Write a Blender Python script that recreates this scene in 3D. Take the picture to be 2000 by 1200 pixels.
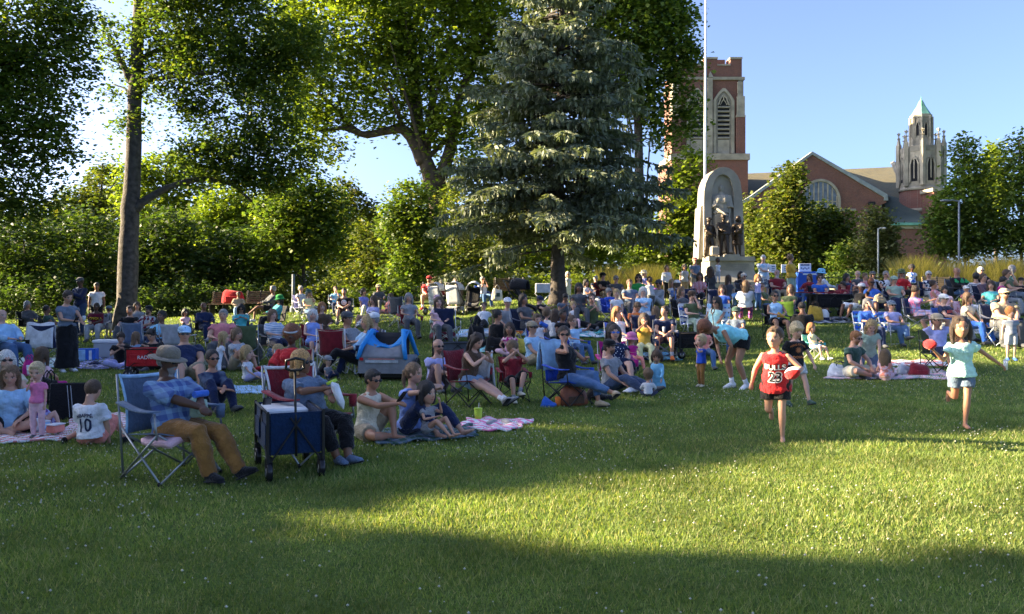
import bpy, bmesh, math, random, time
import numpy as np
from mathutils import Vector, Matrix, noise
from mathutils.bvhtree import BVHTree
T0 = time.time()
R = math.radians
for o in list(bpy.data.objects): bpy.data.objects.remove(o)
SC = bpy.context.scene
COL = SC.collection
# ---------------------------------------------------------------- camera, sky, sun, exposure
FPX, HOR, CAMZ = 1600.0, 573.0, 1.6          # focal length in photo pixels, horizon row, eye height
cd = bpy.data.cameras.new('camera'); cam = bpy.data.objects.new('camera', cd); COL.objects.link(cam)
cam.location = (0, 0, CAMZ); cam.rotation_euler = (R(90), 0, 0)
cd.sensor_width = 36; cd.lens = FPX / 2000 * 36; cd.shift_y = -(600 - HOR) / 2000; cd.clip_end = 3000; cd.clip_start = .05
SC.camera = cam
SUN_EL, SUN_BEHIND = 20.0, 7.0
SUNV = Vector((-math.cos(R(SUN_EL)) * math.cos(R(SUN_BEHIND)), math.cos(R(SUN_EL)) * math.sin(R(SUN_BEHIND)), math.sin(R(SUN_EL))))
w = bpy.data.worlds.new('World'); SC.world = w; w.use_nodes = True
nt = w.node_tree; bg = nt.nodes['Background']; bg.inputs[1].default_value = 0.066
sk = nt.nodes.new('ShaderNodeTexSky'); sk.sky_type = 'NISHITA'; sk.sun_disc = False
sk.sun_elevation = R(SUN_EL); sk.sun_rotation = math.atan2(SUNV.x, SUNV.y); sk.air_density = 0.5; sk.dust_density = 3.2; sk.ozone_density = 4.5; sk.altitude = 100
hs_ = nt.nodes.new('ShaderNodeHueSaturation'); hs_.inputs['Saturation'].default_value = .90; hs_.inputs['Hue'].default_value = .502; nt.links.new(sk.outputs[0], hs_.inputs['Color']); nt.links.new(hs_.outputs[0], bg.inputs[0])
sl = bpy.data.lights.new('sun', 'SUN'); sl.energy = 4.0; sl.angle = R(0.6); sl.color = (1.0, .80, .50)
so = bpy.data.objects.new('sun', sl); COL.objects.link(so); so.rotation_euler = SUNV.to_track_quat('Z', 'Y').to_euler(); so.location = (-30, 0, 30)
SC.view_settings.view_transform = 'Standard'; SC.view_settings.look = 'None'; SC.view_settings.gamma = 1; SC.view_settings.exposure = 3.0
SC.view_settings.use_curve_mapping = False
SC.render.engine = 'CYCLES'
SC.cycles.max_bounces = 6; SC.cycles.diffuse_bounces = 3; SC.cycles.transparent_max_bounces = 6; SC.cycles.transmission_bounces = 4; SC.cycles.glossy_bounces = 2
# ---------------------------------------------------------------- ground height
_c = [-600, 0, 250, 500, 800, 1050, 1300, 1550, 1800, 2000, 2600]
_d = [12, 15, 18, 21, 24, 27, 31, 40, 400]
_z = [[0, 0, 0, 0, 0, .1, .5, .7, .7], [0, 0, 0, 0, 0, .1, .5, .7, .7], [0, 0, 0, 0, 0, .15, .5, .7, .7], [0, 0, 0, 0, .1, .35, .75, .9, .9], [0, 0, .06, .3, .6, .85, 1.05, 1.2, 1.2],
      [0, 0, .2, .65, .92, 1.1, 1.3, 1.4, 1.4], [0, 0, .06, .33, .75, 1.05, 1.3, 1.45, 1.45], [0, .04, .18, .4, .75, 1.05, 1.3, 1.45, 1.45],
      [0, .07, .22, .42, .75, 1.05, 1.3, 1.45, 1.45], [0, .08, .25, .48, .8, 1.08, 1.3, 1.45, 1.45], [0, .08, .25, .48, .8, 1.08, 1.3, 1.45, 1.45]]
ZT = np.array(_z); CT = np.array(_c, float); DT = np.array(_d, float)
def gz_np(X, Y):
    X = np.asarray(X, float); Y = np.asarray(Y, float)
    Yc = np.maximum(Y, 1.0); px = 1000 + FPX * X / Yc
    px = np.clip(px, CT[0], CT[-1] - 1); d = np.clip(Yc, DT[0], DT[-1] - 1)
    i = np.clip(np.searchsorted(CT, px, side='right') - 1, 0, len(CT) - 2); j = np.clip(np.searchsorted(DT, d, side='right') - 1, 0, len(DT) - 2)
    u = (px - CT[i]) / (CT[i + 1] - CT[i]); v = (d - DT[j]) / (DT[j + 1] - DT[j]); u = u * u * (3 - 2 * u)
    z = (ZT[i, j] * (1 - u) + ZT[i + 1, j] * u) * (1 - v) + (ZT[i, j + 1] * (1 - u) + ZT[i + 1, j + 1] * u) * v
    z = np.where(Y < 2, 0, z)
    return z + 0.02 * np.sin(X * .7 + 1) * np.sin(Y * .5) + .012 * np.sin(X * 1.9) * np.sin(Y * 1.3 + 2)
def gz(X, Y): return float(gz_np(X, Y))
def at(px, py, Y): return Vector(((px - 1000) * Y / FPX, Y, CAMZ - (py - HOR) * Y / FPX))
_Y = np.concatenate([np.arange(3, 40, .05), np.arange(40, 200, .5)])
def gp(px, py):
    """point of the ground seen at photo pixel px, py"""
    X = (px - 1000) * _Y / FPX; Z = CAMZ - (py - HOR) * _Y / FPX
    b = np.nonzero(Z <= gz_np(X, _Y))[0]
    Y = _Y[b[0]] if len(b) else 34.0
    return Vector(((px - 1000) * Y / FPX, Y, gz((px - 1000) * Y / FPX, Y)))
def gd(px, D):
    X = (px - 1000) * D / FPX
    return Vector((X, D, gz(X, D)))
# ---------------------------------------------------------------- helpers
def tag(o, label=None, cat=None, group=None, kind=None):
    if label: o['label'] = label
    if cat: o['category'] = cat
    if group: o['group'] = group
    if kind: o['kind'] = kind
    return o
def link(o, parent=None):
    COL.objects.link(o)
    if parent is not None: o.parent = parent
    return o
def empty(name, loc, rz=0, s=1, label=None, cat=None, group=None):
    o = bpy.data.objects.new(name, None); link(o); o.location = loc; o.rotation_euler = (0, 0, rz); o.scale = (s, s, s); o.empty_display_size = .1
    return tag(o, label, cat, group)
def addobj(name, me, parent=None, loc=None, rot=None):
    o = bpy.data.objects.new(name, me); link(o, parent)
    if loc is not None: o.location = loc
    if rot is not None: o.rotation_euler = rot
    return o
class MB:
    def __init__(s): s.v = []; s.f = []; s.m = []; s.mi = 0
    def add(s, vs, fs):
        b = len(s.v); s.v += [tuple(p) for p in vs]; s.f += [tuple(b + i for i in f) for f in fs]; s.m += [s.mi] * len(fs); return s
    def box(s, c, d, rot=None, bev=0):
        x, y, z = d[0] / 2, d[1] / 2, d[2] / 2
        if bev > 0:
            vs = []
            lv = [(-z, bev), (-z + bev, 0), (z - bev, 0), (z, bev)]
            for zz, ins in lv:
                X, Y = x - ins, y - ins; e = bev
                vs += [(X - e, -Y, zz), (X, -Y + e, zz), (X, Y - e, zz), (X - e, Y, zz), (-X + e, Y, zz), (-X, Y - e, zz), (-X, -Y + e, zz), (-X + e, -Y, zz)]
            fs = [tuple(range(7, -1, -1)), tuple(range(24, 32))]
            for l in range(3):
                for i in range(8): j = (i + 1) % 8; fs.append((l * 8 + i, l * 8 + j, l * 8 + 8 + j, l * 8 + 8 + i))
        else:
            vs = [(-x, -y, -z), (x, -y, -z), (x, y, -z), (-x, y, -z), (-x, -y, z), (x, -y, z), (x, y, z), (-x, y, z)]
            fs = [(3, 2, 1, 0), (4, 5, 6, 7), (0, 1, 5, 4), (1, 2, 6, 5), (2, 3, 7, 6), (3, 0, 4, 7)]
        c = Vector(c)
        if rot is not None: vs = [c + rot @ Vector(p) for p in vs]
        else: vs = [c + Vector(p) for p in vs]
        return s.add(vs, fs)
    def tube(s, pts, r, n=8, caps=True, flat=1.0, upv=None):
        pts = [Vector(p) for p in pts]; m = len(pts)
        rs = r if isinstance(r, (list, tuple)) else [r] * m
        vs = []; prev = None
        for i, p in enumerate(pts):
            t = (pts[min(i + 1, m - 1)] - pts[max(i - 1, 0)])
            t = t.normalized() if t.length > 1e-9 else Vector((0, 0, 1))
            if prev is None:
                a = Vector(upv) if upv is not None else (Vector((0, 0, 1)) if abs(t.z) < .9 else Vector((0, 1, 0)))
            else: a = prev
            a = (a - t * a.dot(t)); a = a.normalized() if a.length > 1e-6 else t.orthogonal().normalized()
            prev = a; b = t.cross(a)
            rr = rs[i]; ra, rb = (rr if isinstance(rr, (tuple, list)) else (rr * flat, rr))
            for k in range(n):
                th = 2 * math.pi * k / n; vs.append(p + a * (ra * math.cos(th)) + b * (rb * math.sin(th)))
        fs = []
        for i in range(m - 1):
            for k in range(n): j = (k + 1) % n; fs.append((i * n + k, i * n + j, (i + 1) * n + j, (i + 1) * n + k))
        if caps: fs.append(tuple(range(n - 1, -1, -1))); fs.append(tuple((m - 1) * n + k for k in range(n)))
        return s.add(vs, fs)
    def lathe(s, c, prof, n=16, sy=1.0, rot=None, a0=0):
        vs = []; c = Vector(c)
        for r, z in prof:
            for k in range(n):
                th = a0 + 2 * math.pi * k / n; p = Vector((r * math.cos(th), r * sy * math.sin(th), z)); vs.append(c + (rot @ p if rot is not None else p))
        fs = []
        for i in range(len(prof) - 1):
            for k in range(n): j = (k + 1) % n; fs.append((i * n + k, i * n + j, (i + 1) * n + j, (i + 1) * n + k))
        fs.append(tuple(range(n - 1, -1, -1))); fs.append(tuple((len(prof) - 1) * n + k for k in range(n)))
        return s.add(vs, fs)
    def ell(s, c, r, rot=None, n=12, m=8):
        prof = []; vs = []; c = Vector(c)
        for i in range(m + 1):
            ph = -math.pi / 2 + math.pi * i / m; ph = max(-1.50, min(1.50, ph))
            for k in range(n):
                th = 2 * math.pi * k / n
                p = Vector((r[0] * math.cos(ph) * math.cos(th), r[1] * math.cos(ph) * math.sin(th), r[2] * math.sin(ph))); vs.append(c + (rot @ p if rot is not None else p))
        fs = []
        for i in range(m):
            for k in range(n): j = (k + 1) % n; fs.append((i * n + k, i * n + j, (i + 1) * n + j, (i + 1) * n + k))
        fs.append(tuple(range(n - 1, -1, -1))); fs.append(tuple(m * n + k for k in range(n)))
        return s.add(vs, fs)
    def prism(s, poly, y0, y1, M=None):
        """outline in x,z extruded from y0 to y1"""
        n = len(poly); vs = [(x, y0, z) for x, z in poly] + [(x, y1, z) for x, z in poly]
        if M is not None: vs = [M @ Vector(p) for p in vs]
        fs = [tuple(range(n)), tuple(range(2 * n - 1, n - 1, -1))] + [(i, n + i, n + (i + 1) % n, (i + 1) % n) for i in range(n)]
        return s.add(vs, fs)
    def sheet(s, fn, nu, nv, th=0):
        """fn(u,v)->point, u,v in 0..1; th gives thickness along -normal"""
        P = [[Vector(fn(i / nu, j / nv)) for j in range(nv + 1)] for i in range(nu + 1)]
        vs = [p for r_ in P for p in r_]; q = nv + 1; fs = []
        for i in range(nu):
            for j in range(nv): fs.append((i * q + j, (i + 1) * q + j, (i + 1) * q + j + 1, i * q + j + 1))
        if th:
            b = len(vs); low = []
            for i in range(nu + 1):
                for j in range(nv + 1):
                    du = P[min(i + 1, nu)][j] - P[max(i - 1, 0)][j]; dv = P[i][min(j + 1, nv)] - P[i][max(j - 1, 0)]
                    nn = du.cross(dv); nn = nn.normalized() if nn.length > 1e-9 else Vector((0, 0, 1)); low.append(P[i][j] - nn * th)
            vs += low; fs += [tuple(b + k for k in reversed(f)) for f in list(fs)]
            ring = [i * q for i in range(nu + 1)] + [nu * q + j for j in range(1, nv + 1)] + [i * q + nv for i in range(nu - 1, -1, -1)] + [j for j in range(nv - 1, 0, -1)]
            for a, b2 in zip(ring, ring[1:] + ring[:1]): fs.append((b2, a, b + a, b + b2))
        return s.add(vs, fs)
    def mesh(s, name, mats, smooth=False):
        me = bpy.data.meshes.new(name); me.from_pydata(s.v, [], s.f)
        for m in (mats if isinstance(mats, (list, tuple)) else [mats]): me.materials.append(m)
        if any(s.m): me.polygons.foreach_set('material_index', s.m)
        if smooth: me.shade_smooth()
        me.update(); return me
    def build(s, name, mats, parent=None, smooth=False, loc=None, rot=None, fix=True):
        me = s.mesh(name, mats, smooth)
        if fix:
            bm = bmesh.new(); bm.from_mesh(me); bmesh.ops.recalc_face_normals(bm, faces=bm.faces); bm.to_mesh(me); bm.free()
        return addobj(name, me, parent, loc, rot)
def npmesh(name, V, F, mats, smooth=False):
    """V (n,3), F (m,k) arrays"""
    me = bpy.data.meshes.new(name); V = np.asarray(V, np.float32); F = np.asarray(F, np.int32); k = F.shape[1]
    me.vertices.add(len(V)); me.vertices.foreach_set('co', V.ravel()); me.loops.add(F.size); me.loops.foreach_set('vertex_index', F.ravel())
    me.polygons.add(len(F)); me.polygons.foreach_set('loop_start', np.arange(0, F.size, k, dtype=np.int32)); me.polygons.foreach_set('loop_total', np.full(len(F), k, np.int32))
    for m in (mats if isinstance(mats, (list, tuple)) else [mats]): me.materials.append(m)
    me.update(calc_edges=True)
    if smooth: me.shade_smooth()
    return me
# ---------------------------------------------------------------- materials
MATS = {}
def N(nt, t, **k):
    n = nt.nodes.new(t)
    for a, b in k.items(): setattr(n, a, b)
    return n
def mat(name, col, rough=.75, var=.15, scale=8, bump=.0, bscale=None, metal=0, spec=.35, sheen=0, trans=0, alpha=1):
    if name in MATS: return MATS[name]
    m = bpy.data.materials.new(name); m.use_nodes = True; nt = m.node_tree; b = nt.nodes['Principled BSDF']
    b.inputs['Roughness'].default_value = rough; b.inputs['Metallic'].default_value = metal; b.inputs['Specular IOR Level'].default_value = spec
    if sheen: b.inputs['Sheen Weight'].default_value = sheen
    if trans: b.inputs['Transmission Weight'].default_value = trans
    if alpha < 1: b.inputs['Alpha'].default_value = alpha
    if var or bump:
        tc = N(nt, 'ShaderNodeTexCoord'); nz = N(nt, 'ShaderNodeTexNoise'); nz.inputs['Scale'].default_value = scale; nz.inputs['Detail'].default_value = 5
        nt.links.new(tc.outputs['Object'], nz.inputs['Vector'])
        mx = N(nt, 'ShaderNodeMix', data_type='RGBA'); mr = N(nt, 'ShaderNodeMapRange'); mr.inputs['From Min'].default_value = .3; mr.inputs['From Max'].default_value = .7
        nt.links.new(nz.outputs['Fac'], mr.inputs[0]); nt.links.new(mr.outputs[0], mx.inputs[0])
        mx.inputs[6].default_value = (*[max(0, c * (1 - var)) for c in col], 1); mx.inputs[7].default_value = (*[min(1, c * (1 + var)) for c in col], 1)
        nt.links.new(mx.outputs[2], b.inputs['Base Color'])
        if bump:
            n2 = N(nt, 'ShaderNodeTexNoise'); n2.inputs['Scale'].default_value = bscale or scale * 2; n2.inputs['Detail'].default_value = 6; nt.links.new(tc.outputs['Object'], n2.inputs['Vector'])
            bp = N(nt, 'ShaderNodeBump'); bp.inputs['Strength'].default_value = bump; bp.inputs['Distance'].default_value = .02
            nt.links.new(n2.outputs['Fac'], bp.inputs['Height']); nt.links.new(bp.outputs[0], b.inputs['Normal'])
    else: b.inputs['Base Color'].default_value = (*col, 1)
    MATS[name] = m; return m
def leafmat(name, dark, light, trans=.35, yel=None, ns=.35, lo=.75, hi=1.25):
    if name in MATS: return MATS[name]
    m = bpy.data.materials.new(name); m.use_nodes = True; nt = m.node_tree; nt.nodes.clear()
    out = N(nt, 'ShaderNodeOutputMaterial'); g = N(nt, 'ShaderNodeNewGeometry'); cr = N(nt, 'ShaderNodeValToRGB')
    e = cr.color_ramp.elements; e[0].color = (*dark, 1); e[1].color = (*light, 1); e[1].position = .8
    if yel: x = e.new(1.0); x.color = (*yel, 1)
    nt.links.new(g.outputs['Random Per Island'], cr.inputs[0])
    tc = N(nt, 'ShaderNodeTexCoord'); nz = N(nt, 'ShaderNodeTexNoise'); nz.inputs['Scale'].default_value = ns; nz.inputs['Detail'].default_value = 4; nt.links.new(tc.outputs['Object'], nz.inputs['Vector'])
    hs = N(nt, 'ShaderNodeHueSaturation'); mr = N(nt, 'ShaderNodeMapRange'); mr.inputs[1].default_value = .3; mr.inputs[2].default_value = .7; mr.inputs[3].default_value = lo; mr.inputs[4].default_value = hi
    nt.links.new(nz.outputs[0], mr.inputs[0]); nt.links.new(mr.outputs[0], hs.inputs['Value']); nt.links.new(cr.outputs[0], hs.inputs['Color'])
    pb = N(nt, 'ShaderNodeBsdfPrincipled'); pb.inputs['Roughness'].default_value = .55; pb.inputs['Specular IOR Level'].default_value = .3
    tr = N(nt, 'ShaderNodeBsdfTranslucent'); mx = N(nt, 'ShaderNodeMixShader'); mx.inputs[0].default_value = trans
    tcol = N(nt, 'ShaderNodeMix', data_type='RGBA', blend_type='MULTIPLY'); tcol.inputs[0].default_value = 1; tcol.inputs[7].default_value = (1.35, 1.4, .5, 1)
    nt.links.new(hs.outputs[0], tcol.inputs[6]); nt.links.new(tcol.outputs[2], tr.inputs[0])
    nt.links.new(hs.outputs[0], pb.inputs['Base Color']); nt.links.new(pb.outputs[0], mx.inputs[1]); nt.links.new(tr.outputs[0], mx.inputs[2]); nt.links.new(mx.outputs[0], out.inputs[0])
    MATS[name] = m; return m
# ================================================================ GROUND
def ground_material():
    m = bpy.data.materials.new('lawn'); m.use_nodes = True; nt = m.node_tree; b = nt.nodes['Principled BSDF']; b.inputs['Roughness'].default_value = .9; b.inputs['Specular IOR Level'].default_value = .1
    tc = N(nt, 'ShaderNodeTexCoord')
    def noi(s, d=5, dist=0):
        n = N(nt, 'ShaderNodeTexNoise'); n.inputs['Scale'].default_value = s; n.inputs['Detail'].default_value = d; n.inputs['Distortion'].default_value = dist; nt.links.new(tc.outputs['Object'], n.inputs['Vector']); return n
    a, c, f = noi(.25), noi(3), noi(45, 3)
    r1 = N(nt, 'ShaderNodeValToRGB'); e = r1.color_ramp.elements; e[0].position = .32; e[0].color = (.060, .115, .022, 1); e[1].position = .7; e[1].color = (.115, .175, .034, 1)
    r2 = N(nt, 'ShaderNodeValToRGB'); e = r2.color_ramp.elements; e[0].position = .35; e[0].color = (.075, .110, .026, 1); e[1].position = .68; e[1].color = (.150, .175, .048, 1)
    mx = N(nt, 'ShaderNodeMix', data_type='RGBA'); nt.links.new(a.outputs[0], r1.inputs[0]); nt.links.new(c.outputs[0], r2.inputs[0])
    mx.inputs[0].default_value = .5; nt.links.new(r1.outputs[0], mx.inputs[6]); nt.links.new(r2.outputs[0], mx.inputs[7])
    m2 = N(nt, 'ShaderNodeMix', data_type='RGBA', blend_type='MULTIPLY'); mr = N(nt, 'ShaderNodeMapRange'); mr.inputs[1].default_value = .25; mr.inputs[2].default_value = .75; mr.inputs[3].default_value = .45; mr.inputs[4].default_value = 1.5
    nt.links.new(f.outputs[0], mr.inputs[0]); cb = N(nt, 'ShaderNodeCombineColor'); [nt.links.new(mr.outputs[0], cb.inputs[i]) for i in range(3)]
    m2.inputs[0].default_value = 1; nt.links.new(mx.outputs[2], m2.inputs[6]); nt.links.new(cb.outputs[0], m2.inputs[7]); nt.links.new(m2.outputs[2], b.inputs['Base Color'])
    bp = N(nt, 'ShaderNodeBump'); bp.inputs['Strength'].default_value = .8; bp.inputs['Distance'].default_value = .04; nt.links.new(f.outputs[0], bp.inputs['Height']); nt.links.new(bp.outputs[0], b.inputs['Normal'])
    return m
def make_ground():
    xs = np.concatenate([[-1500, -500, -200, -90], np.arange(-60, 60.1, .6), [90, 200, 500, 1500]])
    ys = np.concatenate([[-300, -60, -15, -4], np.arange(0, 60.1, .5), [70, 85, 100, 130, 200, 500, 1800]])
    X, Y = np.meshgrid(xs, ys, indexing='ij'); Z = gz_np(X, Y)
    V = np.stack([X, Y, Z], -1).reshape(-1, 3); n, m_ = X.shape
    i, j = np.meshgrid(np.arange(n - 1), np.arange(m_ - 1), indexing='ij'); a = (i * m_ + j).ravel()
    F = np.stack([a, a + m_, a + m_ + 1, a + 1], -1)
    tag(addobj('lawn_ground', npmesh('lawn_ground', V, F, ground_material(), True)), kind='structure')
make_ground()
# ---------------------------------------------------------------- grass blades and clover
rng = np.random.default_rng(7)
def make_grass():
    zones = [(3.3, 5.2, 6200, .0034, .036), (5.2, 8, 3300, .0046, .040), (8, 12, 1300, .0065, .044), (12, 18, 480, .010, .05), (18, 33, 150, .018, .06)]
    VV = []; n0 = 0
    for y0, y1, dens, wd, ht in zones:
        A = (y1 - y0) * (y1 + y0) * .65; n = int(A * dens)
        Y = np.sqrt(rng.uniform(y0 ** 2, y1 ** 2, n)); X = Y * rng.uniform(-.65, .65, n)
        Z = gz_np(X, Y)
        hh = ht * rng.uniform(.35, 1.15, n) * (1 + .35 * np.sin(X * 2.3 + np.sin(Y * 1.7) * 2) * np.sin(Y * 2.9)); th = rng.uniform(0, 2 * np.pi, n); ln = hh * rng.uniform(.2, 1.1, n); la = rng.uniform(0, 2 * np.pi, n)
        w_ = wd * rng.uniform(.7, 1.3, n)
        a = np.stack([X - w_ * np.cos(th), Y - w_ * np.sin(th), Z - .004], -1); b = np.stack([X + w_ * np.cos(th), Y + w_ * np.sin(th), Z - .004], -1)
        c = np.stack([X + ln * np.cos(la), Y + ln * np.sin(la), Z + hh], -1)
        VV.append(np.stack([a, b, c], 1).reshape(-1, 3))
    V = np.concatenate(VV); F = np.arange(len(V)).reshape(-1, 3)
    gm = leafmat('grass_blade', (.10, .175, .042), (.235, .285, .085), .42, (.42, .37, .20), 1.1, .62, 1.3)
    tag(addobj('grass', npmesh('grass', V, F, gm)), 'short green grass blades covering the mown lawn', 'grass', kind='stuff')
    # clover heads
    P = []
    for y0, y1, cnt in ((3.3, 6, 260), (6, 10, 1100), (10, 16, 1300), (16, 24, 400)):
        Y = np.sqrt(rng.uniform(y0 ** 2, y1 ** 2, cnt * 3)); X = Y * rng.uniform(-.64, .64, cnt * 3)
        k = np.sin(X * .9 + 2) * np.sin(Y * .8 + X * .3) + rng.uniform(-.9, .9, len(X)) - .25 * (X > 1.5) * (Y < 9)
        s = k > np.quantile(k, .66); P.append(np.stack([X[s], Y[s]], -1))
    P = np.concatenate(P); n = len(P); r = rng.uniform(.0040, .0092, n) * (1 + P[:, 1] * .02); z = gz_np(P[:, 0], P[:, 1]) + rng.uniform(.025, .048, n)
    C = np.stack([P[:, 0], P[:, 1], z], -1); O = np.array([[1, 0, 0], [0, 1, 0], [-1, 0, 0], [0, -1, 0], [0, 0, .9], [0, 0, -.9]])
    V = (C[:, None] + O[None] * r[:, None, None]).reshape(-1, 3); fo = np.array([[0, 1, 4], [1, 2, 4], [2, 3, 4], [3, 0, 4], [1, 0, 5], [2, 1, 5], [3, 2, 5], [0, 3, 5]])
    F = (np.arange(n)[:, None, None] * 6 + fo[None]).reshape(-1, 3)
    tag(addobj('clover_flowers', npmesh('clover_flowers', V, F, mat('clover', (.48, .47, .38), .8, .2, 40))), 'small white clover flowers scattered through the lawn', 'clover', kind='stuff')
make_grass()
# ================================================================ TREES
BARK = mat('bark', (.075, .062, .050), .95, .45, 5, .9, 14)
BARK2 = mat('bark_pale', (.16, .13, .10), .95, .4, 5, .9, 14)
L_MAPLE = leafmat('leaf_maple', (.045, .088, .018), (.130, .185, .032), .45, (.21, .24, .045))
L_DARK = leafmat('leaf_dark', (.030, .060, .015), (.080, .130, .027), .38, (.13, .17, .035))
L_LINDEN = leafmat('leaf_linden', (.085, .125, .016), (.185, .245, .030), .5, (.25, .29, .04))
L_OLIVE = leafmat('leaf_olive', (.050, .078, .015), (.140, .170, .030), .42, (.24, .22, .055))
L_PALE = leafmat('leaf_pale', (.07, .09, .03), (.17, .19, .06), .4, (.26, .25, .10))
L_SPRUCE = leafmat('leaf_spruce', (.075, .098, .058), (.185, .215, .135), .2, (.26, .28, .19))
def leaves(C, size, rg, flat=.4):
    """one folded leaf (two triangles sharing the midrib) per centre"""
    n = len(C); th = rg.uniform(0, 2 * np.pi, n); tilt = rg.normal(0, flat, n)
    a = np.stack([np.cos(th), np.sin(th), np.sin(tilt)], -1); a /= np.linalg.norm(a, axis=1)[:, None]
    up = rg.normal(0, .55, (n, 3)) + np.array([0, 0, 1]); b = np.cross(a, up); b /= np.linalg.norm(b, axis=1)[:, None] + 1e-9
    s = size * rg.uniform(.6, 1.35, n)[:, None]; dn = np.array([0, 0, -1.])
    v0 = C - a * s * .5; v1 = C + b * s * .42 + dn * s * .12 - a * s * .05; v2 = C + a * s * .55 + dn * s * .1; v3 = C - b * s * .42 + dn * s * .12 - a * s * .05
    V = np.stack([v0, v1, v2, v3], 1).reshape(-1, 3); k = np.arange(n) * 4
    F = np.concatenate([np.stack([k, k + 1, k + 2], -1), np.stack([k, k + 2, k + 3], -1)])
    return V, F
def crown_points(blobs, clumps, per, spread, rg, hollow=.55):
    vol = np.array([b[3] * b[4] * b[5] for b in blobs]) ** .8; vol /= vol.sum(); out = []
    for b, f in zip(blobs, vol):
        n = max(3, int(clumps * f)); d = rg.normal(size=(n, 3)); d /= np.linalg.norm(d, axis=1)[:, None]
        rr = (hollow ** 3 + (1 - hollow ** 3) * rg.uniform(0, 1, n)) ** (1 / 3) * rg.uniform(.82, 1.13, n)
        out.append(np.array(b[:3]) + d * rr[:, None] * np.array(b[3:6]))
    C = np.concatenate(out)
    sz = spread * rg.uniform(.55, 1.4, len(C)); P = C[:, None] + np.clip(rg.normal(size=(len(C), per, 3)), -1.7, 1.7) * sz[:, None, None] * np.array([1, 1, .5])
    P[:, :, 2] -= .35 * ((P[:, :, 0] - C[:, None, 0]) ** 2 + (P[:, :, 1] - C[:, None, 1]) ** 2) / (spread + .01)
    return C, P.reshape(-1, 3)
LITFN = None
def limb(mb, pts, r0, r1, n=8, wob=.04, seed=0):
    rg = random.Random(seed); P = [Vector(p) for p in pts]; out = []; m = len(P)
    for i in range(m - 1):
        for k in range(3):
            t = k / 3; a = P[max(i - 1, 0)]; b = P[i]; c = P[i + 1]; d = P[min(i + 2, m - 1)]
            out.append(.5 * ((2 * b) + (c - a) * t + (2 * a - 5 * b + 4 * c - d) * t * t + (3 * b - a - 3 * c + d) * t ** 3))
    out.append(P[-1]); L = len(out)
    out = [p + Vector((rg.uniform(-1, 1), rg.uniform(-1, 1), 0)) * wob * (0 < i < L - 1) for i, p in enumerate(out)]
    rs = [(r0 + (r1 - r0) * (i / (L - 1)) ** .8) * rg.uniform(.94, 1.06) for i in range(L)]
    mb.tube(out, rs, n)
def tree(name, label, px, D, blobs, lm, clumps, per, spread, size, trunk_r, cat='tree', group=None, limbs=(), trunk=None, bark=None, seed=1, flat=.4, hollow=.55, keep=None, limb_n=0, cut=None):
    """blobs: (px, py, rx, ry) in photo pixels at depth D, optionally a depth offset and depth radius (m)"""
    rg = np.random.default_rng(seed); base = gd(px, D); base.z -= .1
    root = empty(name, base, 0, 1, label, cat, group)
    B = []
    for b in blobs:
        off = b[4] if len(b) > 4 else 0; c = at(b[0], b[1], D + off); k = (D + off) / FPX; rz = b[5] if len(b) > 5 else (b[2] + b[3]) / 2 * k * .9
        B.append((c.x - base.x, c.y - base.y, c.z - base.z, b[2] * k, rz, b[3] * k))
    C, P = crown_points(B, clumps, per, spread, rg, hollow)
    if keep is not None: P = P[keep(P + np.array(base))]
    g = gz(base.x, base.y) - base.z; P = P[P[:, 2] > g + .15]
    V, F = leaves(P, size, rg, flat)
    addobj('crown', npmesh('crown', V, F, lm), root)
    mb = MB(); top = trunk if trunk else [(px, None)]
    if trunk:
        pts = [Vector((0, 0, -.1))] + [at(a, b_, D + (c_ if c_ else 0)) - base for a, b_, c_ in trunk]
    else:
        t = B[0]; pts = [Vector((0, 0, -.1)), Vector((0, 0, .6)), Vector((t[0] * .3, t[1] * .3, t[2] * .55)), Vector((t[0] * .7, t[1] * .7, t[2]))]
    mbt = MB(); limb(mbt, [pts[0], pts[0].lerp(pts[1], .12)] + pts[1:], trunk_r, trunk_r * .35, 12, .03, seed)
    mbt.v = [(v[0] * (1 + .35 * math.exp(-max(0, v[2]) / .35)), v[1] * (1 + .35 * math.exp(-max(0, v[2]) / .35)), v[2]) if v[2] < 1.2 else v for v in mbt.v]
    for lp, r0, r1 in limbs: limb(mbt, [at(a, b_, D + c_) - base for a, b_, c_ in lp], r0, r1, 8, .04, seed + len(lp))
    rr = random.Random(seed)
    for i in range(limb_n):
        c = Vector(C[rr.randrange(len(C))]); k = rr.uniform(.35, .95); j = min(int(k * (len(pts) - 1)), len(pts) - 2); s_ = pts[j].lerp(pts[j + 1], k * (len(pts) - 1) - j)
        if c.z < s_.z - 1: s_ = pts[min(1, len(pts) - 1)].lerp(s_, .5)
        mid = s_.lerp(c, .5) + Vector((0, 0, rr.uniform(-.3, .6))); limb(mbt, [s_, mid, c], trunk_r * rr.uniform(.14, .26), .015, 5, .05, i)
    mbt.build('trunk', bark or BARK, root, True, fix=False)
    return root
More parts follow.
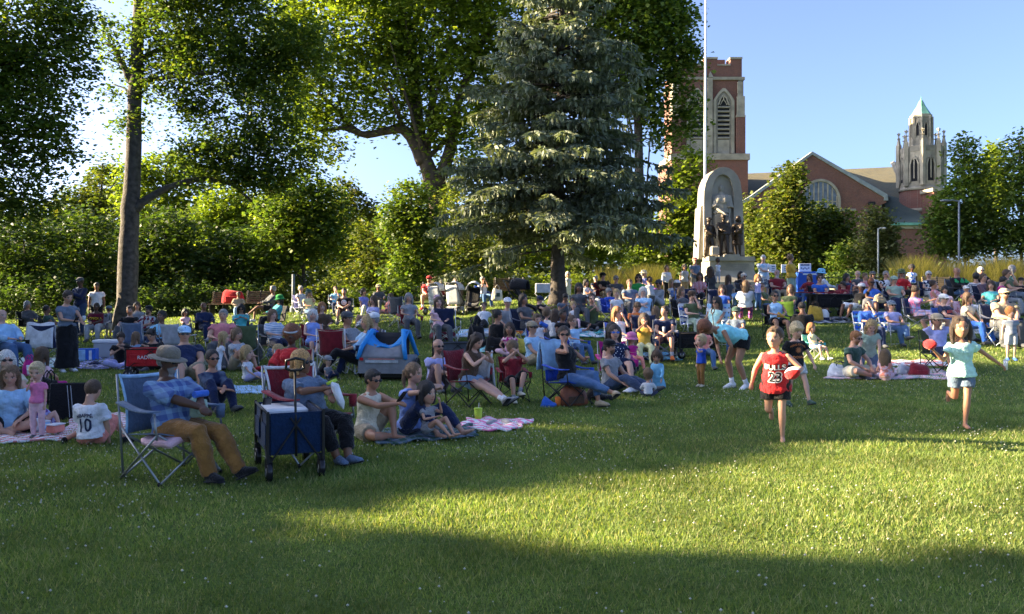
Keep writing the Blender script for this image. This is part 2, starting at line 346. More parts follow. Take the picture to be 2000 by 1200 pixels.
# ---------------------------------------------------------------- the trees one can tell apart
TG = 'trees behind the lawn'
tree('maple_tree', 'dark dense maple whose drooping crown hangs beside the tall bare trunk', -70, 24, [(20, 40, 150, 90), (90, 130, 100, 70), (20, 190, 130, 90), (70, 260, 95, 60), (20, 350, 110, 80), (-90, 150, 120, 200), (110, 40, 60, 60), (60, 400, 60, 30), (150, 20, 50, 40)],
     L_MAPLE, 1650, 20, .27, .13, .4, trunk=[(-70, 300, 0), (-50, 100, 0), (-40, -80, 0)], seed=3, limb_n=16, hollow=.25)
tree('tall_maple_tree', 'tall maple with bare grey trunk and one long arching side limb', 243, 28.5, [(420, 120, 110, 75), (340, 50, 90, 70), (520, 200, 80, 80), (455, 270, 85, 45), (262, 232, 42, 26), (560, 290, 60, 60), (500, 70, 90, 70), (300, 150, 55, 40), (385, 210, 60, 30), (215, 60, 30, 40), (235, 110, 28, 22), (400, -60, 190, 80), (370, 190, 45, 30), (540, 350, 50, 35), (345, 290, 30, 26), (590, 90, 60, 60), (440, 335, 70, 22), (505, 345, 45, 30), (220, 180, 26, 16), (400, 300, 50, 30), (470, 310, 70, 40)],
     L_MAPLE, 3100, 19, .25, .125, .42, trunk=[(252, 470, 0), (257, 380, 0), (262, 260, 0), (266, 140, 0), (272, 0, 0), (280, -120, 0)],
     limbs=[([(262, 412, 0), (290, 388, 0), (330, 366, 0), (390, 350, 0), (440, 356, 0), (470, 372, 0), (492, 395, 0)], .17, .04), ([(264, 170, 0), (246, 140, 0), (228, 100, 0), (208, 85, 0)], .16, .05),
            ([(440, 356, 0), (470, 352, .2), (520, 365, .3)], .06, .02), ([(268, 120, 0), (330, 90, .4), (420, 60, .6)], .14, .03), ([(266, 160, 0), (340, 150, -.6), (430, 140, -1)], .12, .03), ([(270, 40, 0), (360, 10, .5), (480, 30, 1)], .12, .03), ([(262, 200, 0), (245, 175, .2), (220, 165, .4)], .06, .02)], seed=5, hollow=.25, bark=mat('bark_grey', (.080, .070, .062), .95, .5, 7, 1.0, 16))
tree('linden_tree', 'great spreading linden with yellow green leaves and forked dark trunk', 860, 47, [(690, 50, 150, 80), (850, 50, 130, 90), (630, 190, 70, 60), (760, 150, 100, 55), (900, 180, 80, 100), (605, 250, 45, 45), (990, 30, 120, 70), (645, 292, 45, 20), (850, 240, 50, 40), (690, 215, 60, 30), (580, 130, 60, 60), (780, -60, 260, 60), (760, 225, 55, 22), (870, 350, 40, 35), (560, 50, 60, 60), (1010, 130, 70, 60), (920, 300, 45, 50)],
     L_LINDEN, 4800, 11, .46, .25, .75, trunk=[(858, 460, 0), (850, 380, 0), (838, 332, 0), (822, 290, 0), (812, 200, .5), (800, 90, 1), (780, 0, 1)],
     limbs=[([(828, 320, 0), (808, 278, 0), (785, 252, 0), (745, 258, 0), (705, 262, 0), (665, 225, 0), (620, 180, 0)], .45, .08), ([(705, 262, 0), (670, 250, 0), (630, 255, 0), (600, 250, .5)], .2, .05), ([(850, 370, 0), (878, 300, 0), (892, 210, 0), (930, 110, 0), (970, 30, 0)], .45, .1),
            ([(812, 210, .5), (760, 130, 1), (690, 100, 1.5), (650, 60, 2)], .2, .05), ([(806, 130, 1), (850, 70, 1), (900, 20, 1)], .2, .05), ([(785, 252, 0), (770, 200, -1), (740, 150, -1.5)], .16, .04)], seed=8, limb_n=14, bark=mat('bark_brown', (.085, .062, .042), .95, .4, 4, .9, 10))
tree('maple_tree', 'green maple crown rising behind the blue spruce near the church tower', 1250, 45, [(1240, 40, 95, 70), (1300, 110, 62, 55), (1335, 195, 28, 32), (1335, 250, 26, 20), (1210, 150, 60, 70), (1300, 20, 55, 45), (1340, 95, 22, 30), (1270, 200, 35, 45), (1350, 225, 26, 14), (1200, -40, 120, 60), (1290, 260, 24, 30), (1330, 30, 30, 18), (1345, 130, 16, 14)],
     L_MAPLE, 2200, 12, .40, .24, .5, seed=11, limb_n=12)
tree('young_linden_tree', 'bright yellow green young linden between the spruce and the stone monument', 1335, 43, [(1345, 320, 34, 36), (1325, 385, 42, 50), (1350, 430, 26, 50), (1310, 460, 48, 50), (1270, 500, 50, 32), (1345, 500, 28, 30)], L_LINDEN, 620, 12, .36, .22, .16, seed=12, limb_n=8)
for i, (px, D, bl, lm, lab, k) in enumerate([
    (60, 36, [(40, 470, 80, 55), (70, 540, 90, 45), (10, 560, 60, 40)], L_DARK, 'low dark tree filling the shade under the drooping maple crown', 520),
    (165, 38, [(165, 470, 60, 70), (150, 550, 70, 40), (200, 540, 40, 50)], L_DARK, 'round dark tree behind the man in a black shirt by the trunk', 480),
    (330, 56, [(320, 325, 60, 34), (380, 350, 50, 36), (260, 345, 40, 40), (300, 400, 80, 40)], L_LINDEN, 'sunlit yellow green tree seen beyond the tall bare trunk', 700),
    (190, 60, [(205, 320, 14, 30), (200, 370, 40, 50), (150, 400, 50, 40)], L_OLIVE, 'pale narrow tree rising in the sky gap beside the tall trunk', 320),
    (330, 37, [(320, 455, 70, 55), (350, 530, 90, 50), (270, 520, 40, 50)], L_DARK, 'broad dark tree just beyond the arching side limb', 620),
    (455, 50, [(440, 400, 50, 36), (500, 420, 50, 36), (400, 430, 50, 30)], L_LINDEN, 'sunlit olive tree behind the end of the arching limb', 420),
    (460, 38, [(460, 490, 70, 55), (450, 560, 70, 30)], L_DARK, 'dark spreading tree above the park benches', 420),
    (598, 37, [(560, 400, 60, 55), (600, 450, 75, 60), (540, 480, 60, 50), (640, 400, 40, 40), (520, 540, 50, 24), (600, 350, 36, 24)], L_MAPLE, 'mid green maple with slim trunk beside the grey lamp pole', 1000),
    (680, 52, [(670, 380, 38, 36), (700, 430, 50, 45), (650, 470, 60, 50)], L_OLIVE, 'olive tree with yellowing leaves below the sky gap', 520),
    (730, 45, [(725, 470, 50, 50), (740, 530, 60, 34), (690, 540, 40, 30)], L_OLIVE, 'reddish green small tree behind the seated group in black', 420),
    (812, 40, [(800, 385, 42, 36), (815, 450, 50, 60), (800, 520, 55, 30), (770, 430, 30, 40)], L_MAPLE, 'slender dark maple in front of the forked linden trunk', 640),
    (930, 44, [(900, 480, 60, 60), (960, 520, 50, 30), (880, 400, 28, 40)], L_OLIVE, 'small tree with pale trunk behind the row of strollers', 380),
    (1000, 58, [(960, 450, 60, 45), (1040, 470, 60, 45), (1130, 470, 60, 50), (1200, 460, 60, 50)], L_LINDEN, 'far sunlit trees glimpsed under the blue spruce branches', 620),
    (1540, 50, [(1543, 345, 26, 34), (1535, 400, 42, 36), (1525, 450, 55, 44), (1545, 500, 55, 34)], L_OLIVE, 'leafy maple with pointed sunlit top before the brick gable', 760),
    (1610, 51, [(1600, 425, 34, 34), (1620, 470, 44, 44), (1645, 430, 26, 22), (1610, 515, 50, 24)], L_OLIVE, 'bushy tree below the great arched church window', 520),
    (1480, 52, [(1470, 450, 22, 40), (1485, 510, 40, 36), (1462, 400, 10, 20)], L_OLIVE, 'narrow leafy tree between the monument and the pointed maple', 300),
    (1716, 46, [(1716, 425, 22, 26), (1718, 465, 34, 32), (1712, 505, 42, 32), (1735, 510, 26, 28)], L_PALE, 'pale small leaved birch like tree behind the light post', 520),
    (1660, 47, [(1655, 500, 30, 34), (1660, 540, 34, 22)], L_MAPLE, 'dark low tree between the bushy tree and the pale birch', 200),
    (1885, 44, [(1882, 285, 20, 26), (1895, 330, 36, 30), (1878, 385, 46, 40), (1850, 440, 42, 34), (1905, 440, 56, 46), (1870, 475, 60, 24), (1840, 405, 16, 20)], L_MAPLE, 'tall dark maple beside the copper topped turret', 1100),
    (1945, 52, [(1945, 310, 18, 36), (1940, 370, 34, 40)], L_LINDEN, 'yellow green tree between the two dark maples', 300),
    (1995, 43, [(1990, 275, 14, 24), (1992, 330, 30, 40), (1985, 410, 42, 60), (2030, 300, 40, 60), (1975, 470, 46, 30), (2060, 420, 60, 80)], L_MAPLE, 'dark maple at the end of the row beyond the tall grass', 900)]):
    tree('park_tree', lab, px, D, bl, lm, int(k * 1.15), 12, .36, .19 if D < 48 else .24, .13 if D < 48 else .2, 'tree', TG, seed=20 + i, limb_n=6)
# dark far woodland
def woodland():
    B = []
    rg = np.random.default_rng(5)
    for px in range(-200, 1330, 34):
        top = 362 + 22 * math.sin(px * .021) + 15 * math.sin(px * .05) + rg.uniform(-12, 12)
        if 670 < px < 800: top = max(top, 395)
        if 190 < px < 330: top -= 25
        if px > 900: top += 60
        D = 64 + rg.uniform(-6, 8); c = at(px, (top + 590) / 2, D); B.append((c.x, c.y, c.z, 2.2, 2.0, (590 - top) / 2 * D / FPX)); c = at(px + 17, 560, 55); B.append((c.x, c.y, c.z, 1.3, 1.2, 50 * 55 / FPX))
    for px in range(1470, 2300, 40):
        D = 66 + rg.uniform(-3, 3); c = at(px, 545, D); B.append((c.x, c.y, c.z, 2.3, 2.0, 28 * D / FPX))
    C, P = crown_points(B, 3800, 14, .5, rg, .2); V, F = leaves(P, .46, rg)
    tag(addobj('woodland', npmesh('woodland', V, F, L_OLIVE)), 'dark band of woodland closing the view beyond the park trees', 'woodland', kind='stuff')
woodland()
def shrub(px, py_top, py_bot, w, D, lm, lab, n, seed):
    b = gd(px, D); k = D / FPX; h = (py_bot - py_top) * k; cz = at(px, (py_top + py_bot) / 2, D).z - b.z
    rg = np.random.default_rng(seed); C, P = crown_points([(0, 0, cz, w * k, w * k * .7, h / 2), (w * k * .4, .2, cz * .7, w * k * .6, w * k * .5, h * .3), (-w * k * .45, -.1, cz * .75, w * k * .55, w * k * .5, h * .35)], n, 12, .22, rg, .3)
    P = P[P[:, 2] > .02]; V, F = leaves(P, .13, rg)
    root = empty('shrub', b, 0, 1, lab, 'shrub', 'shrubs along the lawn edge'); addobj('foliage', npmesh('foliage', V, F, lm), root)
    mb = MB()
    for i in range(5): mb.tube([(0, 0, -.05), (rg.uniform(-.3, .3), rg.uniform(-.2, .2), h * .3), (rg.uniform(-.8, .8) * w * k * .6, rg.uniform(-.4, .4), h * .65)], [.03, .02, .008], 5)
    mb.build('stem', BARK, root)
for i, (px, t, b_, w_, D, lm, lab, n) in enumerate([
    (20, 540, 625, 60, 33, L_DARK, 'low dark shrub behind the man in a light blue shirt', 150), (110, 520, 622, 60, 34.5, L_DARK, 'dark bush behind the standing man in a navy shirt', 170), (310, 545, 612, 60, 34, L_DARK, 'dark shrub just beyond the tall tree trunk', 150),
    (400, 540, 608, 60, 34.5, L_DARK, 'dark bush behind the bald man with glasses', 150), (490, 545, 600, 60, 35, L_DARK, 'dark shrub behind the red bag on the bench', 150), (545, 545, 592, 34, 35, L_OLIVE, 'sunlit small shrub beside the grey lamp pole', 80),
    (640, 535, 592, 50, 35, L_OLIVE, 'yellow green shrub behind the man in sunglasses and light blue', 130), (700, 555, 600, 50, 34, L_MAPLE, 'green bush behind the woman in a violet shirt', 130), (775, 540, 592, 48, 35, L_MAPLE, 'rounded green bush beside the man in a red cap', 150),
    (920, 525, 580, 50, 36, L_OLIVE, 'sunlit bush behind the woman feeding herself in black', 120), (1000, 530, 580, 46, 36, L_OLIVE, 'olive bush behind the slatted bench', 120), (1060, 528, 575, 40, 37, L_LINDEN, 'bright bush beside the spruce trunk', 100),
    (1140, 530, 570, 34, 37, L_LINDEN, 'yellow bush left of the tawny grass clumps'.replace('left of', 'next to'), 90), (1330, 510, 570, 40, 38, L_MAPLE, 'dark shrub behind the woman in a white jacket', 130), (1480, 520, 570, 36, 42, L_LINDEN, 'bright shrub beside the monument plinth', 110),
    (1545, 520, 572, 60, 41, L_MAPLE, 'dark hedge like shrub behind the white notice boards', 170), (1655, 522, 568, 48, 36.5, L_DARK, 'dark clipped bush behind the man in a white cap', 190), (1700, 535, 565, 30, 38, L_PALE, 'pale speckled shrub at the foot of the light post', 90),
    (1770, 520, 560, 36, 38, L_OLIVE, 'leafy shrub behind the person in a blue and white floral shirt', 110)]):
    shrub(px, t, b_, w_, D, lm, lab, n, 60 + i)
# tall ornamental grass
L_REED = leafmat('leaf_reed', (.10, .11, .035), (.26, .22, .09), .4, (.36, .30, .15))
def reeds(px0, px1, D0, D1, n, h, lab, seed):
    rg = np.random.default_rng(seed); D = rg.uniform(D0, D1, n); px = rg.uniform(px0, px1, n); X = (px - 1000) * D / FPX; Z = gz_np(X, D)
    cl = .75 + .35 * np.sin(px * .11 + np.sin(px * .037) * 3) ; hh = h * cl * rg.uniform(.55, 1.1, n); a = rg.uniform(0, 2 * np.pi, n); ln = hh * rg.uniform(.05, .5, n); w_ = rg.uniform(.008, .018, n)
    p0 = np.stack([X - w_, D, Z], -1); p1 = np.stack([X + w_, D, Z], -1); m0 = np.stack([X + ln * .35 * np.cos(a) - w_, D + ln * .35 * np.sin(a), Z + hh * .6], -1); m1 = m0 + np.stack([2 * w_, 0 * w_, 0 * w_], -1); t = np.stack([X + ln * np.cos(a), D + ln * np.sin(a), Z + hh], -1)
    V = np.stack([p0, p1, m1, m0, t], 1).reshape(-1, 3); k = np.arange(n) * 5; F = np.concatenate([np.stack([k, k + 1, k + 2], -1), np.stack([k, k + 2, k + 3], -1), np.stack([k + 3, k + 2, k + 4], -1)])
    tag(addobj('ornamental_grass', npmesh('ornamental_grass', V, F, L_REED)), lab, 'tall grass', kind='stuff')
reeds(1745, 2120, 37, 44, 16000, 1.75, 'tall golden ornamental grass behind the bench and the seated crowd', 1)
reeds(1150, 1315, 36, 40, 7000, 1.35, 'feathery golden grass clumps beyond the spruce trunk', 2)
# ---------------------------------------------------------------- blue spruce
def spruce():
    D = 28.5; base = gd(1090, D); k = D / FPX; rg = np.random.default_rng(4); rr = random.Random(4)
    root = empty('blue_spruce_tree', base, 0, 1, 'large blue spruce with straight bare lower trunk and layered drooping branches', 'tree')
    H = at(1100, -150, D).z - base.z
    mb = MB(); limb(mb, [(0, 0, -.2), (0, 0, 1.5), (.03, 0, 4), (.1, 0, 8), (.18, 0, H)], .31, .06, 12, .02, 3)
    mb.v = [(v[0] * (1 + .4 * math.exp(-max(0, v[2]) / .3)), v[1] * (1 + .4 * math.exp(-max(0, v[2]) / .3)), v[2]) if v[2] < 1 else v for v in mb.v]
    prof = [(525, 150), (480, 220), (430, 222), (370, 212), (300, 192), (220, 172), (140, 155), (60, 132), (0, 105), (-60, 75)]
    ys = [p[0] for p in prof][::-1]; rs = [p[1] for p in prof][::-1]
    C = []; A = []; S_ = []
    z = at(0, 462, D).z - base.z
    while z < H - .1:
        py = HOR - (z + base.z - CAMZ) / k; R_ = float(np.interp(py, ys, rs)) * k * 1.1
        nb = 10 if z < H * .75 else 8
        a0 = rr.uniform(0, 6.28)
        for i in range(nb):
            a = a0 + 2 * math.pi * i / nb + rr.uniform(-.5, .5); L = R_ * rr.uniform(.5, 1.12)
            if py > 440: L *= rr.uniform(.75, 1.05)
            dz0 = rr.uniform(-.55, .55); rise = rr.uniform(-.05, .28); pts = []
            for t in np.linspace(0, 1, 8):
                zz = z + dz0 + L * (rise * t - .42 * t * t + .22 * t ** 3) ; pts.append(Vector((math.cos(a) * L * t, math.sin(a) * L * t, zz)))
            mb.tube(pts, [.045 * (1 - .85 * t) for t in np.linspace(0, 1, 8)], 4, False)
            m = int(L * 7)
            for j in range(m):
                t = rr.uniform(.2, 1.0) ** .8; q = t * 7; i0 = min(int(q), 6); p = pts[i0].lerp(pts[i0 + 1], q - i0)
                for sd in (-1, 1):
                    bl = L * .26 * (1.15 - t) + .12; bl *= rr.uniform(.6, 1.2); ba = a + sd * rr.uniform(.6, 1.1)
                    for u in np.linspace(.1, 1, max(3, int(bl / .11))):
                        c = p + Vector((math.cos(ba) * bl * u, math.sin(ba) * bl * u, -.30 * bl * u * u + rr.uniform(-.04, .03)))
                        C.append(c); A.append((math.cos(ba), math.sin(ba), -.35)); S_.append(rr.uniform(.7, 1.3))
                        if rr.random() < .45: C.append(c + Vector((0, 0, -rr.uniform(.06, .18)))); A.append((rr.uniform(-.3, .3), rr.uniform(-.3, .3), -1)); S_.append(1.1)
        z += rr.uniform(.22, .35)
    C = np.array([tuple(c) for c in C]); A = np.array(A) + rg.normal(0, .25, (len(C), 3)); A /= np.linalg.norm(A, axis=1)[:, None]; S_ = np.array(S_)[:, None] * .13
    up = rg.normal(size=C.shape); B = np.cross(A, up); B /= np.linalg.norm(B, axis=1)[:, None]; Cc = np.cross(A, B)
    V = np.stack([C - A * S_ * .6, C + B * S_ * .36, C + A * S_, C - B * S_ * .36], 1).reshape(-1, 3)
    q = np.arange(len(C)) * 4; F = np.stack([q, q + 1, q + 2, q + 3], -1)
    addobj('crown', npmesh('crown', V, F, L_SPRUCE), root); mb.build('trunk', mat('bark_spruce', (.07, .06, .055), .95, .4, 9, 1, 22), root, True, fix=False)
    print('spruce', len(C))
spruce()
# ---------------------------------------------------------------- trees beside the lawn, outside the view, that shade it
def shade_belt():
    ex, ey, ez = SUNV
    # sunlit ground patches of the photograph (crown leaves that would shade them are cut away)
    wedge = [(-1.7, 5.28), (-.58, 6.2), (.67, 7.17), (1.45, 7.7), (2.3, 8.2), (3.2, 8.6), (4.4, 8.86), (5.9, 9.4), (8, 11), (14, 14.5), (30, 22), (40, 10), (30, 2.5), (8, 4.2), (3.0, 4.77), (1.53, 4.9), (.62, 5.0), (-.64, 5.1)]
    strip = [(3.0, 17.4), (8, 16.6), (13, 16.2), (40, 16), (40, 21.5), (12, 20.4), (6, 19.4)]
    def inside(X, Y, poly):
        r = np.zeros(len(X), bool); n = len(poly)
        for i in range(n):
            x0, y0 = poly[i]; x1, y1 = poly[(i + 1) % n]; c = ((y0 > Y) != (y1 > Y)); xi = (x1 - x0) * (Y - y0) / ((y1 - y0) if y1 != y0 else 1e-9) + x0; r ^= c & (X < xi)
        return r
    rg = np.random.default_rng(77)
    specs = [(-26, -6), (-28, 1), (-25, 8), (-27, 14.5), (-26, 21), (-29, 27), (-33, 33), (-20, -13), (-31, 4.5)]
    labs = ['in line with the foreground grass', 'abreast of the photographer', 'level with the couple in camp chairs', 'level with the striped picnic blanket', 'level with the woman in black trousers', 'level with the tall bare trunk', 'next to the drooping maple', 'behind the photographer', 'added to close a stray sunny gap', 'in the second row mid lawn', 'in the second row by the woods']
    for i, (X, Y) in enumerate(specs):
        b = Vector((X, Y, gz(X, Y))); root = empty('lawn_shade_tree', b, 0, 1, 'unseen leafy tree, crown shaped to shade the lawn, ' + labs[i].replace('foreground', 'nearest').replace('nearest', 'open'), 'tree', 'unseen trees shading the lawn')
        H = 15.5; B = [(0, 0, 9.6, 4.2, 4.6, 9.6), (1, 2, 9, 3, 3, 8), (-1, -2, 9, 3, 3, 8.5), (0, 0, 3.2, 3, 3.8, 2.6)]
        C, P = crown_points(B, 640, 13, .55, rg, .1); W = P + np.array(b)
        t = W[:, 2] / ez; LX = W[:, 0] - ex * t; LY = W[:, 1] - ey * t
        LXn = LX + .3 * np.sin(LY * 2.1 + 1); LYn = LY + .16 * np.sin(LX * 1.3) + .12 * np.sin(LX * 3.7)
        lit = inside(LXn, LYn, wedge) | inside(LXn, LYn, strip)
        lit |= (LY > 29) & (LX > 4)
        dap = (np.sin(LX * 1.1 + 3 * np.sin(LY * .7)) * np.sin(LY * 1.7 + 2 * np.sin(LX * .5)) > .12) & (LX > 3) & (LY > 20)
        lit |= (W[:, 1] > 29.5 - .12 * (W[:, 2])) & (W[:, 2] > 4)
        P = P[~(lit | dap) & (P[:, 2] > .3)]
        V, F = leaves(P, .62, rg); addobj('crown', npmesh('crown', V, F, L_MAPLE), root)
        mb = MB(); limb(mb, [(0, 0, -.2), (0, 0, 1.2), (.1, .1, 3), (.1, 0, 6)], .3, .12, 8, .02, i); mb.build('trunk', BARK, root, True, fix=False)
shade_belt()
# ================================================================ CHURCH
def brick_mat(name, c1, c2, scale, mortar=(.30, .25, .21)):
    m = bpy.data.materials.new(name); m.use_nodes = True; nt = m.node_tree; b = nt.nodes['Principled BSDF']; b.inputs['Roughness'].default_value = .9
    tc = N(nt, 'ShaderNodeTexCoord'); mp = N(nt, 'ShaderNodeMapping'); g = N(nt, 'ShaderNodeNewGeometry'); sx = N(nt, 'ShaderNodeSeparateXYZ'); nt.links.new(tc.outputs['Object'], sx.inputs[0]); ad = N(nt, 'ShaderNodeMath', operation='ADD'); nt.links.new(sx.outputs[0], ad.inputs[0]); nt.links.new(sx.outputs[1], ad.inputs[1])
    cb = N(nt, 'ShaderNodeCombineXYZ'); nt.links.new(ad.outputs[0], cb.inputs[0]); nt.links.new(sx.outputs[2], cb.inputs[1])
    br = N(nt, 'ShaderNodeTexBrick'); br.inputs['Scale'].default_value = scale; br.inputs['Color1'].default_value = (*c1, 1); br.inputs['Color2'].default_value = (*c2, 1); br.inputs['Mortar'].default_value = (*mortar, 1); br.inputs['Mortar Size'].default_value = .022; br.inputs['Brick Width'].default_value = .55
    nt.links.new(cb.outputs[0], br.inputs['Vector']); nz = N(nt, 'ShaderNodeTexNoise'); nz.inputs['Scale'].default_value = .6; nz.inputs['Detail'].default_value = 6; nt.links.new(tc.outputs['Object'], nz.inputs[0]); mr = N(nt, 'ShaderNodeMapRange'); mr.inputs[3].default_value = .7; mr.inputs[4].default_value = 1.25; nt.links.new(nz.outputs[0], mr.inputs[0])
    hs = N(nt, 'ShaderNodeHueSaturation'); nt.links.new(mr.outputs[0], hs.inputs['Value']); nt.links.new(br.outputs[0], hs.inputs['Color']); nt.links.new(hs.outputs[0], b.inputs['Base Color']); return m
BRICK = brick_mat('brick_red', (.19, .060, .036), (.115, .038, .026), 3.2, (.22, .17, .13)); CAST = mat('cast_stone', (.30, .262, .195), .88, .3, 1.2, .3, 6); CAST_D = mat('stone_dark', (.22, .195, .15), .9, .25, 1.5, .3, 6); VOID = mat('void_dark', (.012, .012, .014), .9, 0)
COPPER = mat('copper_green', (.13, .31, .23), .6, .3, 1.5, .2, 6); COPE = mat('coping_grey', (.25, .27, .26), .8, .2, 2)
def slate_mat():
    m = brick_mat('roof_slate', (.13, .125, .085), (.175, .15, .085), 1.6, (.07, .065, .05)); return m
SLATE = slate_mat(); SLATE_D = brick_mat('roof_slate_green', (.075, .10, .085), (.095, .115, .09), 1.6, (.05, .06, .05))
CHD = 94.0; CHB = gd(1500, 90); CH0 = Vector((0, 0, 0))
church = empty('church', (at(1600, 573, CHD).x, CHD, gz(20, CHD)), 0, 1, 'red brick church with stone trimmed tower, gabled hall and copper topped turret', 'church')
CO = church.location
def cw(px, py, D): return at(px, py, D) - CO
def cpart(name, mb, m, smooth=False, parent=None): return mb.build(name, m, parent or church, smooth)
def xbox(mb, x0, x1, y0, y1, D0, D1):
    """box from photo columns x0..x1 and rows y0..y1 measured at its front depth D0, going back to D1"""
    a, b = cw(x0, y1, D0), cw(x1, y0, D0); mb.box(((a.x + b.x) / 2, (D0 + D1) / 2 - CO.y, (a.z + b.z) / 2), (b.x - a.x, D1 - D0, b.z - a.z)); return mb
def arch(cx, y0, yspring, w, rise, D, n=9, pointed=True):
    """arch outline (x,z) in church space, bottom left round to bottom right"""
    P = [(cx - w, y0)]
    for i in range(n + 1):
        t = i / n
        if pointed: a = t * math.pi; s = math.sin(a) ** .8; x = -math.cos(a); P.append((cx + w * (abs(x) ** 1.25) * (1 if x > 0 else -1), yspring - rise * (1 - abs(x) ** 1.7)))
        else: a = math.pi * t; P.append((cx - w * math.cos(a), yspring - rise * math.sin(a)))
    P.append((cx + w, y0)); return [(cw(x, y, D).x, cw(x, y, D).z) for x, y in P]
def ringframe(mb, outer, inner, yf, yb):
    """band between two outlines of equal length, front at yf, back at yb"""
    n = len(outer); vs = [(x, yf, z) for x, z in outer] + [(x, yf, z) for x, z in inner] + [(x, yb, z) for x, z in outer] + [(x, yb, z) for x, z in inner]; fs = []
    for i in range(n - 1): fs += [(i, i + 1, n + i + 1, n + i), (i, 2 * n + i, 2 * n + i + 1, i + 1), (n + i, n + i + 1, 3 * n + i + 1, 3 * n + i)]
    fs += [(0, n, 3 * n, 2 * n), (n - 1, 3 * n - 1, 4 * n - 1, 2 * n - 1)]; return mb.add(vs, fs)
TD = CHD; TB = TD + 7.8; yF = TD - CO.y
cpart('tower_wall', xbox(MB(), 1322, 1452, 156, 300, TD, TB), BRICK); cpart('tower_base', xbox(MB(), 1312, 1461, 312, 590, TD - .45, TB + .4), BRICK)
cpart('parapet_wall', xbox(MB(), 1323, 1449, 128, 150, TD + .0, TB - .1), BRICK)
for x0, x1 in ((1323, 1346), (1376, 1401), (1427, 1449)):
    cpart('merlon', xbox(MB(), x0, x1, 115, 128, TD + .02, TD + .8), BRICK); cpart('merlon_coping', xbox(MB(), x0 - 1.2, x1 + 1.2, 111.5, 115.2, TD - .08, TD + .9), CAST)
for x0 in (1330, 1400, 1424): cpart('merlon', xbox(MB(), x0 - 3, x0 + 16, 117, 128, TB - .9, TB - .15), BRICK)
for x0, x1 in ((1346.2, 1375.8), (1401.2, 1426.8)): cpart('parapet_coping', xbox(MB(), x0, x1, 125.5, 128.4, TD - .08, TD + .85), CAST)
cpart('string_course', xbox(MB(), 1319, 1455, 150.2, 156, TD - .18, TB + .15), CAST); cpart('belfry_base_band', xbox(MB(), 1310, 1465, 300, 312.2, TD - .65, TB + .5), CAST)
cpart('corner_buttress', xbox(MB(), 1439, 1456, 228.4, 300, TD - .42, TD + 1.2), BRICK); cpart('corner_buttress', xbox(MB(), 1312, 1330, 228.4, 300, TD - .42, TD + 1.2), BRICK)
for x0, x1 in ((1440, 1455), (1313, 1329)):
    cpart('buttress_stone', xbox(MB(), x0, x1, 188, 225, TD - .36, TD + 1.1), CAST); cpart('buttress_offset', xbox(MB(), x0 - 1.5, x1 + 1.5, 225, 228.6, TD - .48, TD + 1.3), CAST); cpart('buttress_stone', xbox(MB(), x0 + 1, x1 - 4, 160, 188, TD - .26, TD + 1), CAST)
    b = MB(); c = cw((x0 + x1 - 3) / 2, 160, TD); b.lathe((c.x, yF + .2, c.z), [(.42, 0), (.03, .6)], 4, 1, None, math.pi / 4); cpart('buttress_cap', b, CAST)
for x in (1386, 1384 - 62): 
    pass
cpart('centre_mullion', xbox(MB(), 1382.5, 1392, 152, 300, TD - .30, TD + .3), CAST); b = MB(); c = cw(1387, 152, TD); b.lathe((c.x, yF - .05, c.z), [(.40, 0), (.03, .7)], 4, 1, None, math.pi / 4); cpart('mullion_cap', b, CAST)
for cx in (1361, 1413):
    t = MB(); ringframe(t, arch(cx, 300, 197, 20.5, 25, TD), arch(cx, 300, 197, 15, 18, TD), yF - .22, yF + .1); w1 = cpart('belfry_window', t, CAST)
    t = MB(); ringframe(t, arch(cx, 299, 198, 15, 18, TD), arch(cx, 299, 199, 11.5, 14, TD), yF - .10, yF + .1); t.build('inner_moulding', CAST_D, w1)
    t = MB(); t.prism(arch(cx, 299, 199, 11.6, 14, TD), yF - .012, yF + .05); t.build('opening_shade_panel', VOID, w1)  # flat near-black panel stands in for the shade inside; the wall is solid
    xbox(MB(), cx - 11.5, cx + 11.5, 273, 300, TD - .09, TD + .1).build('sill_panel', CAST, w1)
    for i in range(8):
        y = 207 + i * 8.6; t = MB(); a, b_ = cw(cx - 11.5, y, TD), cw(cx + 11.5, y + 4.6, TD); t.box(((a.x + b_.x) / 2, yF - .06, (a.z + b_.z) / 2), (b_.x - a.x, .30, .07), Matrix.Rotation(R(42), 3, 'X')); t.box(((a.x + b_.x) / 2, yF - .055, (a.z + b_.z) / 2 - .02), (b_.x - a.x, .03, .24)); t.build('louvre', CAST, w1)
    t = MB()
    for s in (-1, 1):
        for k_ in ((0, 0), (1, 0)): pass
        t.tube([cw(cx, 186.5, TD) + Vector((0, -.08, 0)), cw(cx + s * 5.5, 192, TD) + Vector((0, -.08, 0)), cw(cx + s * 9, 202, TD) + Vector((0, -.08, 0)), cw(cx + s * 11, 206, TD) + Vector((0, -.08, 0))], .10, 6)
        t.tube([cw(cx, 195, TD) + Vector((0, -.08, 0)), cw(cx + s * 3.4, 199, TD) + Vector((0, -.08, 0)), cw(cx + s * 6, 205, TD) + Vector((0, -.08, 0)), cw(cx + s * 10.5, 200, TD) + Vector((0, -.08, 0))], .07, 6)
    t.tube([cw(cx, 186, TD) + Vector((0, -.08, 0)), cw(cx, 196, TD) + Vector((0, -.08, 0))], .08, 6); t.build('tracery', CAST, w1)
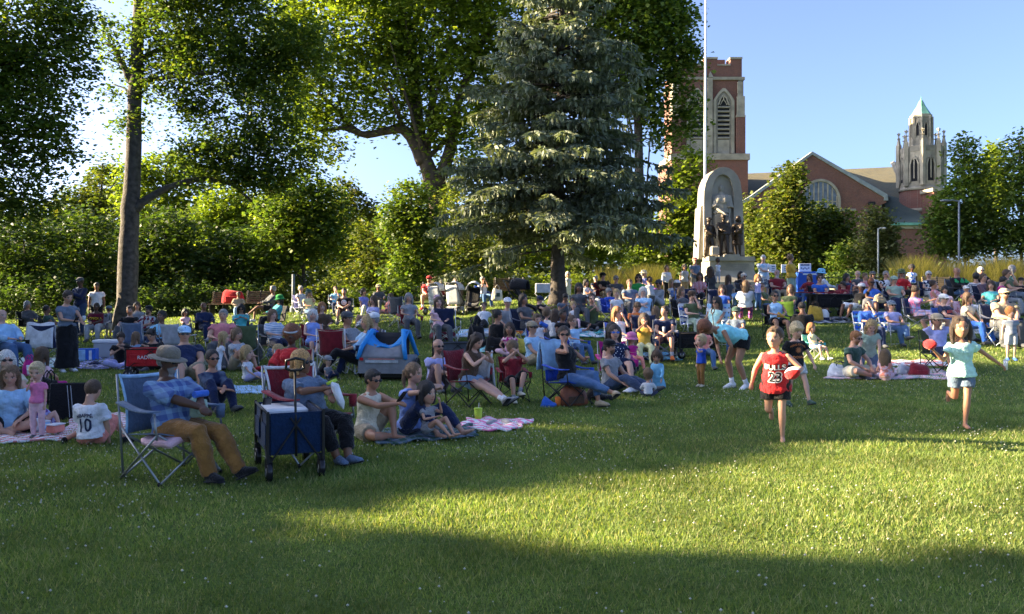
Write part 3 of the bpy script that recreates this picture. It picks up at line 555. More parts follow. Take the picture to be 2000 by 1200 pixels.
# gabled hall
GD = 88.5; yG = GD - CO.y
g = [(1440, 590), (1440, 402), (1467, 388), (1585, 301), (1731, 386), (1731, 396), (1722, 400), (1722, 590)]
cpart('gable_wall', MB().prism([(cw(x, y, GD).x, cw(x, y, GD).z) for x, y in g], yG, yG + .6), BRICK)
t = MB(); o1 = [(1430, 404), (1466, 383), (1586, 296.5), (1732, 380), (1734, 392)]; i1 = [(1434, 410), (1468, 389), (1586, 302.5), (1726, 386), (1726, 392)]
ringframe(t, [(cw(x, y, GD).x, cw(x, y, GD).z) for x, y in o1], [(cw(x, y, GD).x, cw(x, y, GD).z) for x, y in i1], yG - .15, yG + .8); cpart('gable_coping', t, COPE)
def quad(name, pts, m, th=.25): 
    t = MB(); P = [cw(*p) for p in pts]; t.add(P + [p - Vector((0, -.0, th)) for p in P], [(0, 1, 2, 3), (7, 6, 5, 4), (0, 4, 5, 1), (1, 5, 6, 2), (2, 6, 7, 3), (3, 7, 4, 0)]); return cpart(name, t, m)
quad('gable_roof', [(1586, 299, GD + .4), (1732, 384, GD + .4), (1748, 384, 105), (1600, 318, 105)], SLATE_D); quad('gable_roof', [(1586, 299, GD + .4), (1432, 406, GD + .4), (1440, 400, 105), (1580, 318, 105)], SLATE_D)
quad('main_roof', [(1440, 340, 104), (1755, 326, 104), (1772, 402, 93), (1440, 404, 93)], SLATE)
quad('aisle_roof', [(1722, 378, 96), (1775, 392, 94), (1812, 434, 88), (1738, 436, 88)], SLATE_D); cpart('gutter', xbox(MB(), 1738, 1800, 435, 440, 87.8, 88.4), COPPER); cpart('aisle_cornice', xbox(MB(), 1742, 1800, 441, 447, 88.2, 89), CAST); cpart('aisle_wall', xbox(MB(), 1742, 1850, 447, 590, 88.4, 95), BRICK)
cpart('hall_wall', xbox(MB(), 1440, 1760, 402, 590, 93.2, 100), BRICK)
t = MB(); t.tube([cw(1745, 318, 99.5), cw(1764, 362, 96)], [(.22, .35), (.22, .35)], 4); cpart('end_coping', t, CAST)
t = MB(); ringframe(t, arch(1602, 590, 394, 39, 44, GD, 16, False), arch(1602, 590, 394, 34.5, 39, GD, 16, False), yG - .18, yG + .1); w2 = cpart('great_window', t, CAST)
t = MB(); t.prism(arch(1602, 590, 394, 34.6, 39, GD, 16, False), yG - .02, yG + .05); t.build('glass', mat('church_glass', (.10, .12, .14), .25, .5, 2, spec=.7), w2)
for x in range(1572, 1636, 9):
    h = 394 - 39 * math.sqrt(max(0, 1 - ((x - 1602) / 34.6) ** 2)) ; xbox(MB(), x - 1.1, x + 1.1, h + 1, 590, GD - .10, GD + .04).build('mullion', CAST, w2)
for y in (394, 440): xbox(MB(), 1568, 1636, y - 1.2, y + 1.2, GD - .085, GD + .04).build('transom', CAST, w2)
cpart("stone_band", xbox(MB(), 1645, 1672, 408, 412, GD - .1, GD + .1), CAST); cpart("stone_band", xbox(MB(), 1676, 1722, 423, 426, GD - .07, GD + .1), CAST); cpart("floodlight", xbox(MB(), 1700, 1710, 394, 400, GD - .6, GD - .05), VOID)
# turret
UD = 93.0; uc = cw(1799, 573, UD); k9 = UD / FPX
def oct_(name, y0, y1, w0, w1, m, n=8, parent=None, a0=math.pi / 8, extra=()):
    z1, z0 = cw(0, y0, UD).z, cw(0, y1, UD).z; f = 1 / math.cos(math.pi / 8) if n == 8 else 1
    return MB().lathe((uc.x, UD - CO.y, 0), [(w1 * k9 * f, z0)] + [(w * k9 * f, cw(0, y, UD).z) for w, y in extra] + [(w0 * k9 * f, z1)], n, 1, None, a0).build(name, m, parent or church, n > 12)
oct_('turret_drum', 374, 590, 39, 39, BRICK, 28); oct_('drum_band', 410, 417, 40, 40, CAST, 28); oct_('drum_cornice', 367, 374.5, 37.5, 41, CAST, 28)
oct_('turret_belfry', 300, 367.5, 35.5, 36, CAST); oct_('belfry_parapet', 290, 300.2, 36.5, 36.5, CAST_D); oct_('lantern', 232, 292, 16.5, 19, CAST); oct_('lantern_cornice', 226, 232.3, 18.5, 18, CAST); oct_('copper_roof', 197, 226.3, 3, 17.5, COPPER, 8, extra=((13.5, 219), (7.5, 208)))
MB().tube([cw(1799, 198, UD), cw(1799, 189, UD)], [.12, .02], 6).build('finial', COPPER, church)
for i in range(8):
    a = math.pi / 8 + i * math.pi / 4; rr = 36.5 * k9 / math.cos(math.pi / 8); x, y = uc.x + rr * math.cos(a), UD - CO.y + rr * math.sin(a)
    z0, z1, z2 = cw(0, 366, UD).z, cw(0, 282, UD).z, cw(0, 265, UD).z
    p = MB().lathe((x, y, 0), [(.30, z0), (.30, z1), (.22, z1 + .05), (.06, z2), (.02, z2 + .15)], 4, 1, None, a).build('pinnacle', CAST, church)
    t = MB(); [t.box((x, y, z2 - .25 + q * .38), (.34 - .1 * q, .34 - .1 * q, .09), Matrix.Rotation(a, 3, 'Z')) for q in (0, 1)]; t.box((x, y, z2 + .28), (.10, .10, .35)); t.box((x, y, z2 + .30), (.34, .34, .10), Matrix.Rotation(a, 3, 'Z')); t.build('cross_finial', CAST, p)
    rl = 18 * k9 / math.cos(math.pi / 8); MB().lathe((uc.x + rl * math.cos(a), UD - CO.y + rl * math.sin(a), 0), [(.16, cw(0, 292, UD).z), (.14, cw(0, 230, UD).z)], 4, 1, None, a).build('lantern_rib', CAST, church)
    am = i * math.pi / 4; M = Matrix.Translation((uc.x, UD - CO.y, 0)) @ Matrix.Rotation(am + math.pi / 2, 4, 'Z')
    if math.sin(am) < .4:
        for (wd, yb, ys, rise, rad, nm) in ((9, 362, 325, 16, 36, 'turret_window'), (4, 272, 250, 9, 17.3, 'lantern_window')):
            O = [(-wd * k9, cw(0, yb, UD).z), (-wd * k9, cw(0, ys, UD).z), (-wd * .6 * k9, cw(0, ys - rise * .62, UD).z), (0, cw(0, ys - rise, UD).z), (wd * .6 * k9, cw(0, ys - rise * .62, UD).z), (wd * k9, cw(0, ys, UD).z), (wd * k9, cw(0, yb, UD).z)]
            cz = sum(z for _, z in O) / len(O); I = [(x * .72, cz + (z - cz) * .90) for x, z in O]; yy = -(rad * k9) * 1.0
            t = MB(); ringframe(t, O, I, yy - .16, yy + .1); t.v = [tuple(M @ Vector(v)) for v in t.v]; w_ = t.build(nm, CAST, church)
            I2 = [(x * .62, cz + (z - cz) * .86) for x, z in O]; t = MB().prism(I2, yy - .04, yy + .05, M); t.build('opening_shade_panel', VOID, w_)  # unlit interior given as a dark panel on the solid turret wall
            if wd > 5: t = MB(); t.box((0, yy - .10, cz), (.10, .12, (O[3][1] - O[0][1]) * .82)); t.box((0, yy - .10, cz + .9), (wd * k9 * 1.2, .12, .12)); t.v = [tuple(M @ Vector(v)) for v in t.v]; t.build('tracery', CAST, w_)
cpart('chimney_block', xbox(MB(), 1822, 1848, 367, 374, 88.2, 91), CAST); cpart('chimney_wall', xbox(MB(), 1824, 1848, 374, 447, 88.4, 91), BRICK)
# ================================================================ MONUMENT
MDp = 35.2; km = MDp / FPX; mbase = gd(1412, MDp); mbase.z = gz(mbase.x, mbase.y) - .05
STONE = mat('limestone', (.30, .275, .225), .85, .25, 1.6, .35, 9)
mon = empty('war_monument', mbase, 0, 1, 'tall arched limestone war monument on a flared plinth', 'monument')
def mw_(px, py): p = at(px, py, MDp) - mbase; return (p.x, p.z)
O = [(1362, 506), (1365, 440), (1366.5, 405), (1370.5, 402), (1371, 384), (1371.5, 372), (1374, 360), (1380, 346), (1390, 335), (1400, 329.5), (1409, 328), (1419, 329.5), (1429, 335), (1438, 345), (1442.5, 356), (1445, 372), (1447, 400), (1449.5, 440), (1453, 506)]
MB().prism([mw_(*p) for p in O], -.18, .85).build('slab', STONE, mon)
a1 = [(1371.2, 500), (1371.2, 400), (1371.7, 376), (1374.5, 361), (1380.5, 347), (1390, 336), (1400, 330.5), (1409, 329), (1419, 330.5), (1428.5, 336), (1437, 346), (1442, 358), (1444.5, 376), (1446.5, 400), (1450, 500)]
a2 = [(1386, 500), (1386, 400), (1386.5, 378), (1388, 366), (1391.5, 356), (1396, 349), (1401, 345), (1408, 343), (1415, 345), (1420, 349), (1424, 356), (1427, 366), (1428.5, 378), (1429, 400), (1429, 500)]
t = MB(); ringframe(t, [mw_(*p) for p in a1], [mw_(*p) for p in a2], -.34, -.17); t.build('arch_band', STONE, mon)
MB().prism([mw_(*p) for p in [(1370, 512), (1370, 504), (1398, 504), (1399, 500), (1428, 500), (1429, 504), (1456, 504), (1458, 512)]], -1.35, -.19).build('figure_ledge', STONE, mon)
t = MB(); pr = [(1, 512), (1.0, 530), (1.10, 541), (1.35, 552), (1.40, 585)]
zc = [(s, mw_(0, y)[1]) for s, y in pr]; x0, x1 = mw_(1373, 0)[0], mw_(1457, 0)[0]; cx_, hw2 = (x0 + x1) / 2, (x1 - x0) / 2
vs = [(cx_ + sx * hw2 * s, (-.45 + sy * .75 * s), z) for s, z in zc for sx, sy in ((-1, -1), (1, -1), (1, 1), (-1, 1))]; t.add(vs, [(l * 4 + i, l * 4 + (i + 1) % 4, l * 4 + 4 + (i + 1) % 4, l * 4 + 4 + i) for l in range(len(zc) - 1) for i in range(4)] + [(0, 1, 2, 3)]); t.build('plinth', STONE, mon)
rr = random.Random(2); t = MB()
for r_ in range(5):
    x = 1400 + rr.uniform(0, 3)
    while x < 1446 - r_ * 2: w_ = rr.uniform(1.0, 3.4); a = mw_(x, 519 + r_ * 3.4); t.box((a[0] + w_ * km / 2, -1.206, a[1]), (w_ * km * .8, .012, .028)); x += w_ + 1
t.build('inscription', mat('inscription', (.22, .21, .19), .9, 0), mon)
MB().box((mw_(1398, 0)[0] - .3, -1.0, mw_(0, 503)[1] + .22), (.35, .3, .4), None, .05).build('rock_block', STONE, mon)
# flagpole, light posts, poles
fp = gd(1377, 37.5); t = empty('flagpole', fp, 0, 1, 'tall slim white flagpole rising behind the monument', 'flagpole'); MB().tube([(0, 0, -.1), (0, 0, 6), (0.05, 0, 18)], [.075, .06, .035], 10).build('pole', WHM_ if 'WHM_' in globals() else mat('pole_white', (.70, .70, .68), .4, .05), t, True); MB().lathe((0, 0, 0), [(.16, 0), (.16, .2), (.1, .3)], 10).build('base', mat('pole_white', (.7, .7, .68)), t)
def lightpost(px, D, ytop, arm, col, lab, r=.048):
    b = gd(px, D); h = at(px, ytop, D).z - b.z; t = empty('light_post', b, 0, 1, lab, 'light post'); m = mat('post_' + col, dict(pale=(.50, .47, .38), grey=(.15, .17, .19))[col], .6, .1)
    MB().tube([(0, 0, -.1), (0, 0, h)], [r, r * .8], 10).build('pole', m, t, True); MB().lathe((0, 0, 0), [(r * 2, 0), (r * 2, .15), (r * 1.2, .25)], 10).build('base', m, t)
    if arm: a = arm * D / FPX; MB().tube([(0, 0, h - .05), (a * .4, 0, h + .02), (a * .6, 0, h)], .035, 8).build('arm', m, t); MB().ell((a * .85, 0, h - .01), (abs(a) * .32, .16, .07), None, 14, 6).build('lamp_head', m, t, True)
    return t
lightpost(1715, 44, 446, 13, 'pale', 'pale concrete light post before the small birch like tree'); lightpost(1873, 41, 392, -32, 'grey', 'grey street light with single arm beside the dark maple', .055); lightpost(573, 33.5, 536, 0, 'grey', 'short grey wooden pole standing by the slim maple', .075)
# benches
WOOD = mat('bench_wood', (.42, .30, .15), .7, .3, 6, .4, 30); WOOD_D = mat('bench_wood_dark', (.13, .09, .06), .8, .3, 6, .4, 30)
def bench(px, D, wpx, ytop, m, lab, yaw=0):
    b = gd(px, D); L = wpx * D / FPX; t = empty('park_bench', b, R(yaw), 1, lab, 'bench', 'wooden park benches'); h = .9
    for i in range(6): MB().box((0, .22 + .02 * i, .50 + .075 * i), (L, .03, .058), None, .006).build('back_slat', m, t)
    for i in range(5): MB().box((0, -.24 + .10 * i, .43), (L, .075, .03), None, .006).build('seat_slat', m, t)
    for s in (-1, 0, 1): MB().box((s * L * .44, .02, .21), (.06, .5, .42), None, .01).build('leg', BLK_, t); MB().box((s * L * .44, .27, .64), (.05, .05, .62), Matrix.Rotation(R(-12), 3, 'X'), .01).build('back_post', BLK_, t)
BLK_ = mat('black_metal', (.02, .02, .022), .4, .1, metal=.3)
bench(1838, 31, 60, 538, WOOD, 'sunlit slatted wooden bench before the tall golden grass'); bench(995, 31.5, 62, 560, WOOD_D, 'brown slatted bench behind the row of strollers'); bench(440, 32, 60, 588, WOOD_D, 'dark bench under the trees behind the seated trumpet listener'.replace('trumpet listener', 'bald man')); bench(505, 32.5, 56, 585, WOOD_D, 'dark bench beside the grey haired woman reading papers'); bench(862, 31.4, 84, 560, WOOD_D, 'dark bench behind the man in red cap')
# fence, low wall, notice boards
b = gd(1580, 34.5); t = empty('mesh_fence', b, 0, 1, 'low dark rail fence running behind the notice boards', 'fence'); 
for i in range(9): MB().tube([(-3.2 + i * .8, 0, 0), (-3.2 + i * .8, 0, .95)], .02, 6).build('post', BLK_, t)
for z in (.9, .5, .15): MB().tube([(-3.25, 0, z), (3.25, 0, z)], .014, 6).build('rail', BLK_, t)
b = gd(1664, 32.5); t = empty('low_wall', b, 0, 1, 'low tan stone wall beside the dark clipped bush', 'wall'); MB().box((0, 0, .2), (1.5, .4, .42), None, .02).build('wall', STONE, t); MB().box((0, 0, .44), (1.6, .48, .06), None, .01).build('cap', STONE, t)
for px, D, w_, y0, y1, lab, bl in ((1508, 32, 15, 517, 533, 'white notice board beside the man in floral shirt', 0), (1532, 32, 12, 517, 533, 'white notice board behind the woman in mustard blouse', 0), (1572, 31.2, 24, 515, 531, 'white printed sign above the royal blue table cover', 1)):
    b = gd(px, D); k = D / FPX; t = empty('notice_board', b, 0, 1, lab, 'notice board', 'white notice boards'); zc_ = at(px, (y0 + y1) / 2, D).z - b.z; h = (y1 - y0) * k
    MB().box((0, 0, zc_), (w_ * k, .03, h), None, .004).build('board', mat('board_white', (.72, .73, .75), .5, .04), t)
    for s in (-1, 1): MB().tube([(s * w_ * k * .4, .02, 0), (s * w_ * k * .4, .02, zc_ - h * .3)], .015, 6).build('post', BLK_, t)
    q = MB()
    if bl:
        q.box((0, -.018, zc_ + h * .32), (w_ * k * .7, .006, h * .16))
        for i in range(5): q.box((-.14 + .07 * i, -.018, zc_ - .02 - .03 * (i % 2)), (.045, .006, .05))
    else:
        for i in range(3): q.box((.04, -.018, zc_ + .08 - .07 * i), (w_ * k * .4, .006, .03))
    q.build('printing', mat('print_blue', (.05, .07, .16), .6, 0), t)
b = gd(1573, 31); t = empty('covered_table', b, 0, 1, 'table under a royal blue cover below the printed sign', 'table'); k = 31 / FPX; z = at(1573, 531, 31).z - b.z
MB().lathe((0, 0, 0), [(.62, .0), (.56, z * .5), (.52, z - .03), (.50, z)], 4, .8, None, math.pi / 4).build('cover', mat('royal_cover', (.02, .10, .50), .6, .1, 5), t); MB().box((.05, -.48 if False else -.31, z - .10), (.5, .012, .06)).build('banner_text', mat('board_white', (.7, .7, .7)), t)
# ================================================================ PEOPLE
def skin_mat(name, tone, lip=(.42, .16, .13), iris=(.05, .03, .02), brow=(.05, .035, .025), mono=None, beard=None):
    if name in MATS: return MATS[name]
    m = bpy.data.materials.new(name); m.use_nodes = True; nt = m.node_tree; b = nt.nodes['Principled BSDF']
    b.inputs['Roughness'].default_value = .48; b.inputs['Specular IOR Level'].default_value = .4
    if not mono: b.inputs['Subsurface Weight'].default_value = .0
    at_ = N(nt, 'ShaderNodeAttribute', attribute_name='hp'); sp = N(nt, 'ShaderNodeSeparateXYZ'); nt.links.new(at_.outputs['Vector'], sp.inputs[0])
    ax = N(nt, 'ShaderNodeMath', operation='ABSOLUTE'); nt.links.new(sp.outputs[0], ax.inputs[0])
    tc = N(nt, 'ShaderNodeTexCoord'); nz = N(nt, 'ShaderNodeTexNoise'); nz.inputs['Scale'].default_value = 14; nz.inputs['Detail'].default_value = 4; nt.links.new(tc.outputs['Object'], nz.inputs[0])
    mx = N(nt, 'ShaderNodeMix', data_type='RGBA'); nt.links.new(nz.outputs[0], mx.inputs[0]); mx.inputs[6].default_value = (*[c * .82 for c in tone], 1); mx.inputs[7].default_value = (min(1, tone[0] * 1.18), tone[1] * 1.08, tone[2] * 1.05, 1)
    cur = mx.outputs[2]
    def spot(cx, cz, rx, rz, col, soft=.35, xin=None, fac=1):
        nonlocal cur
        def d(src, c, r):
            s = N(nt, 'ShaderNodeMath', operation='SUBTRACT'); nt.links.new(src, s.inputs[0]); s.inputs[1].default_value = c
            q = N(nt, 'ShaderNodeMath', operation='DIVIDE'); nt.links.new(s.outputs[0], q.inputs[0]); q.inputs[1].default_value = r
            p = N(nt, 'ShaderNodeMath', operation='MULTIPLY'); nt.links.new(q.outputs[0], p.inputs[0]); nt.links.new(q.outputs[0], p.inputs[1]); return p.outputs[0]
        a = N(nt, 'ShaderNodeMath', operation='ADD'); nt.links.new(d(ax.outputs[0], cx, rx), a.inputs[0]); nt.links.new(d(sp.outputs[2], cz, rz), a.inputs[1])
        r = N(nt, 'ShaderNodeMapRange'); r.inputs[1].default_value = 1 + soft; r.inputs[2].default_value = 1 - soft; r.inputs[3].default_value = 0; r.inputs[4].default_value = fac; nt.links.new(a.outputs[0], r.inputs[0])
        fr = N(nt, 'ShaderNodeMath', operation='GREATER_THAN'); nt.links.new(sp.outputs[1], fr.inputs[0]); fr.inputs[1].default_value = .3
        f = N(nt, 'ShaderNodeMath', operation='MULTIPLY'); nt.links.new(r.outputs[0], f.inputs[0]); nt.links.new(fr.outputs[0], f.inputs[1])
        k = N(nt, 'ShaderNodeMix', data_type='RGBA'); nt.links.new(f.outputs[0], k.inputs[0]); nt.links.new(cur, k.inputs[6]); k.inputs[7].default_value = (*col, 1); cur = k.outputs[2]
    if not mono:
        if beard: spot(0, -.72, .62, .42, beard, .3, fac=.9)
        spot(.36, -.22, .16, .16, (tone[0] * 1.15, tone[1] * .72, tone[2] * .66), .8, fac=.45)
        spot(0, -.50, .22, .075, lip, .3)
        spot(.29, .03, .135, .062, (.55, .52, .48), .2); spot(.29, .03, .062, .066, iris, .2)
        spot(.29, .085, .155, .030, (.03, .02, .015), .4)
        spot(.30, .20, .17, .045, brow, .4, fac=.85)
        spot(.075, -.27, .035, .03, tuple(c * .35 for c in tone), .5)
    nt.links.new(cur, b.inputs['Base Color']); MATS[name] = m; return m
SKIN = dict(
    pale=skin_mat('skin_pale', (.58, .36, .27)), fair=skin_mat('skin_fair', (.50, .29, .20)), tan=skin_mat('skin_tan', (.38, .20, .125)), olive=skin_mat('skin_olive', (.34, .19, .12)),
    brown=skin_mat('skin_brown', (.19, .095, .055), (.20, .08, .07)), dark=skin_mat('skin_dark', (.085, .042, .026), (.13, .055, .05)),
    fairb=skin_mat('skin_fair_beard', (.48, .28, .20), beard=(.13, .07, .04)), gingb=skin_mat('skin_ginger_beard', (.50, .29, .21), beard=(.32, .13, .05)), tanb=skin_mat('skin_tan_beard', (.36, .20, .13), beard=(.06, .04, .03)),
    greyb=skin_mat('skin_grey_beard', (.095, .048, .03), beard=(.25, .24, .23)), whiteb=skin_mat('skin_white_beard', (.50, .30, .24), beard=(.6, .6, .58)))
HAIRC = dict(blk=(.018, .014, .012), dbr=(.042, .025, .016), br=(.085, .048, .026), lbr=(.17, .10, .05), bl=(.42, .28, .12), pbl=(.62, .47, .26), wh=(.62, .60, .56), gr=(.26, .25, .24), red=(.20, .065, .025), org=(.32, .13, .04), gold=(.50, .27, .09))
def hair_mat(k): c = HAIRC[k]; return mat('hair_' + k, c, .5, .5, 60, .9, 90, spec=.5)
# ---- cloth colours and patterns
CC = dict(white=(.74, .75, .78), cream=(.66, .60, .46), grey=(.27, .28, .30), lgrey=(.45, .47, .50), dgrey=(.085, .09, .10), black=(.012, .012, .014), navy=(.018, .028, .075), denim=(.07, .14, .28), ldenim=(.22, .34, .50), dnim=(.03, .055, .12),
          blue=(.04, .14, .55), royal=(.02, .08, .50), lblue=(.36, .58, .80), sky=(.25, .58, .82), teal=(.08, .42, .45), aqua=(.28, .72, .78), mint=(.50, .80, .72), green=(.03, .30, .07), olive=(.10, .13, .06), sage=(.32, .42, .33), yellow=(.75, .62, .10), pyel=(.72, .68, .36), mustard=(.55, .34, .05),
          lime=(.45, .62, .06), red=(.52, .025, .03), dred=(.22, .02, .03), maroon=(.14, .012, .03), pink=(.80, .22, .42), lpink=(.78, .50, .56), coral=(.80, .28, .22), salmon=(.62, .22, .24), magenta=(.50, .02, .22), orange=(.80, .20, .04), violet=(.20, .22, .62), lav=(.42, .42, .72), hatk=(.19, .165, .13), manb=(.075, .12, .30), wagon=(.006, .022, .065), purple=(.16, .06, .28), tan=(.46, .36, .24), khaki=(.34, .28, .19), caramel=(.27, .13, .035), brown=(.09, .055, .035), plum=(.11, .07, .09), slate=(.12, .17, .25), bluegrey=(.14, .18, .24), periw=(.22, .32, .68), dgreen=(.04, .085, .065))
def cloth(spec):
    """'navy' plain, 'stripe:white:navy', 'flower:white:navy', 'check:..', 'plaid:..'"""
    if ':' not in spec: return mat('cloth_' + spec, CC[spec], .92, .2, 9, .8, 38, spec=.1, sheen=.2)
    nm = 'cloth_' + spec.replace(':', '_')
    if nm in MATS: return MATS[nm]
    kind, a, b_ = spec.split(':'); m = mat(nm, CC[a], .88, .1, 9, .5, 30, spec=.15); nt = m.node_tree; b = nt.nodes['Principled BSDF']
    tp = N(nt, 'ShaderNodeAttribute', attribute_name='tp'); src = b.inputs['Base Color'].links[0].from_socket
    if kind in ('flower', 'tie', 'dots', 'camo'):
        t = N(nt, 'ShaderNodeTexNoise' if kind != 'dots' else 'ShaderNodeTexVoronoi'); t.inputs['Scale'].default_value = {'flower': 9, 'tie': 5, 'dots': 26, 'camo': 12}[kind]; nt.links.new(tp.outputs['Vector'], t.inputs['Vector'])
        r = N(nt, 'ShaderNodeMapRange'); nt.links.new(t.outputs[0], r.inputs[0])
        lo, hi = {'flower': (.50, .53), 'tie': (.42, .6), 'dots': (.30, .24), 'camo': (.48, .53)}[kind]; r.inputs[1].default_value = lo; r.inputs[2].default_value = hi; f = r.outputs[0]
    else:
        sp = N(nt, 'ShaderNodeSeparateXYZ'); nt.links.new(tp.outputs['Vector'], sp.inputs[0])
        def wave(o, s, th):
            q = N(nt, 'ShaderNodeMath', operation='MULTIPLY'); nt.links.new(o, q.inputs[0]); q.inputs[1].default_value = s
            q2 = N(nt, 'ShaderNodeMath', operation='FRACT'); nt.links.new(q.outputs[0], q2.inputs[0]); q3 = N(nt, 'ShaderNodeMath', operation='GREATER_THAN'); nt.links.new(q2.outputs[0], q3.inputs[0]); q3.inputs[1].default_value = th; return q3.outputs[0]
        if kind == 'stripe': f = wave(sp.outputs[2], 22, .55)
        elif kind == 'vstripe': f = wave(sp.outputs[0], 22, .6)
        else:
            w1, w2 = wave(sp.outputs[2], 10 if kind == 'plaid' else 16, .55), wave(sp.outputs[0], 10 if kind == 'plaid' else 16, .55)
            a1 = N(nt, 'ShaderNodeMath', operation='ADD'); nt.links.new(w1, a1.inputs[0]); nt.links.new(w2, a1.inputs[1]); h = N(nt, 'ShaderNodeMath', operation='MULTIPLY'); nt.links.new(a1.outputs[0], h.inputs[0]); h.inputs[1].default_value = .5; f = h.outputs[0]
    k = N(nt, 'ShaderNodeMix', data_type='RGBA'); nt.links.new(f, k.inputs[0]); nt.links.new(src, k.inputs[6]); k.inputs[7].default_value = (*CC[b_], 1); nt.links.new(k.outputs[2], b.inputs['Base Color'])
    return m
DARKPL = mat('dark_plastic', (.015, .015, .017), .25, 0); WHITEPL = mat('white_plastic', (.75, .75, .74), .4, .05)
HEADS = []
PENDING = []      # (object, kind, info) whose meshes are remeshed in one go
def ik(a, b, l1, l2, pole):
    a, b, pole = Vector(a), Vector(b), Vector(pole); d = b - a; L = d.length; mx = (l1 + l2) * .995
    if L > mx: b = a + d * (mx / L); d = b - a; L = mx
    L = max(L, abs(l1 - l2) + .02); x = (l1 * l1 - l2 * l2 + L * L) / (2 * L); h = math.sqrt(max(0, l1 * l1 - x * x)); u = d.normalized()
    p = pole - u * pole.dot(u); p = p.normalized() if p.length > 1e-5 else u.orthogonal().normalized()
    return a + u * x + p * h, b
POSES = dict(
    # pz pelvis height, lean (+ back), feet/hands as (side, forward, up) metres for a 1.75 m adult; side is outward
    low=dict(pz=.26, lean=18, foot=[(.13, .66, .07), (.15, .58, .07)], hand=[(.12, .30, .44), (.14, .28, .44)]),
    stand=dict(pz=.93, lean=0, foot=[(.10, .02, .07), (.10, -.02, .07)], hand=[(.24, .08, .80), (.24, .08, .80)]),
    crossarm=dict(pz=.93, lean=3, foot=[(.12, .02, .07), (.12, -.02, .07)], hand=[(-.10, .22, 1.16), (-.12, .26, 1.10)]),
    chair=dict(pz=.46, lean=16, foot=[(.13, .58, .07), (.15, .50, .07)], hand=[(.10, .30, .66), (.12, .28, .66)]),
    chairlean=dict(pz=.46, lean=-14, foot=[(.16, .42, .07), (.18, .38, .07)], hand=[(.05, .48, .60), (.04, .46, .60)], head=8),
    chairx=dict(pz=.46, lean=16, foot=[(-.12, .72, .26), (.12, .50, .07)], hand=[(.06, .30, .66), (.10, .28, .66)]),
    phone=dict(pz=.46, lean=10, foot=[(.13, .55, .07), (.15, .50, .07)], hand=[(.05, .38, .86), (.04, .36, .84)], head=-22),
    mouth=dict(pz=.46, lean=12, foot=[(.13, .55, .07), (.15, .50, .07)], hand=['mouth', (.12, .30, .68)]),
    mouth2=dict(pz=.46, lean=10, foot=[(.13, .55, .07), (.15, .50, .07)], hand=['drink', 'drink']),
    behind=dict(pz=.40, lean=30, foot=[(.13, .60, .07), (.15, .55, .07)], hand=['nape', 'nape'], elb=(1, .1, .6)),
    recline=dict(pz=.34, lean=38, foot=[(.12, .90, .07), (.14, .80, .07)], hand=[(.08, .20, .58), (.10, .18, .58)], head=-18),
    g_cross=dict(pz=.11, lean=-6, foot=[(-.10, .30, .06), (-.06, .40, .06)], hand=[(.14, .34, .22), (.14, .34, .22)], knee=(1, .3, .25), elb=(1, -.3, -.2)),
    g_hug=dict(pz=.11, lean=-4, foot=[(.12, .52, .06), (.14, .48, .06)], hand=[(-.02, .46, .34), (-.02, .44, .34)]),
    g_legs=dict(pz=.11, lean=4, foot=[(.10, .82, .08), (.14, .78, .08)], hand=[(.20, .30, .22), (.18, .34, .20)]),
    g_back=dict(pz=.11, lean=26, foot=[(.10, .80, .08), (.16, .62, .08)], hand=[(.26, -.32, .04), (.26, -.30, .04)], elb=(.6, -.6, 0)),
    g_side=dict(pz=.11, lean=4, foot=[(.50, .15, .06), (.38, .30, .06)], hand=[(.10, .30, .26), (.22, .22, .12)], knee=(.4, .8, .3)),
    g_phone=dict(pz=.11, lean=-8, foot=[(-.10, .34, .06), (-.06, .44, .06)], hand=[(.05, .36, .50), (.04, .34, .48)], knee=(1, .3, .25), head=-26),
    g_mouth=dict(pz=.11, lean=0, foot=[(-.10, .34, .06), (-.06, .44, .06)], hand=['mouth', (.06, .24, .50)], knee=(1, .3, .25)),
    kneel=dict(pz=.34, lean=-8, foot=[(.12, -.36, .06), (.14, -.36, .06)], hand=[(.16, .30, .30), (.16, .30, .30)], knee=(.1, 1, 0)),
)
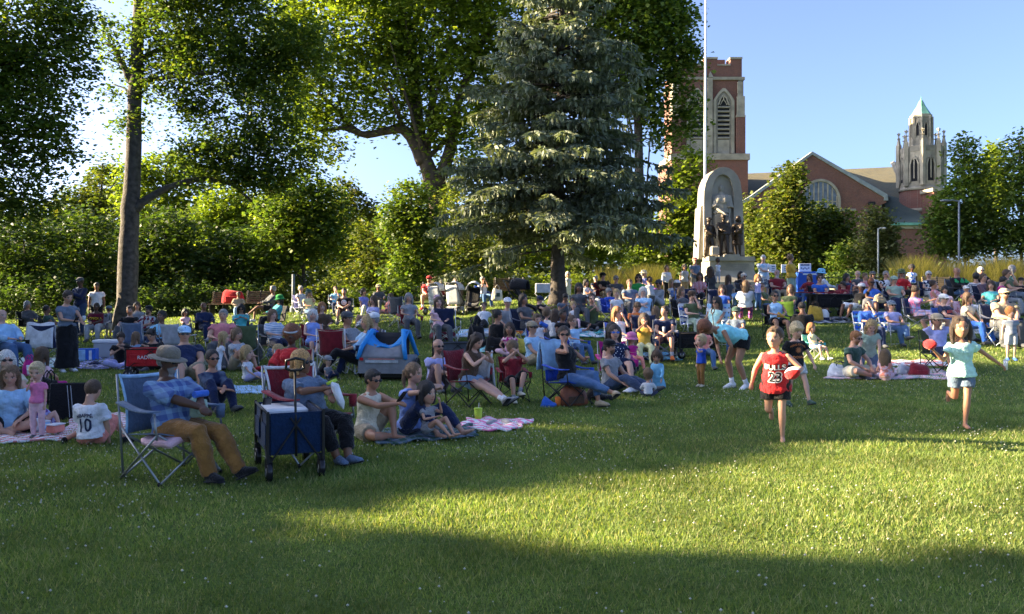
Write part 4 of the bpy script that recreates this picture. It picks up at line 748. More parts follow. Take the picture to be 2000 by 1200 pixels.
def person(px, ytop, ybase, pose, yaw, skin, top, bot, hair, label, H=1.70, bulk=1.0, sex='f', hat=None, glasses=False, vox=None, D=None, hy=0, hpit=None, sleeve=.45, leg='long', shoe='dgrey', fem=None, scalefix=True, group='people on the lawn', over=None, hairstyle=None, sock=None, zoff=0.0, mono=None, dress=False, loose=1.0, cat=None, flip=False, hem=None, seat=None, foots=None, base=None):
    """place one person: ytop = photo row of the top of the head (or hat), ybase = row of the ground below them"""
    P = dict(POSES[pose]); P.update(over or {})
    if flip: P['foot'] = P['foot'][::-1]; P['hand'] = P['hand'][::-1]
    k = H / 1.75; kid = max(0, min(1, (1.55 - H) / .75)); hs = (.124 - .016 * kid) / k      # head half-height in body units
    pz = P['pz']; lean = R(P['lean']); side = R(P.get('side', 0)); bow = P.get('bow', 0)
    up = Vector((math.sin(side), math.sin(lean) * 1.0, math.cos(lean) * math.cos(side)))    # +Y is behind the person
    up.normalize(); lat = Vector((1, 0, 0)); tw = R(P.get('twist', 0))
    lat = (lat - up * lat.dot(up)).normalized(); fwd = up.cross(lat) * -1
    fwd = -(lat.cross(up)) if (lat.cross(up)).y > 0 else lat.cross(up)
    pel = Vector((0, 0, pz)); TL = .50 * (1 - .04 * kid)
    lat2 = (lat * math.cos(tw) + fwd * math.sin(tw)).normalized()
    sw = (.160 if sex == 'f' else .182) * (1 - .06 * kid) * (.6 + .4 * bulk)
    curl = P.get('curl', .0)
    neck = pel + up * TL + fwd * curl; chest = pel + up * (TL * .72) + fwd * curl * .4; waist = pel + up * (TL * .33)
    hyr, hpr = R(hy if 'hy' not in P else P['hy']), R(P.get('head', 0) if hpit is None else hpit)
    hup = up.lerp(Vector((0, 0, 1)), .65).normalized(); hd0 = Matrix.Rotation(hyr, 3, 'Z') @ Vector((0, -1, 0)); hd = (hd0 * math.cos(hpr) + Vector((0, 0, 1)) * math.sin(hpr)).normalized()
    hup = (Vector((0, 0, 1)) * math.cos(hpr) - hd0 * math.sin(hpr)).normalized() if True else hup
    if P.get('headup') is not None: hup = Vector(P['headup']).normalized(); hd = (hd - hup * hd.dot(hup)).normalized()
    hx = hup.cross(hd) * -1; hx = hd.cross(hup) * -1
    hx = (hup.cross(hd)).normalized() * -1
    if hx.dot(Vector((math.cos(hyr), math.sin(hyr), 0))) < 0: hx = -hx
    nk_len = .024 + .014 * (1 - kid)
    skb = neck + up * .02 + (up.lerp(hup, .6)) * nk_len; hc = skb + hup * (hs * .92) + hd * (.02)
    HM = Matrix((hx, hd, hup)).transposed()     # head local (x side, y forward, z up)
    LU, LF, HL = .285 * (1 - .03 * kid), .25 * (1 - .03 * kid), .43 * (1 - .03 * kid)
    Sh = [neck + lat2 * (-sw) * s + up * (-.072) for s in (-1, 1)]
    def loc3(t, s): return Vector((t[0] * s, -t[1], t[2]))
    j = dict(hand=[], elb=[], knee=[], foot=[], hip=[]); el = P.get('elb', (.7, -.5, -.4))
    for i, s in enumerate((1, -1)):
        sh = neck + lat2 * sw * s - up * .055; tg = P['hand'][i]
        if isinstance(tg, str):
            q = {'mouth': (.25 * s, 1.35, -.75), 'chin': (.3 * s, 1.25, -1.0), 'brow': (.5 * s, 1.2, .55), 'nape': (.7 * s, -1.05, .1), 'drink': (.35 * s, 1.75, -.55), 'cheek': (.95 * s, .9, -.5), 'phone': (.4 * s, 3.0, -1.3), 'wave': (2.6 * s, 1.0, .6)}[tg]; tgv = hc + HM @ Vector([c * hs for c in q])
        else: tgv = loc3(tg, s)
        e_, h_ = ik(sh, tgv, LU, LF, loc3(P.get('elb%d' % i, el if not isinstance(tg, str) or 'elb' in P else (.4, .25, -1)), s)); j['elb'].append(e_); j['hand'].append(h_)
        hip = pel + Vector((.088 * s * (.7 + .3 * bulk), 0, 0)); kn = P.get('knee%d' % i, P.get('knee', (.12, .8, .6))); k_, f_ = ik(hip, loc3(P['foot'][i], s), HL, HL, loc3(kn, s)); j['hip'].append(hip); j['knee'].append(k_); j['foot'].append(f_)
    Sh = [neck + lat2 * sw - up * .072, neck - lat2 * sw - up * .072]
    top_z = hc.z + hs * (1.0 + .10)
    if hat: top_z += .02
    if base is not None: loc = base
    elif D: loc = gd(px, D)
    elif ybase: loc = gp(px, ybase)
    else:
        DD = np.arange(6.5, 32, .05); f_ = CAMZ - (ytop - HOR) * DD / FPX - gz_np((px - 1000) * DD / FPX, DD) - top_z * k; q = np.nonzero(f_ <= 0)[0]
        loc = gd(px, float(DD[q[0]]) if len(q) else 28.0)
        if not len(q) or q[0] == 0: print('noD', label)
    # scale so that the head top meets its photo row
    sc = k
    if ytop is not None and scalefix:
        need = (CAMZ - (ytop - HOR) * loc.y / FPX - loc.z) / top_z; sc = max(k * .84, min(k * 1.16, need))
        if abs(need / sc - 1) > .06: print('scale?', label[:40], round(need / k, 2), round(loc.y, 1))
    if vox is None: s_ = FPX / loc.y; vox = .0095 if s_ > 150 else (.0135 if s_ > 105 else (.019 if s_ > 76 else .026))
    vox = vox / sc
    root = empty('person', loc + Vector((0, 0, zoff)), R(yaw), sc, label, cat or 'person', group)
    skm = mono or SKIN[skin]; mf = .86 if sex == 'f' else 1.0; fine = vox * sc < .012
    # ---------------- body
    b = MB(); cw = .145 * (.45 + .55 * bulk) * (1 - .1 * kid); hw = (.165 if sex == 'f' else .155) * (.4 + .6 * bulk) * (1 - .08 * kid); dp = .105 * (.3 + .7 * bulk); wa = (.118 if sex == 'f' else .14) * (.15 + .85 * bulk)
    def torso(mb, grow=0., z0=-.10, z1=1.0, wmul=1.0, flare=0):
        q = ([(hem, hw * 1.06, dp * 1.25), (hem * .5, hw * 1.08, dp * 1.25)] if hem and mb is not b and z0 < -.1 and wmul == 1 else []) + [(-.10, hw * .72 if not (hem and mb is not b and z0 < -.1) else hw * 1.06, dp * .8 if not (hem and mb is not b and z0 < -.1) else dp * 1.22), (-.02, hw, dp * 1.12), (.10, hw * .98, dp * 1.08), (.20, wa * 1.08, dp * .95), (.33, wa, dp * .90 * (1 + .25 * max(0, bulk - 1))), (.48, cw * .98, dp * 1.0), (.64, cw * 1.12, dp * 1.08), (.80, sw * .98, dp * 1.0), (.88, sw * .92, dp * .84), (.95, sw * .68, dp * .70), (1.02, sw * .38, dp * .55), (1.06, .055, .055)]
        pts = []; rr = []
        for t, a, d_ in q:
            if t < z0 or t > z1 + .05: continue
            p = pel + up * (TL * t) + fwd * (curl * t * t); g = grow * (1 if t < .9 else .5); pts.append(p); fl = flare * max(0, .5 - t)
            rr.append(((d_ + g + fl), (a * wmul + g + fl)))
        if len(pts) > 2: mb.tube(pts, rr, 16, upv=fwd)
    torso(b)
    if sex == 'f' and kid < .4:
        for s in (-1, 1): b.ell(pel + up * (TL * .66) + fwd * (dp * .78) + lat2 * (.065 * s), (.062, .055, .06), n=10, m=6)
    if bulk > 1.25: b.ell(pel + up * (TL * .30) + fwd * (dp * .55), (wa * .85, dp * .85, .14), n=12, m=8)
    nr = (.052 if sex == 'f' else .062) * (.7 + .3 * bulk) * (1 - .12 * kid)
    b.tube([neck - up * .05, neck + up * .01, skb + hup * hs * .35 - hd * .01], [nr * 1.35, nr, nr * .95], 12)
    # head: cranium, jaw, nose, ears
    hw_ = hs * .70
    def H3(x, y, z): return hc + HM @ Vector((x * hs, y * hs, z * hs))
    b.ell(H3(0, -.08, .22), (hs * .72, hs * .84, hs * .80), HM, 18, 12)
    b.ell(H3(0, .10, -.18), (hs * .62, hs * .66, hs * .72), HM, 16, 10)
    b.ell(H3(0, .34, -.62), (hs * .36, hs * .34, hs * .34), HM, 12, 8)
    b.ell(H3(0, .76, -.18), (hs * .10, hs * .17, hs * .17), HM, 8, 6); b.tube([H3(0, .66, .12), H3(0, .80, -.16)], [hs * .06, hs * .09], 6)
    b.ell(H3(0, .66, -.50), (hs * .20, hs * .10, hs * .085), HM, 10, 6)
    if vox * sc < .022:
        for s in (-1, 1): b.ell(H3(.73 * s, -.02, -.05), (hs * .07, hs * .15, hs * .21), HM, 8, 6)
    ar = (.040 if sex == 'f' else .050) * (.45 + .55 * bulk) * (1 - .1 * kid); lr = (.078 if sex == 'f' else .082) * (.4 + .6 * bulk) * (1 - .12 * kid)
    hr = .041 * (1 - .12 * kid)
    wr = []
    for i in (0, 1):
        S, E, Hn = Sh[i], j['elb'][i], j['hand'][i]
        b.tube([S.lerp(chest, .25), S, S.lerp(E, .35), S.lerp(E, .8), E, E.lerp(Hn, .3), E.lerp(Hn, .75), Hn], [ar * 1.0, ar * 1.12, ar * 1.04, ar * .88, ar * .82, ar * .86, ar * .62, ar * .54], 12)
        d = (Hn - E).normalized(); d = (d + (Vector((0, -.35, -.1)) if False else Vector((0, 0, 0)))).normalized(); hdv = P.get('hdir%d' % i); hdv = loc3(hdv, 1 if i == 0 else -1) if hdv else d; hdv = (hdv).normalized()
        wr.append((Hn, hdv)); sidev = hdv.cross(Vector((0, 0, 1)) if abs(hdv.z) < .8 else Vector((0, -1, 0))).normalized(); nv = sidev.cross(hdv)
        if fine:
            pm = Hn + hdv * .045; b.tube([Hn, Hn + hdv * .03, Hn + hdv * .085], [(.016, .022), (.017, .036), (.013, .036)], 10, upv=nv)
            fists = P.get('fist', .55); rnd = random.Random(i)
            for f_ in range(4):
                o = Hn + hdv * .083 + sidev * (-.027 + .018 * f_); ln = (.030, .034, .032, .025)[f_]; a = fists * (1 + .15 * f_); pt = [o - hdv * .02, o]; q = hdv
                for t in range(3):
                    ang = a * (t + .6); dd = (hdv * math.cos(ang) - nv * math.sin(ang)); pt.append(pt[-1] + dd * ln * (1, .8, .65)[t])
                b.tube(pt, [.0095, .0095, .009, .0085, .0075], 7)
            s_ = 1 if i == 0 else -1; td = (hdv * .7 + sidev * (.75 * s_) - nv * .3).normalized(); b.tube([Hn + hdv * .02, Hn + hdv * .03 + sidev * .022 * s_, Hn + hdv * .03 + td * .05, Hn + hdv * .035 + td * .05 + (hdv - nv * .4) * .025], [.013, .013, .011, .009], 7)
        else:
            b.tube([Hn, Hn + hdv * .05, Hn + hdv * .12, Hn + hdv * .16 - nv * .02], [(.018, hr * .75), (.02, hr * 1.05), (.015, hr), (.010, hr * .6)], 8, upv=nv)
            b.tube([Hn + hdv * .03, Hn + hdv * .06 + sidev * .04, Hn + hdv * .09 + sidev * .045], [.016, .013, .010], 6)
        hp_, K, F = j['hip'][i], j['knee'][i], j['foot'][i]
        b.tube([hp_.lerp(pel, .3) + Vector((0, 0, .02)), hp_, hp_.lerp(K, .3), hp_.lerp(K, .8), K, K.lerp(F, .3), K.lerp(F, .7), F], [lr * 1.1, lr * 1.18, lr * 1.08, lr * .78, lr * .70, lr * .74, lr * .50, lr * .40], 14)
    # feet
    feet = []
    for i in (0, 1):
        K, F = j['knee'][i], j['foot'][i]; sh_ = (F - K).normalized(); fd = Vector((0.12 * (1 if i == 0 else -1), -1, 0)); fd = fd - sh_ * fd.dot(sh_) * .75
        if P.get('fdir%d' % i): fd = loc3(P['fdir%d' % i], 1 if i == 0 else -1)
        fd.normalize(); fl = .155 * (1 - .08 * kid); un = Vector((0, 0, 1)) - fd * fd.z; un = un.normalized() if un.length > .2 else -sh_
        feet.append((F, fd, un, fl)); b.tube([F - fd * .035 - un * .02, F + fd * .02 - un * .018, F + fd * fl * .6 - un * .035, F + fd * fl - un * .045], [(.034, .030), (.036, .036), (.026, .042), (.016, .034)], 10, upv=un)
    def out(name, mb, m, sm=3, v=vox, fold=0, wh='cloth', dec=True):
        me = bpy.data.meshes.new(name); me.from_pydata(mb.v, [], mb.f); me.materials.append(m); o = addobj(name, me, root)
        md = o.modifiers.new('r', 'REMESH'); md.mode = 'VOXEL'; md.voxel_size = v
        s2 = o.modifiers.new('s', 'SMOOTH'); s2.iterations = sm; s2.factor = .5
        dm = o.modifiers.new('d', 'DECIMATE'); dm.ratio = (.28 if v * sc > .0175 else .36 if v * sc > .0115 else .44) if wh != 'hair' else .3
        PENDING.append((o, wh, dict(hc=hc.copy(), HM=HM.copy(), hs=hs, fold=fold, pel=pel.copy(), up=up.copy(), lat=lat2.copy(), fwd=fwd.copy(), seed=hash(label) % 1000 if False else sum(map(ord, label)) % 997)))
        return o
    body = out('body', b, skm, 2 if not fine else 2, wh='body')
    # ---------------- clothes
    HEADS.append((root.name, hc.copy(), hs, HM.copy()))
    made = dict(root=root, body=body, sc=sc, loc=loc, j=j, hc=hc, HM=HM, hs=hs, neck=neck, pel=pel, up=up, fwd=fwd, lat=lat2, wr=wr, feet=feet, vox=vox, yaw=yaw)
    M_ = (lambda s: mono) if mono else cloth
    if top:
        t = MB(); g = .014 * loose + (.004 if fine else .006); torso(t, g + .005, (hem - .01) if hem else (-.02 if pose not in ('stand', 'crossarm') else -.12) if not (dress or leg in ('skirt', 'maxi')) else .1, .96, flare=.03 * loose)
        if sex == 'f' and kid < .4:
            for s in (-1, 1): t.ell(pel + up * (TL * .66) + fwd * (dp * .78) + lat2 * (.065 * s), (.062 + g, .055 + g, .06 + g), n=10, m=6)
        if bulk > 1.25: t.ell(pel + up * (TL * .30) + fwd * (dp * .55), (wa * .85 + g, dp * .85 + g, .15), n=12, m=8)
        if sleeve > 0:
            for i in (0, 1):
                S, E, Hn = Sh[i], j['elb'][i], j['hand'][i]; s1 = min(1, sleeve * 1.0 if sleeve <= 1 else 1); pts = [S.lerp(chest, .35), S, S.lerp(E, s1 * .5), S.lerp(E, s1)]; rr = [ar * 1.0 + g * .8, ar * 1.12 + g * .8, ar * 1.10 + g * 1.1, ar * 1.0 + g * 1.7]
                if sleeve > 1: e2 = E.lerp(Hn, sleeve - 1); pts += [E.lerp(e2, .5), e2]; rr[-1] = ar * .95 + g; rr += [ar * .9 + g, ar * .75 + g]
                t.tube(pts, rr, 12)
        else:
            for i in (0, 1): t.tube([neck + lat2 * (.06 if i == 0 else -.06) - up * .0, neck + lat2 * (.10 if i == 0 else -.10) + fwd * .04 - up * .06], [.03, .035], 8)
        made['shirt'] = out('shirt' if not dress else 'dress', t, M_(top), 2, fold=.006)
    if dress or leg in ('skirt', 'maxi'):
        t = MB(); g = .02; A_ = j['knee']; ln = {'skirt': .9}.get(leg, 1.0) if leg != 'maxi' else 1
        mid = (A_[0] + A_[1]) / 2; wd = (A_[0] - A_[1]).length / 2
        kk = [pel.lerp(A_[0], ln), pel.lerp(A_[1], ln)]
        t.tube([pel + up * .10, pel + Vector((0, 0, .0)), pel.lerp(mid, .5), pel.lerp(mid, ln)], [(dp * 1.1 + g, wa + g), (dp * 1.25 + g, hw * 1.08 + g), (lr * 1.15 + g, hw * .95 + wd * .5 + g), (lr * 1.0 + g, hw * .6 + wd + g)], 16, upv=Vector((0, -1, 0)) if pose in ('stand', 'crossarm') else Vector((0, 0, 1)))
        if leg == 'maxi':
            ft = (j['foot'][0] + j['foot'][1]) / 2; w2 = (j['foot'][0] - j['foot'][1]).length / 2 + .07
            t.tube([pel.lerp(mid, .8), mid, mid.lerp(ft, .5), mid.lerp(ft, .93)], [(lr * 1.2 + g, hw * .6 + wd + g), (lr * 1.2 + g, hw * .62 + wd + g), (.12, hw * .5 + wd * .6 + w2 * .5), (.15, .10 + w2)], 16, upv=Vector((0, -1, 0)))
        made['skirt'] = out('skirt', t, M_(bot or top), 2, fold=.010)
    elif bot:
        t = MB(); g = .013 * loose + (.004 if fine else .006); torso(t, g * .45, -.11, .16, 1.001)
        ext = {'long': 2.0, 'short': .62, 'crop': 1.75, 'vshort': .42, 'knee': .92}[leg]
        for i in (0, 1):
            hp_, K, F = j['hip'][i], j['knee'][i], j['foot'][i]; fl = 1.35 if leg in ('short', 'vshort', 'knee') else 1.0; g2 = g * fl
            pts = [hp_.lerp(pel, .35) + Vector((0, 0, .03)), hp_]; rr = [lr * 1.12 + g, lr * 1.2 + g2]
            e1 = min(1, ext)
            for q, m_ in ((.3, 1.1), (.7, .88), (1, .76)):
                pts.append(hp_.lerp(K, e1 * q)); rr.append(lr * float(np.interp(e1 * q, [0, .3, .8, 1], [1.2, 1.08, .8, .72])) + g2 * (1 + .4 * q * (fl > 1)))
            if ext > 1:
                for q in (.35, .7, 1.0): u = (ext - 1) * q; pts.append(K.lerp(F, u)); rr.append(lr * float(np.interp(u, [0, .3, .7, 1], [.70, .76, .56, .50])) + g * 1.1 * (1.0 if leg != 'crop' else .6))
            t.tube(pts, rr, 14)
        made['trousers'] = out('trousers' if ext > 1 else 'shorts', t, M_(bot), 2, fold=.0045)
    if sock:
        for i in (0, 1):
            K, F = j['knee'][i], j['foot'][i]; t = MB(); t.tube([F - (F - K).normalized() * .12, F - (F - K).normalized() * .04, F], [lr * .52, lr * .48, lr * .48], 12); t.build('sock', M_(sock), root, True)
    if shoe:
        for (F, fd, un, fl) in feet:
            t = MB(); t.tube([F - fd * .058 - un * .02, F - fd * .035 - un * .012, F + fd * .03 - un * .008, F + fd * fl * .65 - un * .028, F + fd * (fl + .005) - un * .042, F + fd * (fl + .028) - un * .05], [(.022, .022), (.047, .040), (.048, .045), (.036, .050), (.026, .046), (.012, .026)], 12, upv=un)
            sole = MB(); sole.tube([F - fd * .06 - un * .062, F + fd * .03 - un * .062, F + fd * (fl + .03) - un * .062], [(.010, .034), (.010, .042), (.010, .040)], 10, upv=un)
            o = t.build('shoe', M_(shoe), root, True); sole.build('sole', M_('dgrey' if shoe in ('white', 'lgrey') else 'black') if not mono else mono, o, True)
    # ---------------- hair
    hst = hairstyle or ('long' if sex == 'f' else 'short')
    if hair and hst != 'bald':
        t = MB(); thick = {'short': .09, 'buzz': .05, 'afro': .26, 'curly': .22, 'bob': .15, 'long': .13, 'bun': .10, 'pony': .10, 'mop': .2, 'bowl': .16, 'balding': .05, 'kid': .11}.get(hst, .1)
        bz = .26 if hst != 'balding' else .02
        if hst == 'balding':
            t.ell(H3(0, -.34, -.02), (hs * .76, hs * .66, hs * .46), HM, 16, 8)
        else:
            t.ell(H3(0, -.17, bz + thick * .2), (hs * (.72 + thick * .9), hs * (.82 + thick * .6), hs * (.80 + thick)), HM, 18, 12)
        if hst == 'afro': t.ell(H3(0, -.45, .30), (hs * 1.08, hs * .80, hs * 1.0), HM, 16, 10)
        if hst in ('short', 'kid', 'curly', 'mop', 'bowl'): t.ell(H3(0, -.42, -.15), (hs * .70, hs * .52, hs * .52), HM, 14, 8)
        if hst in ('bowl', 'mop'): t.tube([H3(-.55, .50, .50), H3(0, .76, .50), H3(.55, .50, .50)], [hs * .2, hs * .2, hs * .2], 8)
        if hst in ('short', 'kid'): t.tube([H3(-.42, .44, .72), H3(0, .62, .78), H3(.42, .44, .72)], [hs * .16, hs * .17, hs * .16], 8)
        if hst in ('long', 'bob', 'wavy'):
            dn = -1.05 if hst == 'bob' else -2.3; w = .78
            for s in (-1, 1): t.tube([H3(.55 * s, .10, .70), H3(.80 * s, .0, .1), H3((.80) * s, -.02, -.5), H3(.72 * s, .10 if hst != 'bob' else 0, dn * (.9 if hst != 'bob' else 1))], [hs * .2, hs * .24, hs * .26, hs * .14], 8, upv=hx)
            bk = H3(0, -.75, -1.0); end = (neck - fwd * (dp * .9) - up * (.16 if hst != 'bob' else -.03))
            t.tube([H3(0, -.62, .3), H3(0, -.66, -.4), bk, end], [(hs * .35, hs * .75), (hs * .34, hs * .82), (hs * .26, hs * .80), (hs * .12, hs * .60)], 14, upv=hd)
        if hst == 'bun': t.ell(H3(0, -.85, .75), (hs * .34, hs * .32, hs * .32), HM, 10, 8); t.ell(H3(0, -.45, -.1), (hs * .66, hs * .5, hs * .5), HM, 12, 8)
        if hst == 'pony': t.ell(H3(0, -.45, -.1), (hs * .66, hs * .5, hs * .5), HM, 12, 8); t.tube([H3(0, -.85, .3), H3(0, -1.15, .1), H3(0, -1.15, -.8), H3(0, -1.0, -1.6)], [hs * .16, hs * .24, hs * .24, hs * .08], 8)
        if hst == 'curly' or hst == 'afro' or hst == 'wavy':
            rr = random.Random(3)
            for i in range({'wavy': 14, 'afro': 0}.get(hst, 26)):
                a = rr.uniform(0, 6.28); z = rr.uniform(-.1, 1) ; q = math.sqrt(max(0, 1 - z * z)) * (.80 + thick)
                y = -.17 + q * math.sin(a)
                if y > .45 and z < .6: continue
                t.ell(H3(q * math.cos(a) * .85, y, .3 + z * (.72 + thick)), (hs * .2,) * 3, HM, 6, 4)
        made['hair'] = out('hair', t, (mono or hair_mat(hair)), 1, v=max(vox * .9, .006), wh='hair')
    if hat:
        lift = .50 if hat.startswith('sun') else .42
        kind, hc1 = hat.split(':')[0], hat.split(':')[1]; hm = M_(hc1); t = MB(); tilt = HM @ Matrix.Rotation(R(-6 if kind != 'backcap' else 0), 3, 'X')
        def prof(mb, pr, rot=tilt, sy=1.12, c=(0, -.10, lift), n=18): mb.lathe(H3(*c), [(r_ * hs, z_ * hs) for r_, z_ in pr], n, sy, rot)
        if kind in ('cap', 'backcap', 'visor'):
            prof(t, [(.84, -.12), (.86, .05), (.83, .3), (.70, .52), (.46, .68), (.18, .75), (.02, .76)] if kind != 'visor' else [(.84, -.1), (.86, 0), (.84, .22)])
            o = t.build('hat', hm, root, True); s = 1 if kind != 'backcap' else -1; br = MB()
            br.sheet(lambda u, v: H3((u - .5) * 1.35, -.10 + s * (.80 + (.72 * v) * (1 - .9 * (2 * u - 1) ** 2) + .12 * (1 - (2 * u - 1) ** 2)) * (1) - s * .30 * (2 * u - 1) ** 2, .36 + .02 - .10 * v - .10 * (2 * u - 1) ** 2), 8, 4, .012)
            br.build('brim', M_(hat.split(':')[2]) if hat.count(':') > 1 else hm, o, True)
        else:
            bw, bd = {'sun': (1.42, -.20), 'bucket': (1.25, -.42), 'fedora': (1.28, -.02), 'straw': (1.45, -.12), 'campaign': (1.5, 0), 'beret': (.9, 0)}[kind]
            prof(t, [(.86, -.08), (.88, .1), (.82, .50), (.70, .66), (.40, .80), (.02, .80)]); o = t.build('hat', hm, root, True); br = MB()
            br.lathe(H3(0, -.10, lift), [((.84) * hs, -.05 * hs), (bw * .8 * hs, (bd * .5 - .04) * hs), (bw * hs, bd * hs), (bw * 1.0 * hs, (bd - .05) * hs), (.8 * hs, -.10 * hs)], 22, 1.12, tilt); br.build('brim', hm, o, True)
    if glasses:
        t = MB(); gm = DARKPL if glasses is True else mat('lens_' + glasses, CC[glasses], .15, 0, spec=.8)
        for s in (-1, 1):
            t.ell(H3(.30 * s, .74, .04), (hs * .235, hs * .10, hs * .155), HM, 10, 6); t.tube([H3(.50 * s, .66, .08), H3(.78 * s, .1, .06)], hs * .03, 5)
        t.tube([H3(-.12, .82, .08), H3(.12, .82, .08)], hs * .035, 5); t.build('sunglasses', gm, root, True)
    return made
def flush_people():
    """one depsgraph pass remeshes every pending body and garment; then fold, colour coordinates and smooth shading"""
    global PENDING
    bpy.context.view_layer.update(); dg = bpy.context.evaluated_depsgraph_get(); tot = 0
    for o, wh, I in PENDING:
        ev = o.evaluated_get(dg); me = bpy.data.meshes.new_from_object(ev, preserve_all_data_layers=False, depsgraph=dg); me.name = o.name
        old = o.data; o.modifiers.clear(); o.data = me; bpy.data.meshes.remove(old); n = len(me.vertices); tot += len(me.polygons) * 2
        if n == 0: print('EMPTY remesh', o.name, o.parent['label']); continue
        V = np.empty(n * 3, np.float32); me.vertices.foreach_get('co', V); V = V.reshape(-1, 3)
        if wh == 'body':
            Q = (V - np.array(I['hc'])) @ np.array(I['HM']) / I['hs']; far = np.linalg.norm(Q, axis=1) > 1.6; Q[far] = (9, -9, 9)
            a = me.attributes.new('hp', 'FLOAT_VECTOR', 'POINT'); a.data.foreach_set('vector', Q.astype(np.float32).ravel())
        else:
            B = np.array([I['lat'], I['fwd'], I['up']]); Q = (V - np.array(I['pel'])) @ B.T + I['seed'] * (.0 if wh == 'cloth' else 0)
            if wh == 'cloth':
                a = me.attributes.new('tp', 'FLOAT_VECTOR', 'POINT'); a.data.foreach_set('vector', Q.astype(np.float32).ravel())
                Nn = np.empty(n * 3, np.float32); me.vertices.foreach_get('normal', Nn); Nn = Nn.reshape(-1, 3); s = I['seed']; f = I['fold']
                w = np.sin(V[:, 0] * 34 + V[:, 2] * 19 + s) * np.sin(V[:, 1] * 27 - V[:, 2] * 23 + s * 2) + .6 * np.sin(V[:, 2] * 57 + 4 * np.sin(V[:, 0] * 11 + s) + 3 * np.sin(V[:, 1] * 13)) + 1.1 * (1 - np.abs(np.sin(V[:, 2] * 21 + 5 * np.sin(V[:, 0] * 7 + s) + 4 * np.sin(V[:, 1] * 8 + s * 3)))) ** 3
                V = V + Nn * (w * f)[:, None]
            elif wh == 'hair':
                Nn = np.empty(n * 3, np.float32); me.vertices.foreach_get('normal', Nn); Nn = Nn.reshape(-1, 3)
                Q2 = (V - np.array(I['hc'])) @ np.array(I['HM']) / I['hs']; w = np.sin(Q2[:, 0] * 17 + 2 * np.sin(Q2[:, 2] * 3)) * .6 + np.sin(np.arctan2(Q2[:, 0], Q2[:, 1]) * 23 + Q2[:, 2] * 2) * .5; V = V + Nn * (w * I['hs'] * .022)[:, None]
            me.vertices.foreach_set('co', V.astype(np.float32).ravel())
        me.shade_smooth(); me.update()
    PENDING = []; print('people tris', tot, 'time', round(time.time() - T0, 1))
def W(m, p): return m['root'].location + Matrix.Rotation(R(m['yaw']), 3, 'Z') @ (Vector(p) * m['sc'])
